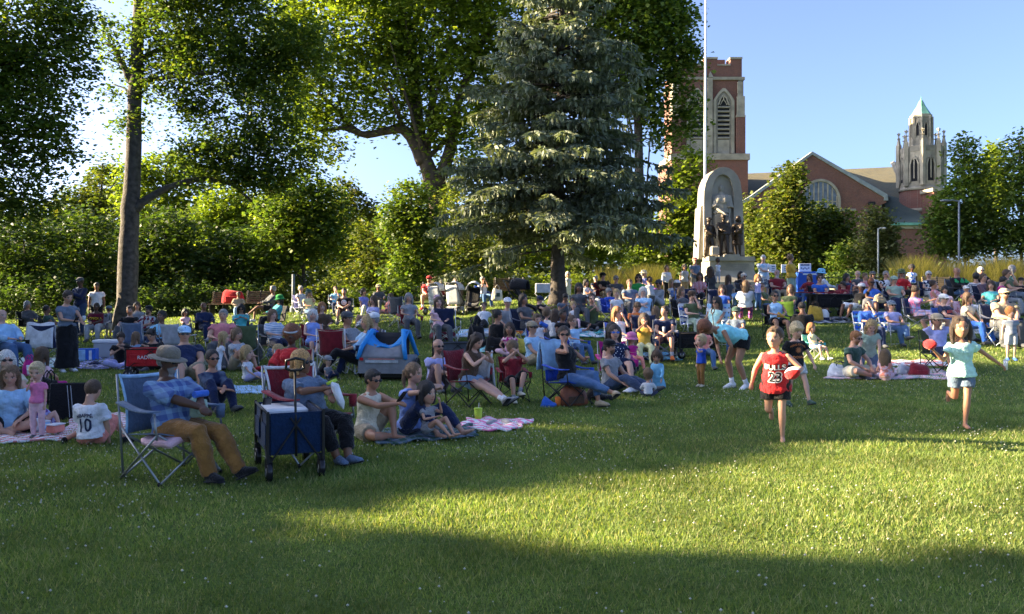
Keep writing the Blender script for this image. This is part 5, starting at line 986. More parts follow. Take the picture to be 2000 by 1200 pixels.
# ================================================================ CHAIRS AND OTHER THINGS
STEEL = mat('chair_steel', (.30, .32, .34), .35, .1, metal=.7); BLKM = mat('black_metal', (.02, .02, .022), .4, .1, metal=.3); WHM = mat('white_metal', (.72, .73, .74), .35, .05, metal=.2); ALU = mat('aluminium', (.62, .63, .65), .3, .05, metal=.8)
FR = dict(steel=STEEL, black=BLKM, white=WHM)
CH = {}
def cached(key, fn):
    if key not in CH: CH[key] = fn()
    return CH[key]
def tubemesh(key, pts, r, m, n=7): return cached(key, lambda: (lambda b: b.mesh('leg', m, True))(MB().tube(pts, r, n)))
def camp_chair(loc, yaw, col, frame, label, sc=1.0, sz=1.0, group='folding chairs on the lawn', lean=0, cup=True, trim=None, low=0):
    """quad folding chair; forward is local -Y"""
    root = empty('camp_chair', loc, R(yaw), sc, label, 'folding chair', group); fm = FR[frame]; cm = cloth(col); W2 = .27 * sz; sh = .44 - low; tm = cloth(trim) if trim else None
    bt = Vector((W2 * 1.0, .34 + lean, .90 - low))
    k = (col, sz, lean, low)
    def seat():
        b = MB(); b.sheet(lambda u, v: ((u - .5) * 2 * W2 * .96, -.26 + .50 * v, sh - .05 * (1 - (2 * u - 1) ** 2) * (1 - .5 * v) - .05 * v), 6, 5, .008); return b.mesh('seat', cm, True)
    def back():
        b = MB(); b.sheet(lambda u, v: ((u - .5) * 2 * W2 * (.92 - .10 * math.sin(math.pi * v)), .235 + (bt.y - .235) * v + .05 * (1 - (2 * u - 1) ** 2) * (1 - .3 * v), sh - .05 + (bt.z - sh + .05) * v - .02 * (1 - (2 * u - 1) ** 2) * v), 6, 6, .008); return b.mesh('backrest', cm, True)
    addobj('seat', cached(('s',) + k, seat), root); addobj('backrest', cached(('b',) + k, back), root)
    if tm is not None:
        b = MB(); q = [((u - .5) * 2 * W2 * .92, bt.y + .05 * (1 - (2 * u - 1) ** 2) * .7 - .01, bt.z - .02 * (1 - (2 * u - 1) ** 2) - .02) for u in np.linspace(0, 1, 7)]; b.tube(q, .016, 6)
        for s in (-1, 1): b.tube([(s * W2 * (.92 - .10 * math.sin(math.pi * v)), .235 + (bt.y - .235) * v, sh - .05 + (bt.z - sh + .05) * v) for v in np.linspace(0, 1, 6)], .011, 5)
        b.build('trim', tm, root, True)
    for s in (-1, 1):
        def arm(s=s):
            b = MB(); b.sheet(lambda u, v: (s * (W2 + .02 + (u - .5) * .085), -.24 + .50 * v, sh + .17 + .05 * v - .03 * math.sin(math.pi * v)), 2, 5, .014); return b.mesh('armrest', cm, True)
        a = addobj('armrest', cached(('a', s) + k, arm), root)
        if cup and s > 0:
            addobj('cup_holder', cached(('c',) + k, lambda: MB().lathe((W2 + .03, -.22, sh + .05), [(.035, 0), (.042, .12), (.036, .12), (.030, .01)], 10).mesh('cup_holder', cm, True)), root)
    F = (frame, sz, lean, low); r = .010
    segs = [((W2, .24, .02), (-W2, .25, sh - .04)), ((-W2, .26, .02), (W2, .25, sh - .04)), ((W2, -.26, .02), (-W2, -.25, sh - .02)), ((-W2, -.27, .02), (W2, -.25, sh - .02)),
            ((W2, -.26, .02), (W2 + .01, .25, sh)), ((W2 + .02, .25, .02), (W2 + .02, -.25, sh - .02)), ((-W2, -.26, .02), (-W2 - .01, .25, sh)), ((-W2 - .02, .25, .02), (-W2 - .02, -.25, sh - .02)),
            ((W2, .245, .02), tuple(bt)), ((-W2, .245, .02), (-bt.x, bt.y, bt.z)), ((W2 + .02, -.25, sh - .06), (W2 + .02, -.22, sh + .16)), ((-W2 - .02, -.25, sh - .06), (-W2 - .02, -.22, sh + .16))]
    for i, (a, b_) in enumerate(segs): addobj('leg', tubemesh(('l', i) + F, [a, b_], r, fm), root)
    for i, (x, y) in enumerate(((W2, .25), (-W2, .25), (W2, -.26), (-W2, -.26))): addobj('foot_cap', cached(('f', i) + F, lambda: MB().lathe((x, y, 0), [(.02, 0), (.02, .02), (.012, .035)], 8).mesh('foot_cap', DARKPL)), root)
    return root
def lawn_chair(loc, yaw, c1, c2, label, sc=1.0, low=0):
    root = empty('lawn_chair', loc, R(yaw), sc, label, 'lawn chair', 'webbed aluminium lawn chairs'); sh = .42 - low; W2 = .28
    b = MB()
    for s in (-1, 1): b.tube([(s * W2, .26, 0), (s * W2, -.05, .30 - low), (s * W2, -.30, sh + .18), (s * W2, .22, sh + .20)], .013, 8); b.tube([(s * W2 * .97, -.30, 0), (s * W2 * .97, -.26, sh + .16)], .012, 8)
    b.tube([(-W2 * .93, -.27, sh), (-W2 * .93, .22, sh - .04), (-W2 * .93, .42, .88 - low), (-W2 * .8, .44, .93 - low), (W2 * .8, .44, .93 - low), (W2 * .93, .42, .88 - low), (W2 * .93, .22, sh - .04), (W2 * .93, -.27, sh), (-W2 * .93, -.27, sh)], .013, 8)
    b.tube([(-W2, .26, .02), (W2, .26, .02)], .011, 8); b.build('frame', ALU, root, True)
    for s in (-1, 1): MB().box((s * W2, -.04, sh + .21), (.05, .44, .02), None, .006).build('armrest', WHITEPL, root)
    for i in range(5):
        x = -.2 + .1 * i; m = cloth(c1 if i % 2 else c2)
        MB().sheet(lambda u, v: (x + (u - .5) * .055, .225 + .20 * v, sh - .03 + (.94 - sh) * v + .003), 1, 6, .004).build('webbing', m, root); MB().sheet(lambda u, v: (x + (u - .5) * .055, -.26 + .47 * v, sh + .004 - .03 * math.sin(math.pi * v)), 1, 5, .004).build('webbing', m, root)
    for i in range(6):
        z = i / 5.5 + .05; m = cloth(c2 if i % 2 else c1)
        MB().sheet(lambda u, v: ((u - .5) * .52, .225 + .20 * (z + (v - .5) * .12) - .006, sh - .03 + (.94 - sh) * (z + (v - .5) * .12)), 4, 1, .004).build('webbing', m, root)
    for i in range(5): y = -.22 + .1 * i; MB().sheet(lambda u, v: ((u - .5) * .52, y + (v - .5) * .055, sh - .004 - .02), 4, 1, .004).build('webbing', cloth(c1), root)
    return root
def blanket(pts, col, label, seed=1, th=.018, name='picnic_blanket', cat='blanket', wav=.02):
    """outline corners given as photo pixels on the ground"""
    P = [gp(*p) for p in pts]; rr = random.Random(seed); n = 26
    def f(u, v):
        p = P[0].lerp(P[1], u).lerp(P[3].lerp(P[2], u), v); z = gz(p.x, p.y)
        e = .04 * math.sin(u * 17 + seed) * (v < .02 or v > .98) ; p = p + (P[1] - P[0]).normalized() * .03 * math.sin(v * 13 + seed) + (P[3] - P[0]).normalized() * .04 * math.sin(u * 11 + seed)
        return Vector((p.x, p.y, z + th + wav * (.6 + .6 * math.sin(u * 21 + 3 * math.sin(v * 5) + seed) * math.sin(v * 9 + u * 4 + seed))))
    o = MB().sheet(f, n, 16, th).build(name, cloth(col), None, True); me = o.data
    V = np.array([v.co for v in me.vertices]); c = V.mean(0); a = me.attributes.new('tp', 'FLOAT_VECTOR', 'POINT'); d = np.array(P[1] - P[0]); d /= np.linalg.norm(d); Q = V - c; u = Q @ d; w = Q @ np.array([-d[1], d[0], 0]); a.data.foreach_set('vector', np.stack([u, Q[:, 2] * 0, w], -1).astype(np.float32).ravel() * (.45 if 'stripe' in col else .8))
    return tag(o, label, cat, 'blankets spread on the grass')
def prop(name, label, cat, loc, yaw=0, sc=1, group=None): return empty(name, loc, R(yaw), sc, label, cat, group)
def phone_at(p, ydir, label, tilt=40):
    r = prop('phone', label, 'phone', p, ydir); rm = Matrix.Rotation(R(tilt), 3, 'X'); MB().box((0, 0, 0), (.075, .009, .15), rm, .002).build('case', DARKPL, r); MB().box((0, -.0065, 0) if False else rm @ Vector((0, .006, 0)), (.066, .002, .138), rm).build('screen', mat('screen', (.05, .06, .08), .1, 0), r); return r
def cup(p, col, label, h=.12, r=.038, lid=None, name='cup', straw=False, cat='cup', group='drinks'):
    t = prop(name, label, cat, p, group=None); MB().lathe((0, 0, 0), [(r * .78, 0), (r, h), (r * .93, h), (r * .7, .01)], 14).build('shell', cloth(col) if col != 'clear' else mat('clear_plastic', (.6, .65, .66), .1, .1, 20), t, True)
    if lid: MB().lathe((0, 0, h), [(r * 1.04, -.004), (r * 1.04, .012), (r * .7, .018)], 14).build('lid', cloth(lid), t, True)
    if straw: MB().tube([(0, 0, h * .3), (.01, 0, h + .08)], .004, 6).build('straw', cloth('white'), t)
    return t
def bag(p, yaw, col, dims, label, name='bag', handles=True, sc=1, strap=None, soft=.5):
    t = prop(name, label, name.replace('_', ' '), p, yaw, sc); w_, d_, h_ = dims
    b = MB(); b.tube([(0, 0, 0), (0, 0, h_ * .12), (0, 0, h_ * .5), (0, 0, h_ * .85), (.01, 0, h_)], [(w_ * .42, d_ * .42), (w_ * .52, d_ * .54), (w_ * .5, d_ * .5), (w_ * .44, d_ * .34), (w_ * .36, d_ * .14)], 14, upv=(1, 0, 0)); o = b.build('body', cloth(col), t, True)
    V = o.data.vertices
    for v in V: v.co += v.co.normalized() * .012 * math.sin(v.co.x * 31 + v.co.z * 27) * soft * 2
    if handles:
        for s in (-1, 1): MB().tube([(-w_ * .2, s * d_ * .16, h_ * .9), (-w_ * .17, s * d_ * .22, h_ * 1.2), (0, s * d_ * .25, h_ * 1.36), (w_ * .17, s * d_ * .22, h_ * 1.2), (w_ * .2, s * d_ * .16, h_ * .9)], .010, 6).build('handle', cloth(strap or col), t, True)
    MB().box((0, -d_ * .5, h_ * .35), (w_ * .55, .03, h_ * .4), None, .01).build('pocket', cloth(col), t)
    return t
def heap(px, py, cols, w, label, name='picnic_things', cat='picnic food', seed=1, h=.08):
    """a few food tubs, packets and cloths of a picnic, each its own part"""
    rr = random.Random(seed); b = gp(px, py)
    for i, c in enumerate(cols):
        x, y = rr.uniform(-w, w), rr.uniform(-.2, .2); p = b + Vector((x, y, 0)); p.z = gz(p.x, p.y) + .05; k = rr.random()
        if k < .4:
            t = prop('food_tub', 'small %s food tub lying among the picnic things %s' % (c, label), 'food tub', p, rr.uniform(0, 90)); MB().box((0, 0, h * .5), (.16, .12, h), None, .012).build('tub', cloth(c), t); MB().box((0, 0, h + .005), (.165, .125, .012), None, .003).build('lid', cloth('white' if c != 'white' else 'lblue'), t)
        elif k < .75:
            t = prop('snack_packet', 'crumpled %s snack packet lying %s' % (c, label), 'packet', p, rr.uniform(0, 180)); MB().sheet(lambda u, v: ((u - .5) * .2, (v - .5) * .14, .02 + .05 * math.sin(math.pi * u) * math.sin(math.pi * v) + .012 * math.sin(u * 15 + v * 11)), 8, 6, .02).build('packet', cloth(c), t, True)
        else:
            t = cup(p, c, '%s cup standing %s' % (c, label), lid='white')
def stroller(px, D, yaw, hood, body, label, sc=1.0, back=False):
    t = prop('stroller', label, 'stroller', gd(px, D), yaw, sc, 'strollers at the top of the lawn'); hm, bm_ = cloth(hood), cloth(body)
    for s in (-1, 1):
        MB().tube([(s * .24, .42, .98), (s * .24, .30, .75), (s * .24, -.05, .42), (s * .22, -.42, .12)], .014, 8).build('frame_side', BLKM, t, True); MB().tube([(s * .24, -.05, .45), (s * .25, .36, .12)], .013, 8).build('rear_strut', BLKM, t, True)
        for y, r in ((.38, .13), (-.42, .09)):
            w_ = MB().lathe((s * .27, y, r), [(r * .3, -.02), (r, -.02), (r * 1.0, .02), (r * .3, .02)], 16, 1, Matrix.Rotation(R(90), 3, 'Y')).build('wheel', DARKPL, t, True); MB().lathe((s * .27, y, r), [(.02, -.026), (r * .6, -.024), (r * .6, .024), (.02, .026)], 10, 1, Matrix.Rotation(R(90), 3, 'Y')).build('hub', STEEL, w_, True)
    MB().tube([(-.24, .42, .98), (-.2, .47, 1.03), (.2, .47, 1.03), (.24, .42, .98)], .016, 8).build('handlebar', BLKM, t, True)
    MB().sheet(lambda u, v: ((u - .5) * .40, .24 - .32 * v + .02, .92 - .5 * v - .05 * (1 - (2 * u - 1) ** 2)), 6, 6, .03).build('seat_back', bm_, t, True)
    MB().sheet(lambda u, v: ((u - .5) * .40, -.05 - .28 * v, .42 - .06 * (1 - (2 * u - 1) ** 2) - .1 * v * v), 6, 4, .03).build('seat', bm_, t, True)
    MB().sheet(lambda u, v: (.235 * math.cos(math.pi * u), .30 - .42 * v * 1.0 + 0, .80 + .30 * math.sin(math.pi * u) * (1 - .35 * abs(v - .4))), 12, 6, .012).build('hood', hm, t, True)
    if back: MB().sheet(lambda u, v: ((u - .5) * .46, .34 - .12 * v, .95 - .62 * v), 5, 5, .02).build('back_panel', hm, t, True)
    b = MB(); b.box((0, .08, .20), (.42, .5, .14), None, .03); b.build('basket', bm_, t)
def wagon(loc, yaw, col, label, sc=1, frame='black', handle=True, hang=35, hpx=None, depth=.34, ln=.92, wd=.50):
    t = prop('folding_wagon', label, 'wagon', loc, yaw, sc, 'folding wagons'); cm = cloth(col); fm = FR[frame]; z0, z1 = .26, .26 + depth; L, W2 = ln / 2, wd / 2
    for nm, c, d in (('side_panel', (0, -W2, (z0 + z1) / 2), (ln, .016, depth)), ('side_panel', (0, W2, (z0 + z1) / 2), (ln, .016, depth)), ('end_panel', (-L, 0, (z0 + z1) / 2), (.016, wd - .02, depth)), ('end_panel', (L, 0, (z0 + z1) / 2), (.016, wd - .02, depth)), ('floor_panel', (0, 0, z0), (ln - .02, wd - .02, .02))):
        MB().box(c, d, None, .005).build(nm, cm, t)
    for s in (-1, 1):
        MB().tube([(-L - .015, s * (W2 + .015), z1), (L + .015, s * (W2 + .015), z1)], .012, 8).build('top_rail', fm, t, True)
        MB().tube([(-L * .95, s * (W2 + .02), z0 - .04), (L * .1, s * (W2 + .02), z1 - .02)], .009, 6).build('brace', fm, t); MB().tube([(L * .95, s * (W2 + .02), z0 - .04), (-L * .1, s * (W2 + .02), z1 - .02)], .009, 6).build('brace', fm, t)
        MB().box((s * L * .55, -W2 - .02, (z0 + z1) / 2 - .02), (ln * .32, .02, depth * .5), None, .006).build('pocket', cm, t)
        for e in (-1, 1):
            MB().box((e * (L + .015), s * (W2 + .015), (z0 + z1) / 2 - .03), (.028, .028, depth + .10), None, .004).build('corner_post', fm, t)
            MB().tube([(e * (L + .02), s * (W2 * .9), z0 - .05), (e * (L + .02), -s * (W2 * .2), z1 - .05)], .009, 6).build('brace', fm, t)
            MB().box((e * (L - .03), s * (W2 - .0), .16), (.06, .07, .16), None, .012).build('wheel_fork', fm, t)
            w_ = MB().lathe((e * (L - .03), s * (W2 + .0), .095), [(.04, -.028), (.09, -.028), (.097, -.015), (.097, .015), (.09, .028), (.04, .028)], 20, 1, Matrix.Rotation(R(90), 3, 'X')).build('wheel', DARKPL, t, True); MB().lathe((e * (L - .03), s * W2, .095), [(.012, -.034), (.05, -.030), (.05, .030), (.012, .034)], 10, 1, Matrix.Rotation(R(90), 3, 'X')).build('hub', STEEL, w_, True)
    if handle:
        a = R(hang); hx_ = lambda r_: (L + .04 + math.sin(a) * r_, 0, .24 + math.cos(a) * r_)
        h = MB().tube([hx_(0), hx_(.82)], .012, 8).build('handle', fm, t, True); q = hx_(.90)
        MB().tube([(q[0] - math.sin(a) * .07, -.05, q[2] - math.cos(a) * .07), (q[0] - math.sin(a) * .05, -.085, q[2] - .05), (q[0] + .03, -.085, q[2] + .03), (q[0] + .045, 0, q[2] + .05), (q[0] + .03, .085, q[2] + .03), (q[0] - .05 * math.sin(a), .085, q[2] - .05), (q[0] - math.sin(a) * .07, .05, q[2] - math.cos(a) * .07), (q[0] - math.sin(a) * .07, -.05, q[2] - math.cos(a) * .07)], .015, 8).build('grip', DARKPL, h, True)
    return t
def text_on(m, part, txt, size, ctr, axis_x, axis_y, col, name='lettering', off=.006, bend=0, font_bold=.0, squash=1.0):
    """lettering projected on a garment; ctr and axes in the person's local frame"""
    cu = bpy.data.curves.new('t', 'FONT'); cu.body = txt; cu.size = size; cu.align_x = 'CENTER'; cu.align_y = 'CENTER'; cu.offset = font_bold; cu.resolution_u = 3
    o = bpy.data.objects.new('t', cu); COL.objects.link(o); bpy.context.view_layer.update(); me = bpy.data.meshes.new_from_object(o.evaluated_get(bpy.context.evaluated_depsgraph_get())); bpy.data.objects.remove(o)
    bm = bmesh.new(); bm.from_mesh(me); bmesh.ops.triangulate(bm, faces=bm.faces); 
    for _ in range(3): bmesh.ops.subdivide_edges(bm, edges=[e for e in bm.edges if e.calc_length() > size * .10], cuts=1); bmesh.ops.triangulate(bm, faces=bm.faces)
    tgt = m[part].data; bv = BVHTree.FromPolygons([v.co.copy() for v in tgt.vertices], [tuple(p.vertices) for p in tgt.polygons]); ax, ay = Vector(axis_x).normalized(), Vector(axis_y).normalized(); n = ax.cross(ay); c = Vector(ctr)
    for v in bm.verts:
        p = c + ax * (v.co.x * squash) + ay * (v.co.y - bend * v.co.x ** 2); hit, nn, _, _ = bv.ray_cast(p + n * .5, -n, 1.2)
        v.co = (hit + n * off) if hit is not None else p
    bm.to_mesh(me); bm.free(); me.materials.clear(); me.materials.append(mat('print_' + str(col), col if isinstance(col, tuple) else CC[col], .7, 0)); me.name = name
    return addobj(name, me, m[part])
# ================================================================ THE CROWD
def cc(m, col, frame='steel', label=None, dyaw=0, sz=1.0, low=0, trim=None, lean=0, off=0):
    """a camp chair under the seated person m"""
    return camp_chair(m['root'].location + Matrix.Rotation(R(m['yaw']), 3, 'Z') @ Vector((0, off, 0)), m['yaw'] + dyaw, col, frame, label, m['sc'], sz, 'folding chairs on the lawn', lean, True, trim, low)
def P_(px, yt, yb, pose, yaw, skin, top, bot, hair, label, **k):
    ch = k.pop('ch', None); fr = k.pop('fr', 'steel'); clab = k.pop('cl', None); low = k.pop('low', 0); gr = k.pop('gr', None)
    m = person(px, yt, yb, pose, yaw, skin, top, bot, hair, label, group=gr or 'people watching from the lawn', **k)
    if ch: cc(m, ch, fr, clab or (label.replace('seated ', '') .split(',')[0] and 'folding camp chair holding the ' + ' '.join(label.split()[:11])), low=low)
    return m
# ---- far and middle crowd, west side
P_(12, 604, None, 'chair', 65, 'pale', 'blue:'[:-1] if False else 'lblue', 'denim', 'gr', 'balding grey man with glasses in an open light blue shirt', sex='m', H=1.78, sleeve=1.9, hairstyle='balding', ch='black', fr='black', bulk=1.25)
P_(58, 588, None, 'chair', 60, 'tan', 'dgrey', 'black', 'gr', 'grey haired person in dark jacket seated before the dark bushes', sleeve=1.9, hairstyle='bob', ch='black', fr='black', vox=.03)
P_(101, 596, None, 'chair', 110, 'brown', 'dgreen', 'black', 'blk', 'shaven headed man in dark green shirt behind the white draped chair', sex='m', hairstyle='buzz', bulk=1.2, ch='black', fr='black')
mw = P_(130, 568, 727, 'stand', 55, 'fair', 'bluegrey', 'black', 'dbr', 'standing woman in grey blue tee and long black wide trousers', H=1.68, hairstyle='bun', leg='maxi', shoe='white', sleeve=.35, over=dict(hand=[(.12, .42, 1.08), (.02, .34, 1.10)], head=-18, elb=(.6, -.3, -.8)), bulk=1.1)
phone_at(W(mw, (.0, -.40, 1.12)), 60, 'black phone held by the standing woman in long black trousers'); cup(W(mw, (.13, -.47, 1.10)), 'clear', 'clear plastic cup in the hand of the standing woman in black trousers', h=.10, r=.035)
P_(157, 541, None, 'stand', -20, 'dark', 'navy', 'dnim', 'blk', 'standing man in dark navy sweatshirt and cap near the big trunk', sex='m', H=1.85, D=27.5, hat='cap:dgrey', sleeve=1.9, bulk=1.1, over=dict(hand=[(.02, .30, 1.25), (.02, .30, 1.22)]))
P_(189, 552, None, 'stand', 20, 'brown', 'white', 'black', 'blk', 'standing man in white tee shirt near the tall bare trunk', sex='m', H=1.75, D=28.2)
ml = P_(191, 591, None, 'chairlean', 5, 'dark', 'maroon', 'lgrey', 'blk', 'woman in maroon college tee shirt and grey sweatpants', bulk=1.35, hairstyle='bun', ch='grey', sleeve=.7)
P_(213, 597, 664, 'stand', -110, 'fair', 'dgrey', 'cream', 'br', 'small boy with blue cap leaning on the woman in maroon', sex='m', H=1.15, hat='cap:bluegrey', leg='knee', over=dict(hand=[(.12, .35, .95), (.12, .35, .95)]))
P_(250, 597, None, 'low', 5, 'gingb', 'black', 'dgrey', 'br', 'long bearded man in black tee shirt under the bare trunk', sex='m', low=.18, D=25)
P_(285, 596, None, 'chair', -15, 'tanb', 'flower:lgrey:maroon', 'black', 'blk', 'man in black cap and pale patterned shirt', sex='m', hat='cap:black', sleeve=.8, ch='dgrey')
P_(307, 606, None, 'low', -15, 'brown', 'sky', 'navy', 'blk', 'smiling woman in bright sky blue tee shirt', hairstyle='bun', low=.18, ch='navy', D=21)
P_(236, 649, 719, 'g_phone', 25, 'fair', 'black', 'lav', 'dbr', 'dark haired woman in black tee looking down at her phone', hairstyle='bun', hy=0)
P_(263, 654, 716, 'g_hug', 150, 'fair', 'ldenim', 'ldenim', 'lbr', 'woman in light denim jacket with long light brown hair, back turned', sleeve=1.9)
P_(302, 642, 722, 'g_phone', -5, 'fair', 'black', 'black', 'blk', 'short haired man in black polo shirt behind the red wagon', sex='m')
m = P_(363, 635, None, 'low', 30, 'fair', 'navy', 'khaki', 'dbr', 'heavy set man in navy tee and pale blue cap', sex='m', H=1.8, hat='cap:lblue', leg='knee', bulk=1.3, ch='olive', low=.18, glasses='dgrey')
P_(434, 604, None, 'chair', 10, 'fair', 'salmon', 'dgrey', 'gr', 'grey haired man in salmon pink polo shirt', sex='m', H=1.78, bulk=1.2, ch='grey')
P_(471, 594, None, 'phone', 15, 'tan', 'teal', 'white', 'blk', 'woman in sunglasses and teal shirt holding a phone', glasses=True, sleeve=1.2, ch='dgrey')
P_(401, 590, None, 'chair', 40, 'brown', 'navy', 'navy', 'blk', 'bald bearded man with glasses in dark navy shirt', sex='m', hairstyle='bald', sleeve=1.8, ch='black', fr='black')
P_(363, 603, None, 'low', 30, 'tan', 'lpink', 'dgrey', 'blk', 'dark haired girl in pale pink behind the grey mesh chair', H=1.3, low=.18)
P_(466, 572, None, 'chair', 20, 'brown', 'khaki', 'ldenim', 'blk', 'man with strap bag over a khaki vest on the dark bench', sex='m', D=30, sleeve=1.0)
P_(526, 558, None, 'chairx', -50, 'brown', 'dgrey', 'black', 'gr', 'grey haired woman in dark jacket reading papers with legs crossed', D=29, sleeve=1.9, hairstyle='short', leg='short', shoe='white')
P_(538, 575, None, 'chair', -55, 'tan', 'teal', 'black', 'blk', 'person in bright green bucket hat and teal top', hat='bucket:green', sleeve=1.9, ch='black', fr='black')
P_(538, 604, None, 'chair', 45, 'pale', 'stripe:white:ldenim', 'navy', 'lbr', 'short haired woman in white and blue striped shirt', bulk=1.15, sleeve=.9, hairstyle='bob', ch='dgrey')
P_(460, 640, None, 'g_hug', 60, 'fair', 'dots:lgrey:bluegrey', 'khaki', 'lbr', 'smiling woman in pale dotted blouse hugging her knees', leg='short', hairstyle='bob', shoe='red')
P_(424, 648, 757, 'stand', 110, 'pale', 'white', 'white', 'bl', 'blonde girl in white lace dress leaning on the woman', H=1.05, dress=True, leg='skirt', over=dict(lean=-22, hand=[(.10, .35, .75), (.10, .35, .75)]), shoe='lpink')
P_(484, 675, 747, 'g_legs', 80, 'pale', 'white', 'lav', 'bl', 'little blonde girl in white tee seated near the yellow ball', H=1.0, hairstyle='bob', shoe='white')
P_(412, 683, 800, 'g_hug', 45, 'tan', 'tie:navy:bluegrey', 'navy', 'blk', 'woman with dark bun and sunglasses in navy tie dye shirt', hairstyle='bun', glasses=True, sleeve=1.0)
P_(566, 636, None, 'chair', 5, 'dark', 'red', 'black', 'red', 'woman in red jersey with a grey headband over dark red hair', hairstyle='afro', D=10.6, ch='dred', sleeve=.9)
P_(549, 662, 745, 'g_side', -60, 'pale', 'bluegrey', 'grey', 'bl', 'small fair boy in grey blue shirt bending down', sex='m', H=1.05, hairstyle='buzz', hpit=-30)
P_(613, 604, None, 'chairx', 25, 'pale', 'periw', 'periw', 'wh', 'white haired woman in sleeveless periwinkle dress', sleeve=0, leg='skirt', hairstyle='bob', ch='dred', dress=False)
P_(631, 590, None, 'chair', 25, 'pale', 'brown', 'brown', 'org', 'smiling red haired woman in brown top', sleeve=1)
P_(605, 564, None, 'mouth', 35, 'fair', 'pyel', 'denim', 'gr', 'woman in pale yellow tee and dark cap eating', hat='cap:dgreen', bulk=1.15, hairstyle='bob', D=27.5, ch='lgrey')
P_(592, 558, None, 'chair', 50, 'fair', 'lgrey', 'grey', 'gr', 'man in pale grey shirt behind the woman in pale yellow', sex='m', D=29.5, ch='lav')
P_(656, 559, None, 'mouth', 20, 'pale', 'sky', 'navy', 'br', 'woman in sunglasses and light blue tee beside the man in black', D=29.5, glasses=True, ch='navy', hairstyle='short')
mk = P_(673, 563, None, 'chairlean', 5, 'fairb', 'black', 'black', 'blk', 'bearded man in black graphic tee leaning forward', sex='m', bulk=1.15, leg='knee', D=26.5, ch='dgrey')
P_(711, 563, None, 'g_side', 50, 'fair', 'violet', 'cream', 'br', 'woman in violet blue tee seated on the grass bank', D=27.5, hairstyle='bob', over=dict(pz=.35), ch=None)
P_(728, 577, 640, 'g_side', -40, 'fair', 'lav', 'stripe:white:dgrey', 'br', 'woman in lavender tee and zigzag patterned skirt seen from the side', bulk=1.2, D=23.6, leg='skirt', over=dict(pz=.22))
P_(741, 568, None, 'chair', 30, 'brown', 'dgrey', 'dgrey', 'blk', 'man in tan cap and dark jacket behind the girl in coral', sex='m', D=29, hat='cap:khaki', sleeve=1.9, low=.1)
P_(757, 573, None, 'chair', -55, 'tan', 'coral', 'coral', 'br', 'girl in coral tee sitting sideways on a dark camp chair', H=1.4, D=25.5, leg='short', ch='dgrey', sz=1) if False else P_(757, 573, None, 'chair', -55, 'tan', 'coral', 'coral', 'br', 'girl in coral tee sitting sideways on a dark camp chair', H=1.4, D=25.5, leg='short', ch='dgrey')
P_(690, 603, None, 'low', 60, 'tan', 'grey', 'black', 'dbr', 'man in dark cap and grey tee behind the white capped man', sex='m', hat='cap:dgrey', low=.18, D=17.6)
P_(700, 609, None, 'low', -70, 'fair', 'lblue', 'black', 'bl', 'blonde woman in light blue shirt reclining with knees up', sleeve=1.2, low=.18, D=16.2)
P_(717, 609, None, 'chair', -75, 'fair', 'royal', 'navy', 'gr', 'grey haired man in royal blue tee and white cap', sex='m', hat='cap:white', ch='navy', fr='white')
P_(641, 694, 742, 'g_side', 60, 'pale', 'grey', 'navy', 'bl', 'toddler with grey cap sitting by the maroon chair', H=.85, sex='m', hat='cap:grey')
# ---- centre
P_(840, 538, None, 'chairlean', -10, 'fairb', 'red', 'khaki', 'blk', 'heavy man in red cap and red tee on the dark bench', sex='m', D=30, hat='cap:red', glasses=True, bulk=1.35, leg='knee', shoe='red', sock='white')
P_(862, 546, None, 'chair', 0, 'brown', 'maroon', 'black', 'blk', 'dark haired woman in maroon between the strollers', D=30.5)
P_(889, 543, None, 'mouth', -5, 'fair', 'black', 'black', 'br', 'long haired woman in black tee feeding herself', D=29.5, bulk=1.2, leg='short')
P_(944, 540, None, 'mouth2', 25, 'fair', 'white', 'denim', 'gr', 'grey haired person in sunglasses and jeans in a royal blue chair', D=29, glasses=True, hairstyle='short', ch='royal')
P_(851, 598, None, 'g_cross', 50, 'dark', 'sage', 'maroon', 'blk', 'man in sage green polo sitting cross legged on the grass', sex='m', hairstyle='buzz')
P_(859, 580, None, 'chair', 20, 'pale', 'lpink', 'dgrey', 'br', 'brown haired woman with a toddler before the grey strollers')
P_(853, 576, None, 'stand', 170, 'pale', 'flower:pink:white', 'lpink', 'br', 'toddler in pink floral sun hat seen from behind', H=.85, hat='bucket:lpink', D=24.2)
P_(943, 591, None, 'g_back', -10, 'fair', 'white', 'black', 'br', 'woman in white tee leaning back on her hands', hairstyle='bun', D=22.5)
P_(990, 580, None, 'g_cross', 15, 'fair', 'grey', 'dgrey', 'dbr', 'man in white cap and heather grey tee on the grass', sex='m', hat='cap:white')
P_(972, 604, None, 'g_side', 160, 'tan', 'black', 'black', 'blk', 'dark haired woman in black tie back top seen from behind', hairstyle='bun', sleeve=0, D=19.0, hy=-60)
P_(996, 626, None, 'g_cross', -10, 'olive', 'flower:lpink:magenta', 'lpink', 'dbr', 'little girl in pink patterned dress looking up', H=1.1, D=18.2)
P_(1041, 626, None, 'g_legs', 55, 'fair', 'lblue', 'khaki', 'br', 'man in khaki and grey cap, light blue tee and beige shorts', sex='m', leg='knee', hat='cap:khaki:dgrey', glasses=True)
mb_ = P_(1053, 613, None, 'chair', 25, 'fair', 'white', 'white', 'br', 'child in white tee drinking from a bright blue bottle', H=1.15, sex='m', leg='short', over=dict(hand=['drink', (.12, .3, .66)]), ch='royal', hairstyle='short', D=17.5)
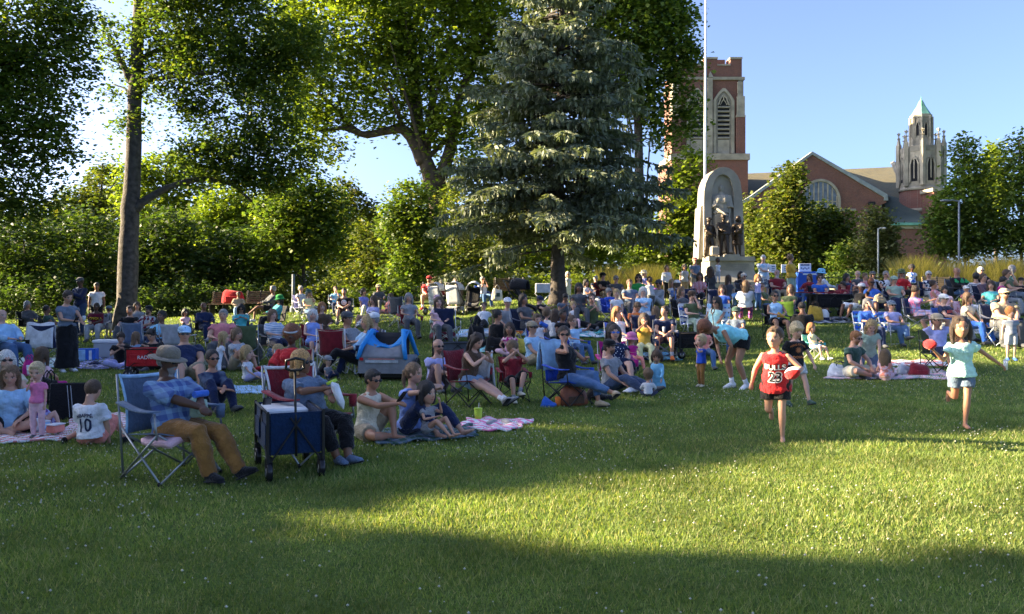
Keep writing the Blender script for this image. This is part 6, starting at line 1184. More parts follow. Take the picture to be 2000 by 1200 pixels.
t_ = prop('water_bottle', 'bright blue water bottle at the mouth of the child in white', 'bottle', W(mb_, mb_['hc'] + mb_['HM'] @ Vector((.3 * mb_['hs'], 2.1 * mb_['hs'], -.6 * mb_['hs']))), 20); MB().tube([(-.1, 0, .03), (.06, 0, -.05)], .045, 10).build('bottle_body', cloth('blue'), t_, True)
P_(1083, 603, None, 'g_cross', 170, 'fair', 'white', 'denim', 'br', 'girl with very long straight brown hair seen from behind', H=1.4, hairstyle='long')
P_(1068, 577, None, 'recline', 60, 'pale', 'black', 'navy', 'br', 'man in dark cap and black tee lying back', sex='m', hat='cap:navy', D=22.5, over=dict(pz=.25))
P_(1102, 573, None, 'g_phone', 10, 'tan', 'bluegrey', 'navy', 'blk', 'dark haired man in slate shirt sitting on the mound', sex='m', D=23.2)
P_(1097, 604, None, 'g_cross', 30, 'brown', 'black', 'black', 'blk', 'boy with black hair in black tee behind a blue chair', H=1.4, sex='m', D=19.6)
P_(1066, 600, None, 'g_cross', 150, 'pale', 'white', 'grey', 'lbr', 'small light haired child facing the long haired girl', H=1.1, D=20.2, hairstyle='kid')
P_(1124, 616, None, 'chair', 35, 'fair', 'lblue', 'denim', 'br', 'girl in pale blue tee lifting her hand in a blue chair', H=1.3, D=17.2, over=dict(hand=[(.34, .18, 1.02), (.12, .3, .66)]), ch='royal', hairstyle='bun')
P_(1121, 588, None, 'chair', 10, 'pale', 'white', 'lpink', 'bl', 'fair haired toddler in white eating beside the seated group', H=.95, hairstyle='kid')
P_(1156, 573, None, 'g_mouth', 5, 'fair', 'olive', 'black', 'dbr', 'woman in sunglasses and olive sleeveless top eating cross legged', sleeve=0, glasses=True, hairstyle='bun', D=22)
P_(1149, 545, None, 'chair', 30, 'tan', 'lgrey', 'lgrey', 'blk', 'long dark haired woman in grey tee with folded arms', D=25.5, over=dict(hand=[(-.08, .2, .84), (-.1, .22, .80)]), ch='lgrey')
P_(1166, 541, None, 'chair', 20, 'pale', 'navy', 'navy', 'wh', 'man half hidden behind the broad man in black cap', sex='m', D=29.5)
P_(1182, 531, None, 'chair', 35, 'fair', 'black', 'khaki', 'blk', 'broad man in black cap and black tee in a dark red chair', sex='m', bulk=1.35, hat='cap:black', D=28.2, ch='dred', leg='knee')
P_(1207, 538, None, 'chairx', 25, 'fair', 'dgrey', 'khaki', 'gr', 'man in sunglasses and charcoal tee with legs crossed', sex='m', glasses=True, bulk=1.15, leg='knee', D=27.3, ch='dgrey')
P_(1195, 562, None, 'chair', 45, 'fair', 'royal', 'navy', 'gr', 'grey haired man in sunglasses and royal blue tee', sex='m', glasses=True, D=23.4, over=dict(hand=[(-.08, .25, .84), (-.1, .28, .80)]), ch='royal')
P_(1204, 564, None, 'stand', 10, 'pale', 'white', 'white', 'bl', 'blond boy in white close behind the man in royal blue', H=1.2, sex='m', hairstyle='kid', scalefix=True)
P_(1257, 560, None, 'chair', -5, 'pale', 'lblue', 'lgrey', 'wh', 'elderly white haired woman in pale blue tee with crossed arms', bulk=1.35, hairstyle='bob', D=22.4, over=dict(hand=[(-.04, .34, .74), (-.02, .36, .70)]), ch='navy', sleeve=1.0)
P_(1247, 535, None, 'chair', -10, 'fair', 'green', 'navy', 'dbr', 'woman in bright green jacket and sunglasses', glasses=True, sleeve=1.9, D=26.8, ch='dgrey')
P_(1262, 527, None, 'chair', 30, 'pale', 'lav', 'purple', 'gr', 'person in cream sun hat and lilac shirt', hat='straw:cream', D=31)
P_(1272, 540, None, 'stand', -150, 'fair', 'lgrey', 'dgrey', 'br', 'boy in grey tee and dark trousers leaning over, back turned', sex='m', H=1.25, D=25.4, over=dict(lean=-14, hand=[(.1, .4, .9), (.1, .4, .9)]))
P_(1289, 545, None, 'g_hug', -60, 'tanb', 'lgrey', 'lgrey', 'blk', 'man in dark cap and pale grey shirt with knees up', sex='m', hat='cap:dgrey', glasses=True, D=27, sleeve=1.8, over=dict(pz=.22))
P_(1109, 533, None, 'stand', 10, 'pale', 'white', 'white', 'wh', 'woman in white with sunglasses standing by the spruce trunk', H=1.3, glasses=True, D=30.5, hairstyle='bob')
P_(1302, 518, None, 'stand', 10, 'fair', 'white', 'black', 'lbr', 'woman in open white jacket before the dark shrub', H=1.6, sleeve=1.6, D=31.5)
P_(1337, 516, None, 'stand', 0, 'fair', 'lgrey', 'khaki', 'dbr', 'person in visor and grey tank top with backpack straps', hat='visor:black', sleeve=0, D=31.6)
P_(1357, 502, None, 'stand', 25, 'fair', 'bluegrey', 'khaki', 'gr', 'tall man in orange cap and grey blue polo', sex='m', H=1.85, hat='cap:coral', glasses=True, D=31, bulk=1.15, over=dict(hand=[(-.02, .26, 1.02), (.05, .28, 1.0)]))
P_(1322, 546, None, 'g_cross', 165, 'fair', 'stripe:blue:bluegrey', 'black', 'dbr', 'woman in white cap and blue striped shirt, back turned', hat='cap:white', D=26, over=dict(pz=.3))
P_(1314, 543, None, 'chair', 10, 'fair', 'white', 'cream', 'bl', 'blonde child lit by the low sun beside the white cap', H=1.1, hairstyle='long', D=28.5)
P_(1366, 532, None, 'chair', -20, 'tan', 'vstripe:red:white', 'black', 'dbr', 'dark haired woman in red and white striped top', D=27.8, sleeve=1.0, ch='black')
P_(1388, 521, None, 'chair', 160, 'fair', 'dgrey', 'black', 'br', 'brown haired woman with her back turned below the plinth', D=29.4, hairstyle='wavy', over=dict(hand=[(.02, .38, 1.05), (.02, .38, 1.05)]))
P_(1402, 511, None, 'stand', 170, 'pale', 'white', 'lgrey', 'br', 'toddler in white held up before the monument plinth', H=.85, D=29, zoff=.75, hairstyle='bun', scalefix=False)
P_(1421, 537, None, 'g_hug', 120, 'fair', 'dgrey', 'lblue', 'br', 'brown haired woman with raised knees below the plinth', D=28, over=dict(pz=.35))
P_(1446, 530, None, 'chair', -20, 'olive', 'black', 'black', 'blk', 'dark haired woman beside the woman with short silver hair', D=29.3)
P_(1457, 533, None, 'chair', 20, 'fair', 'black', 'navy', 'wh', 'woman with short silver hair, sunglasses and black top', glasses=True, hairstyle='short', D=28.2, ch='dgrey')
P_(1456, 548, None, 'chair', 165, 'fair', 'white', 'flower:purple:pink', 'lbr', 'long haired woman in white tee and floral trousers, back turned', bulk=1.25, D=24.2, sleeve=1)
P_(1480, 536, None, 'stand', 15, 'pale', 'lav', 'denim', 'org', 'little child in lilac tank top with arms stretched out', H=1.0, D=24, sleeve=0, hairstyle='bob', zoff=.33, scalefix=False, over=dict(hand=[(.45, .15, 1.35), (.45, .1, 1.32)]))
P_(1495, 552, None, 'chair', 40, 'fair', 'olive', 'denim', 'br', 'woman in olive tank top partly hidden behind the little child', D=24.4, sleeve=0, hairstyle='bun')
P_(1491, 498, None, 'crossarm', 0, 'pale', 'flower:white:lblue', 'flower:white:bluegrey', 'wh', 'standing white haired man in floral shirt with folded arms', sex='m', H=1.75, leg='knee', D=30.5, hairstyle='short', loose=1.6)
P_(1545, 497, None, 'crossarm', 50, 'fair', 'mustard', 'sage', 'lbr', 'standing woman in mustard yellow blouse and pale trousers', H=1.68, D=29.8, hairstyle='curly', sleeve=1.3, loose=1.8, bulk=1.15)
P_(1520, 526, None, 'chair', 0, 'whiteb', 'dred', 'khaki', 'gr', 'balding bearded man with glasses in dark red tee', sex='m', bulk=1.25, hairstyle='balding', D=28.3, ch='navy')
P_(1577, 535, None, 'chair', -55, 'fair', 'dred', 'denim', 'br', 'brown haired woman in dark red plaid shirt', D=28.4, sleeve=1.8)
P_(1598, 536, None, 'chairlean', 0, 'fair', 'blue', 'khaki', 'dbr', 'man in sunglasses and bright blue polo at the black wagon', sex='m', glasses=True, leg='knee', D=26.2, bulk=1.15, ch='black', fr='black')
P_(1613, 524, None, 'chair', 80, 'fair', 'white', 'maroon', 'blk', 'dark haired person in white hoodie and sky blue hat', hat='bucket:sky', D=27.6, sleeve=1.9)
P_(1636, 549, None, 'recline', -60, 'fair', 'dred', 'khaki', 'dbr', 'man in dark red shirt lying back with one bare leg down', sex='m', leg='knee', D=26.5, ch='dred', hairstyle='short', shoe=None)
P_(1672, 552, None, 'behind', -60, 'brown', 'black', 'white', 'blk', 'man in white cap lying back with hands behind his head', sex='m', hat='backcap:white', leg='knee', D=24.4, ch='olive')
P_(1355, 567, None, 'mouth', 15, 'pale', 'olive', 'sage', 'br', 'man in brown hat and olive green tee eating', sex='m', hat='fedora:brown', D=21.3)
P_(1393, 577, None, 'low', -30, 'olive', 'mint', 'mint', 'blk', 'reclining dark haired woman in strapless mint dress', glasses=True, sleeve=0, leg='skirt', D=20.2, hy=-20, over=dict(lean=34, pz=.36))
P_(1437, 598, None, 'chair', -20, 'fair', 'bluegrey', 'denim', 'dbr', 'boy in dark green cap and slate tee looking down', sex='m', H=1.45, hat='cap:dgreen')
P_(1375, 606, None, 'chair', 0, 'fair', 'coral', 'denim', 'br', 'small brown haired girl with glasses behind the dark stroller', H=1.15, glasses='grey', D=17)
mo = P_(1517, 568, None, 'chair', 0, 'olive', 'lblue', 'black', 'blk', 'woman in sunglasses and sleeveless pale blue blouse', glasses=True, sleeve=0, leg='short', D=21, shoe=None, ch='black', hairstyle='bun', fr='black')
bag(W(mo, (0, -.30, .58)), 0, 'mustard', (.2, .06, .10), 'small mustard purse on the lap of the woman in pale blue', 'purse', False)
P_(1569, 590, 657, 'kneel', 175, 'brown', 'black', 'black', 'blk', 'person in black shirt kneeling with back turned', sex='m', D=19.6, bulk=1.25, hairstyle='buzz', hpit=-20)
mc = P_(1298, 597, None, 'chairlean', -10, 'fair', 'navy', 'plum', 'dbr', 'man in navy tee and plum shorts holding a can', sex='m', leg='knee', hy=-50, ch='navy', H=1.8, D=18.6, shoe='orange', sock='lgrey')
cup(W(mc, (-.02, -.47, .63)), 'lgrey', 'silver drink can in the hands of the man in navy tee', h=.13, r=.033, name='drink_can', cat='can')
P_(1247, 590, None, 'chair', 30, 'fair', 'orange', 'dgrey', 'br', 'brown haired man in orange and white tee looking down', sex='m', hpit=-35, D=19.8, ch='navy')
P_(1259, 612, None, 'chair', -5, 'olive', 'mustard', 'pyel', 'dbr', 'girl in yellow top eating with both hands', H=1.35, over=dict(hand=['mouth', 'mouth'], elb=(.8, .2, -.8)), D=17.6, sleeve=0, ch='navy')
P_(1213, 596, None, 'chair', 35, 'pale', 'white', 'lgrey', 'org', 'girl in white with long strawberry blonde hair', H=1.35, D=18.4, over=dict(hand=['mouth', (.1, .3, .6)]), ch='royal')
P_(1281, 598, None, 'g_cross', 175, 'fair', 'black', 'black', 'lbr', 'woman with long ash blonde hair and black top, back turned', D=20.4, over=dict(pz=.35))
P_(1191, 629, 735, 'g_cross', 40, 'fair', 'black', 'black', 'blk', 'dark haired woman in profile behind the mirrored sunglasses', D=15.4, over=dict(pz=.2))
P_(1204, 635, None, 'low', 5, 'pale', 'dots:navy:white', 'navy', 'dbr', 'woman in mirrored blue sunglasses and navy floral dress', glasses='blue', dress=True, leg='skirt', D=14.2, ch='magenta', low=.15)
P_(1237, 649, None, 'chair', 20, 'pale', 'magenta', 'coral', 'bl', 'toddler in pink sun hat beside the magenta folding chair', H=.95, hat='bucket:pink')
P_(1284, 683, 757, 'kneel', -15, 'fair', 'sky', 'sky', 'br', 'little girl in long pale blue dress kneeling on the grass', H=.98, dress=True, leg='skirt', hairstyle='bob', sleeve=1.9, hpit=-25)
P_(1266, 719, 776, 'g_cross', 170, 'fair', 'stripe:white:lgrey', 'navy', 'lbr', 'baby in striped white shirt sitting with back turned', H=.74, hairstyle='kid', sex='m', sleeve=1.7)
ma = P_(1193, 661, 765, 'g_legs', 50, 'fairb', 'grey', 'dnim', 'dbr', 'bearded man in black cap and grey tee with legs stretched', sex='m', hat='cap:black')
mt = P_(1110, 637, None, 'chairx', 45, 'tan', 'black', 'denim', 'dbr', 'woman in black tank top and jeans with crossed legs', sleeve=0, glasses=True, hairstyle='bun', D=11.9, over=dict(hand=[(.05, .33, .74), 'mouth'], pz=.42, foot=[(.10, .52, .07), (-.14, .86, .22)], lean=10), flip=False, shoe='tan', ch='royal', fr='black', low=.04, hy=-40, H=1.72, leg='crop')
mr = P_(1003, 671, None, 'mouth2', 15, 'fair', 'dred', 'black', 'lbr', 'curly haired boy in dark red tee drinking', sex='m', H=1.5, leg='knee', D=12.2, ch='dred', fr='black', hairstyle='curly', shoe='cream', sock='grey', over=dict(pz=.40, foot=[(-.02, .55, .22), (.12, .50, .07)], elb=(.9, .2, -.7)))
mg = P_(915, 650, None, 'phone', 50, 'pale', 'brown', 'ldenim', 'dbr', 'woman with long wavy brown hair looking at her phone', sleeve=0, leg='vshort', D=11.7, ch='dred', fr='black', hairstyle='wavy', shoe='grey', sock='white', over=dict(pz=.42, lean=-12, foot=[(.05, .92, .09), (.02, .98, .08)], hand=[(.03, .42, .84), (.02, .40, .82)], head=-28), H=1.72)
phone_at(W(mg, (.0, -.47, .92)), 50, 'white cased phone held by the woman with wavy brown hair')
P_(853, 661, 765, 'g_hug', 35, 'fairb', 'lav', 'plum', 'dbr', 'balding man in sunglasses, pale tee and plum shorts', sex='m', hairstyle='balding', glasses=True, leg='knee', over=dict(foot=[(.10, .40, .06), (.16, .38, .06)]), bulk=1.1)
# ---- east side
mcoral = P_(1590, 631, None, 'chair', 25, 'pale', 'pyel', 'lblue', 'org', 'strawberry blonde girl with glasses in pale yellow top', H=1.15, hairstyle='bob', sleeve=0, leg='short', D=17.8, ch='teal', fr='white', shoe='white')
P_(1662, 646, 738, 'g_cross', 35, 'gingb', 'dgreen', 'cream', 'org', 'ginger bearded man in sunglasses and dark green tee', sex='m', glasses=True, leg='knee', hpit=-15, H=1.78)
P_(1693, 623, 722, 'kneel', -10, 'pale', 'sage', 'slate', 'bl', 'woman with wavy blonde hair bending over the picnic', hairstyle='wavy', over=dict(lean=-30, hand=[(.14, .42, .22), (.2, .36, .2)]), hpit=-35, sleeve=.3)
P_(1729, 682, 744, 'g_legs', 145, 'pale', 'flower:lpink:coral', 'lpink', 'lbr', 'little girl with long fair hair in pink dress, back turned', H=1.08, hairstyle='long', dress=True, leg='skirt', sleeve=.2)
mbl = P_(1697, 583, None, 'mouth', 0, 'pale', 'blue', 'navy', 'gr', 'woman with grey bob and sunglasses in bright blue tee', hairstyle='bob', glasses=True, sleeve=1.2, D=19.6, bulk=1.15)
lawn_chair(mbl['root'].location, 0, 'sky', 'blue', 'webbed aluminium chair holding the woman with the grey bob', mbl['sc'])
mjl = P_(1747, 586, None, 'chairx', 10, 'fair', 'lav', 'denim', 'gr', 'man in navy cap, lavender tee and jeans with crossed legs', sex='m', hat='cap:bluegrey', glasses=True, D=19.9)
lawn_chair(mjl['root'].location, 5, 'sky', 'blue', 'webbed aluminium chair holding the man in jeans and navy cap', mjl['sc'])
mgc = [o for o in COL.objects if o.get('label') == 'man in brown hat and olive green tee eating'][0]; lawn_chair(mgc.location, 10, 'blue', 'white', 'blue and white webbed chair holding the man in brown hat', mgc.scale[0])
mgd = [o for o in COL.objects if o.get('label') == 'reclining dark haired woman in strapless mint dress'][0]; lawn_chair(mgd.location, -30, 'white', 'lblue', 'white webbed chair holding the woman in mint dress', mgd.scale[0], .06)
m7 = P_(1706, 543, None, 'chair', 5, 'dark', 'blue', 'navy', 'red', 'woman with dark red hair in blue tee holding a bag', glasses=True, bulk=1.2, hairstyle='bun', leg='knee', D=24.3, ch='navy')
bag(W(m7, (0, -.34, .52)), 0, 'khaki', (.36, .14, .2), 'woven khaki bag on the lap of the woman in blue tee', 'handbag')
P_(1750, 538, None, 'chair', 0, 'fair', 'sage', 'navy', 'gr', 'man in sage cap and sage green tee', sex='m', hat='cap:sage', bulk=1.25, D=25.5, ch='navy')
P_(1733, 529, None, 'mouth', 0, 'fair', 'camo:black:white', 'black', 'gr', 'grey haired man with hand at mouth in black patterned shirt', sex='m', glasses=True, D=28.4, ch='black')
P_(1763, 525, None, 'chair', -10, 'fair', 'red', 'black', 'gr', 'person in wide olive sun hat and red jacket', hat='sun:olive', glasses=True, sleeve=1.9, D=28.8)
P_(1781, 517, None, 'stand', -5, 'dark', 'flower:white:blue', 'black', 'blk', 'curly haired person in white and blue floral shirt', hairstyle='afro', H=1.45, D=30.6)
P_(1679, 528, None, 'chair', 5, 'pale', 'dgrey', 'dgrey', 'wh', 'bald elderly man with glasses behind the red bag', sex='m', hairstyle='balding', glasses='grey', D=29.4, ch='red')
P_(1695, 533, None, 'chair', 20, 'fair', 'salmon', 'grey', 'lbr', 'man in salmon tee behind the woman in blue', sex='m', D=28.3, hairstyle='short')
P_(1709, 529, None, 'chair', 15, 'fair', 'lgrey', 'black', 'dbr', 'woman in dark cap and sunglasses by the light post', hat='cap:dgrey', glasses=True, D=30)
P_(1790, 558, None, 'phone', 60, 'tan', 'flower:lav:pink', 'flower:lpink:lav', 'dbr', 'woman in lilac floral dress reading her phone', hairstyle='bun', leg='maxi', D=22.4, sleeve=.8, ch='dgrey')
P_(1817, 529, None, 'chair', -5, 'pale', 'camo:white:navy', 'lgrey', 'wh', 'white haired woman in sunglasses in a dark navy chair', glasses=True, hairstyle='short', D=28, ch='navy')
P_(1832, 547, None, 'chair', 45, 'tan', 'flower:lpink:salmon', 'flower:lpink:salmon', 'dbr', 'woman with dark bun in pink floral sundress', hairstyle='bun', leg='maxi', D=24.6, sleeve=0)
P_(1846, 558, None, 'chair', -25, 'fair', 'lpink', 'denim', 'blk', 'laughing dark haired woman behind the white visor cap', D=23.6, hairstyle='bob')
mcb = P_(1853, 573, None, 'chair', 35, 'pale', 'navy', 'lgrey', 'gr', 'man in white cap, sunglasses and navy team tee', sex='m', hat='cap:white', glasses=True, D=20.6, ch='blue', bulk=1.15)
P_(1888, 571, None, 'chair', 35, 'fair', 'cream', 'blue', 'br', 'woman with long brown hair in cream tee', D=20, over=dict(lean=-2, hand=[(.1, .4, .5), (.12, .4, .5)]), low=.0)
P_(1891, 558, None, 'chair', 0, 'fair', 'coral', 'white', 'wh', 'smiling person in white visor and coral tee', hat='visor:white', D=24.3, hairstyle='short')
mcl = P_(1876, 522, None, 'chair', 20, 'tan', 'black', 'denim', 'gr', 'bald man in black shirt with green clover print', sex='m', hairstyle='bald', bulk=1.3, D=27.8, sleeve=1.6, ch='dgrey')
P_(1905, 534, None, 'chair', 160, 'fair', 'stripe:white:navy', 'white', 'blk', 'black haired person in white jersey with back turned', D=27.2, hairstyle='curly', sex='m')
P_(1920, 521, None, 'chair', 0, 'pale', 'black', 'black', 'wh', 'white haired man in sunglasses and black before the tall grass', sex='m', glasses=True, D=29.5)
P_(1928, 534, None, 'chair', 20, 'fair', 'plum', 'khaki', 'br', 'man with sunglasses on his head in brown long sleeves', sex='m', D=25.6, sleeve=1.9, ch='navy')
P_(1961, 540, None, 'phone', 55, 'pale', 'magenta', 'grey', 'blk', 'woman in magenta top reading', hairstyle='short', sleeve=0, D=25.3, ch='navy')
P_(1973, 526, None, 'mouth', 45, 'fair', 'olive', 'bluegrey', 'br', 'man in olive tee resting his head on his hand', sex='m', D=26.4, bulk=1.15, ch='dgrey')
P_(1970, 518, None, 'chair', 60, 'fair', 'camo:dgreen:sage', 'black', 'gr', 'grey haired person in leafy shirt bending behind the olive tee', D=29.2, over=dict(lean=-10), sleeve=1.5)
P_(1996, 541, None, 'chair', -20, 'fair', 'black', 'dgrey', 'blk', 'person in black cap at the far end of the row', hat='cap:black', sex='m', D=27)
P_(1955, 562, None, 'chairlean', 0, 'fairb', 'khaki', 'dgrey', 'br', 'bearded man in tan cap, sunglasses and beige tee', sex='m', hat='cap:tan', glasses=True, bulk=1.35, D=19.4, ch='navy', H=1.8)
P_(1952, 602, 668, 'g_cross', 150, 'tan', 'tie:grey:lgrey', 'black', 'blk', 'dark haired woman in grey tie dye sweatshirt, back turned', sleeve=1.9, hairstyle='bob', glasses=True, bulk=1.1)
P_(1974, 600, 706, 'stand', -10, 'pale', 'stripe:slate:lgrey', 'lgrey', 'org', 'ginger haired boy in slate striped tee and pale shorts', sex='m', H=1.1, leg='knee', hairstyle='curly', shoe='blue', over=dict(hand=[(.28, .05, .72), (.30, .02, .72)]), bulk=1.1)
P_(1836, 611, None, 'behind', 10, 'tan', 'lav', 'navy', 'br', 'boy in tan cap and pale tee with hands behind his head', sex='m', H=1.5, hat='cap:tan', leg='knee', D=15.6, ch='olive', fr='black', over=dict(pz=.42, lean=12), shoe=None)
# ---- a few more half hidden heads that fill the bank
for px, yt, D, sk, tp, hr, lab, kw in ((1232, 545, 29.5, 'fair', 'slate', 'br', 'man in slate shirt behind the woman in green jacket', dict(sex='m')), (1132, 552, 28.5, 'brown', 'dgrey', 'blk', 'person in charcoal behind the woman with folded arms', {}), (1338, 560, 25.5, 'fair', 'dgrey', 'lbr', 'woman in charcoal between the navy chairs', {}),
    (1410, 556, 27, 'fair', 'blue', 'br', 'woman in blue beside the navy chairs below the plinth', {}), (1660, 534, 29.8, 'tan', 'navy', 'blk', 'person in navy near the dark clipped bush', {}), (1935, 548, 28.6, 'fair', 'teal', 'dbr', 'person in teal behind the man in brown long sleeves', {}),
    (800, 572, 29, 'fair', 'grey', 'gr', 'person in grey sitting alone beside the strollers', {}), (1540, 556, 26.5, 'fair', 'olive', 'br', 'person in olive behind the lime green chair', {}), (1030, 574, 24, 'olive', 'dgrey', 'blk', 'person in charcoal by the white cooler box near the trunk', {}), (268, 590, 27, 'fair', 'grey', 'br', 'person in grey sitting deep in the shade of the tall trunk', {})):
    P_(px, yt, None, 'chair', random.Random(px).uniform(-50, 50), sk, tp, 'dgrey', hr, lab, ch=random.Random(px).choice(['navy', 'dgrey', 'black', 'dred']), **kw)
# ================================================================ PEOPLE NEAR THE CAMERA
# running boy in a basketball vest
GRP = 'children running on the open grass'
mh = person(1515, 637, 862, 'stand', -22, 'fair', 'red', 'black', 'br', 'boy in red basketball vest running with a small football', H=1.27, sex='m', hairstyle='short', leg='short', sleeve=0, shoe=None, vox=.009, hy=-18, hem=-.26, loose=2.0, D=8.95, group=GRP, bulk=1.0,
    over=dict(pz=.90, lean=-12, foot=[(.10, .02, .06), (.10, -.42, .40)], fdir1=(0, -.2, -1), knee=(.05, 1, .1), knee1=(.05, 1, -.3), hand=[(.30, .36, 1.08), (.36, -.06, .86)], elb0=(.9, -.6, -.5), elb1=(.9, -.7, .2), twist=8, fist=.8))
# girl in mint top running
mi = person(1878, 618, 832, 'stand', -12, 'tan', 'mint', 'slate', 'dbr', 'girl in mint green top and navy shorts running barefoot', H=1.25, sex='f', hairstyle='wavy', leg='short', sleeve=.45, shoe=None, vox=.009, hy=0, hem=-.16, D=9.6, group=GRP, loose=1.3,
    over=dict(pz=.92, lean=-5, side=-3, foot=[(.02, .10, .06), (.06, -.48, .52)], fdir1=(0, -.3, -1), knee=(.05, 1, .1), knee1=(.05, 1, -.3), hand=[(.62, .05, .98), (.44, .14, 1.24)], elb0=(.5, -.7, -.5), elb1=(.5, .1, -1), fist=.9))
mwk = person(1553, 629, 791, 'stand', 12, 'pale', 'black', 'camo:white:lgrey', 'pbl', 'blond boy with bowl cut in black graphic tee walking', H=1.2, sex='m', hairstyle='bowl', leg='short', hem=-.22, sleeve=.6, shoe='dgreen', D=11.6, group=GRP, hpit=-14, loose=1.3, vox=.011,
    over=dict(foot=[(.16, .30, .10), (.10, -.12, .08)], hand=[(.30, .26, .88), (.30, -.04, .82)]))
mt3 = person(1370, 653, 757, 'stand', -60, 'pale', 'royal', 'caramel', 'pbl', 'blond toddler in royal blue tee and brown trousers', H=.86, sex='m', hairstyle='kid', leg='long', hem=-.14, shoe='cream', group=GRP, over=dict(hand=['mouth', (.22, .05, .72)]), loose=1.3)
mbd = person(1447, 622, 757, 'stand', -78, 'tan', 'aqua', 'black', 'red', 'woman in aqua tank top bending down towards the toddler', H=1.66, hairstyle='mop', sleeve=0, leg='vshort', shoe='white', sock='white', D=13.6, scalefix=False, group='people watching from the lawn', vox=.012, hpit=-52, loose=1.4, bulk=1.1,
    over=dict(pz=.88, lean=-72, foot=[(.10, -.06, .07), (.12, .10, .07)], hand=[(.10, .30, .56), (.12, .34, .56)], elb=(.6, -.2, .3), curl=0, headup=(-.0, -.75, .25)))
# couple in camp chairs
HG = 'people seated near the open grass'
m1 = person(341, 677, None, 'chair', 62, 'greyb', 'plaid:manb:ldenim', 'caramel', 'gr', 'man in brimmed sun hat, blue plaid shirt and brown trousers', H=1.80, sex='m', hat='sun:hatk', glasses=True, bulk=1.22, shoe='black', sleeve=.95, D=7.15, vox=.009, hpit=-5, hy=12, group=HG, hairstyle='balding', loose=1.25,
    over=dict(lean=13, pz=.45, foot=[(.20, .66, .08), (.02, .50, .07)], hand=[(.02, .36, .70), (.00, .40, .68)], elb=(.9, -.4, -.3), fist=.7), sock='lgrey')
camp_chair(m1['root'].location + Matrix.Rotation(R(62), 3, 'Z') @ Vector((0, .03, 0)), 58, 'slate', 'steel', 'steel framed camp chair with pale trim holding the man in sun hat', 1.0, 1.12, trim='lblue')
m2 = person(606, 685, None, 'chair', 50, 'brown', 'slate', 'black', 'gold', 'woman with golden bob and sunglasses in slate tee', H=1.68, sex='f', hairstyle='bob', glasses=True, bulk=1.55, shoe='slate', sleeve=.8, leg='crop', D=7.9, vox=.009, hpit=0, hy=20, group=HG, loose=1.2,
    over=dict(lean=20, pz=.44, foot=[(.06, .60, .07), (.02, .52, .07)], hand=[(.02, .34, .74), (.02, .30, .82)], elb=(.9, -.3, -.3), knee=(.25, .8, .5)))
camp_chair(m2['root'].location, 50, 'dred', 'steel', 'red camp chair with pale trim holding the woman with golden bob', 1.0, 1.15, trim='white')
mm = person(717, 722, 862, 'g_side', 55, 'tan', 'cream', 'khaki', 'blk', 'man in sunglasses and cream tank top holding a phone', H=1.74, sex='m', glasses=True, sleeve=0, leg='short', vox=.0095, hem=-.12, D=9.0, hpit=-8, group=HG, shoe=None,
    over=dict(pz=.12, lean=-8, foot=[(.12, .38, .06), (-.15, .30, .05)], knee0=(.3, .5, 1), knee1=(1, .5, .1), hand=[(.02, .56, .52), (.00, .54, .50)], elb=(.7, .0, -.8), fist=1.0))
phone_at(W(mm, (.0, -.62, .60)), 60, 'black phone held up by the man in cream tank top')
mp = person(801, 708, 850, 'g_side', 55, 'fair', 'periw', 'navy', 'lbr', 'woman in periwinkle tee and navy leggings with a toddler', H=1.70, sex='f', hairstyle='pony', sleeve=.45, leg='crop', shoe=None, vox=.0095, D=9.3, group=HG, hy=15, hpit=-4,
    over=dict(pz=.12, lean=-4, foot=[(.30, .62, .06), (.02, .48, .06)], knee0=(.5, .6, 1), knee1=(.3, .6, 1), hand=[(.04, .36, .66), (-.04, .36, .62)], elb=(1, .1, -.1)))
mtd = person(838, 756, 846, 'g_legs', 50, 'fair', 'grey', 'grey', 'blk', 'dark haired toddler in grey romper on the lap of the woman', H=.84, hairstyle='bob', leg='vshort', shoe=None, vox=.009, D=9.05, group=HG, zoff=.06, over=dict(hand=['mouth', (.1, .3, .4)], lean=8, foot=[(.10, .62, .05), (.06, .66, .05)]))
# left edge family
mf = person(22, 712, 846, 'g_cross', 25, 'fair', 'lblue', 'black', 'lbr', 'blonde woman in pale blue tee sitting cross legged on the blanket', H=1.70, hairstyle='wavy', leg='short', sleeve=.75, vox=.0095, group='family on the striped blanket', hpit=-18, D=9.3, loose=1.6, bulk=1.1, shoe=None)
person(16, 686, None, 'low', 40, 'pale', 'cream', 'cream', 'wh', 'platinum blonde woman in large dark sunglasses', hairstyle='bob', glasses=True, D=9.9, group='family on the striped blanket')
person(74, 707, None, 'stand', 10, 'pale', 'pink', 'lpink', 'pbl', 'blonde toddler in bright pink tee drinking from a bottle', H=.88, hairstyle='kid', sleeve=.5, D=8.9, group='family on the striped blanket', over=dict(hand=[(.20, .12, .70), 'mouth']), hpit=-15, loose=1.3)
mq = person(72, 757, 848, 'g_side', 150, 'pale', 'flower:lav:purple', 'flower:lav:purple', 'bl', 'little girl with blonde ponytail in lilac floral dress', H=1.10, hairstyle='pony', sleeve=0, dress=True, leg='skirt', vox=.0095, group='family on the striped blanket', hpit=-20, D=9.4)
person(78, 678, None, 'g_cross', 160, 'fair', 'lpink', 'magenta', 'br', 'brown haired girl in pink seen from behind the toddler', H=1.2, hairstyle='long', D=13.2, group='family on the striped blanket')
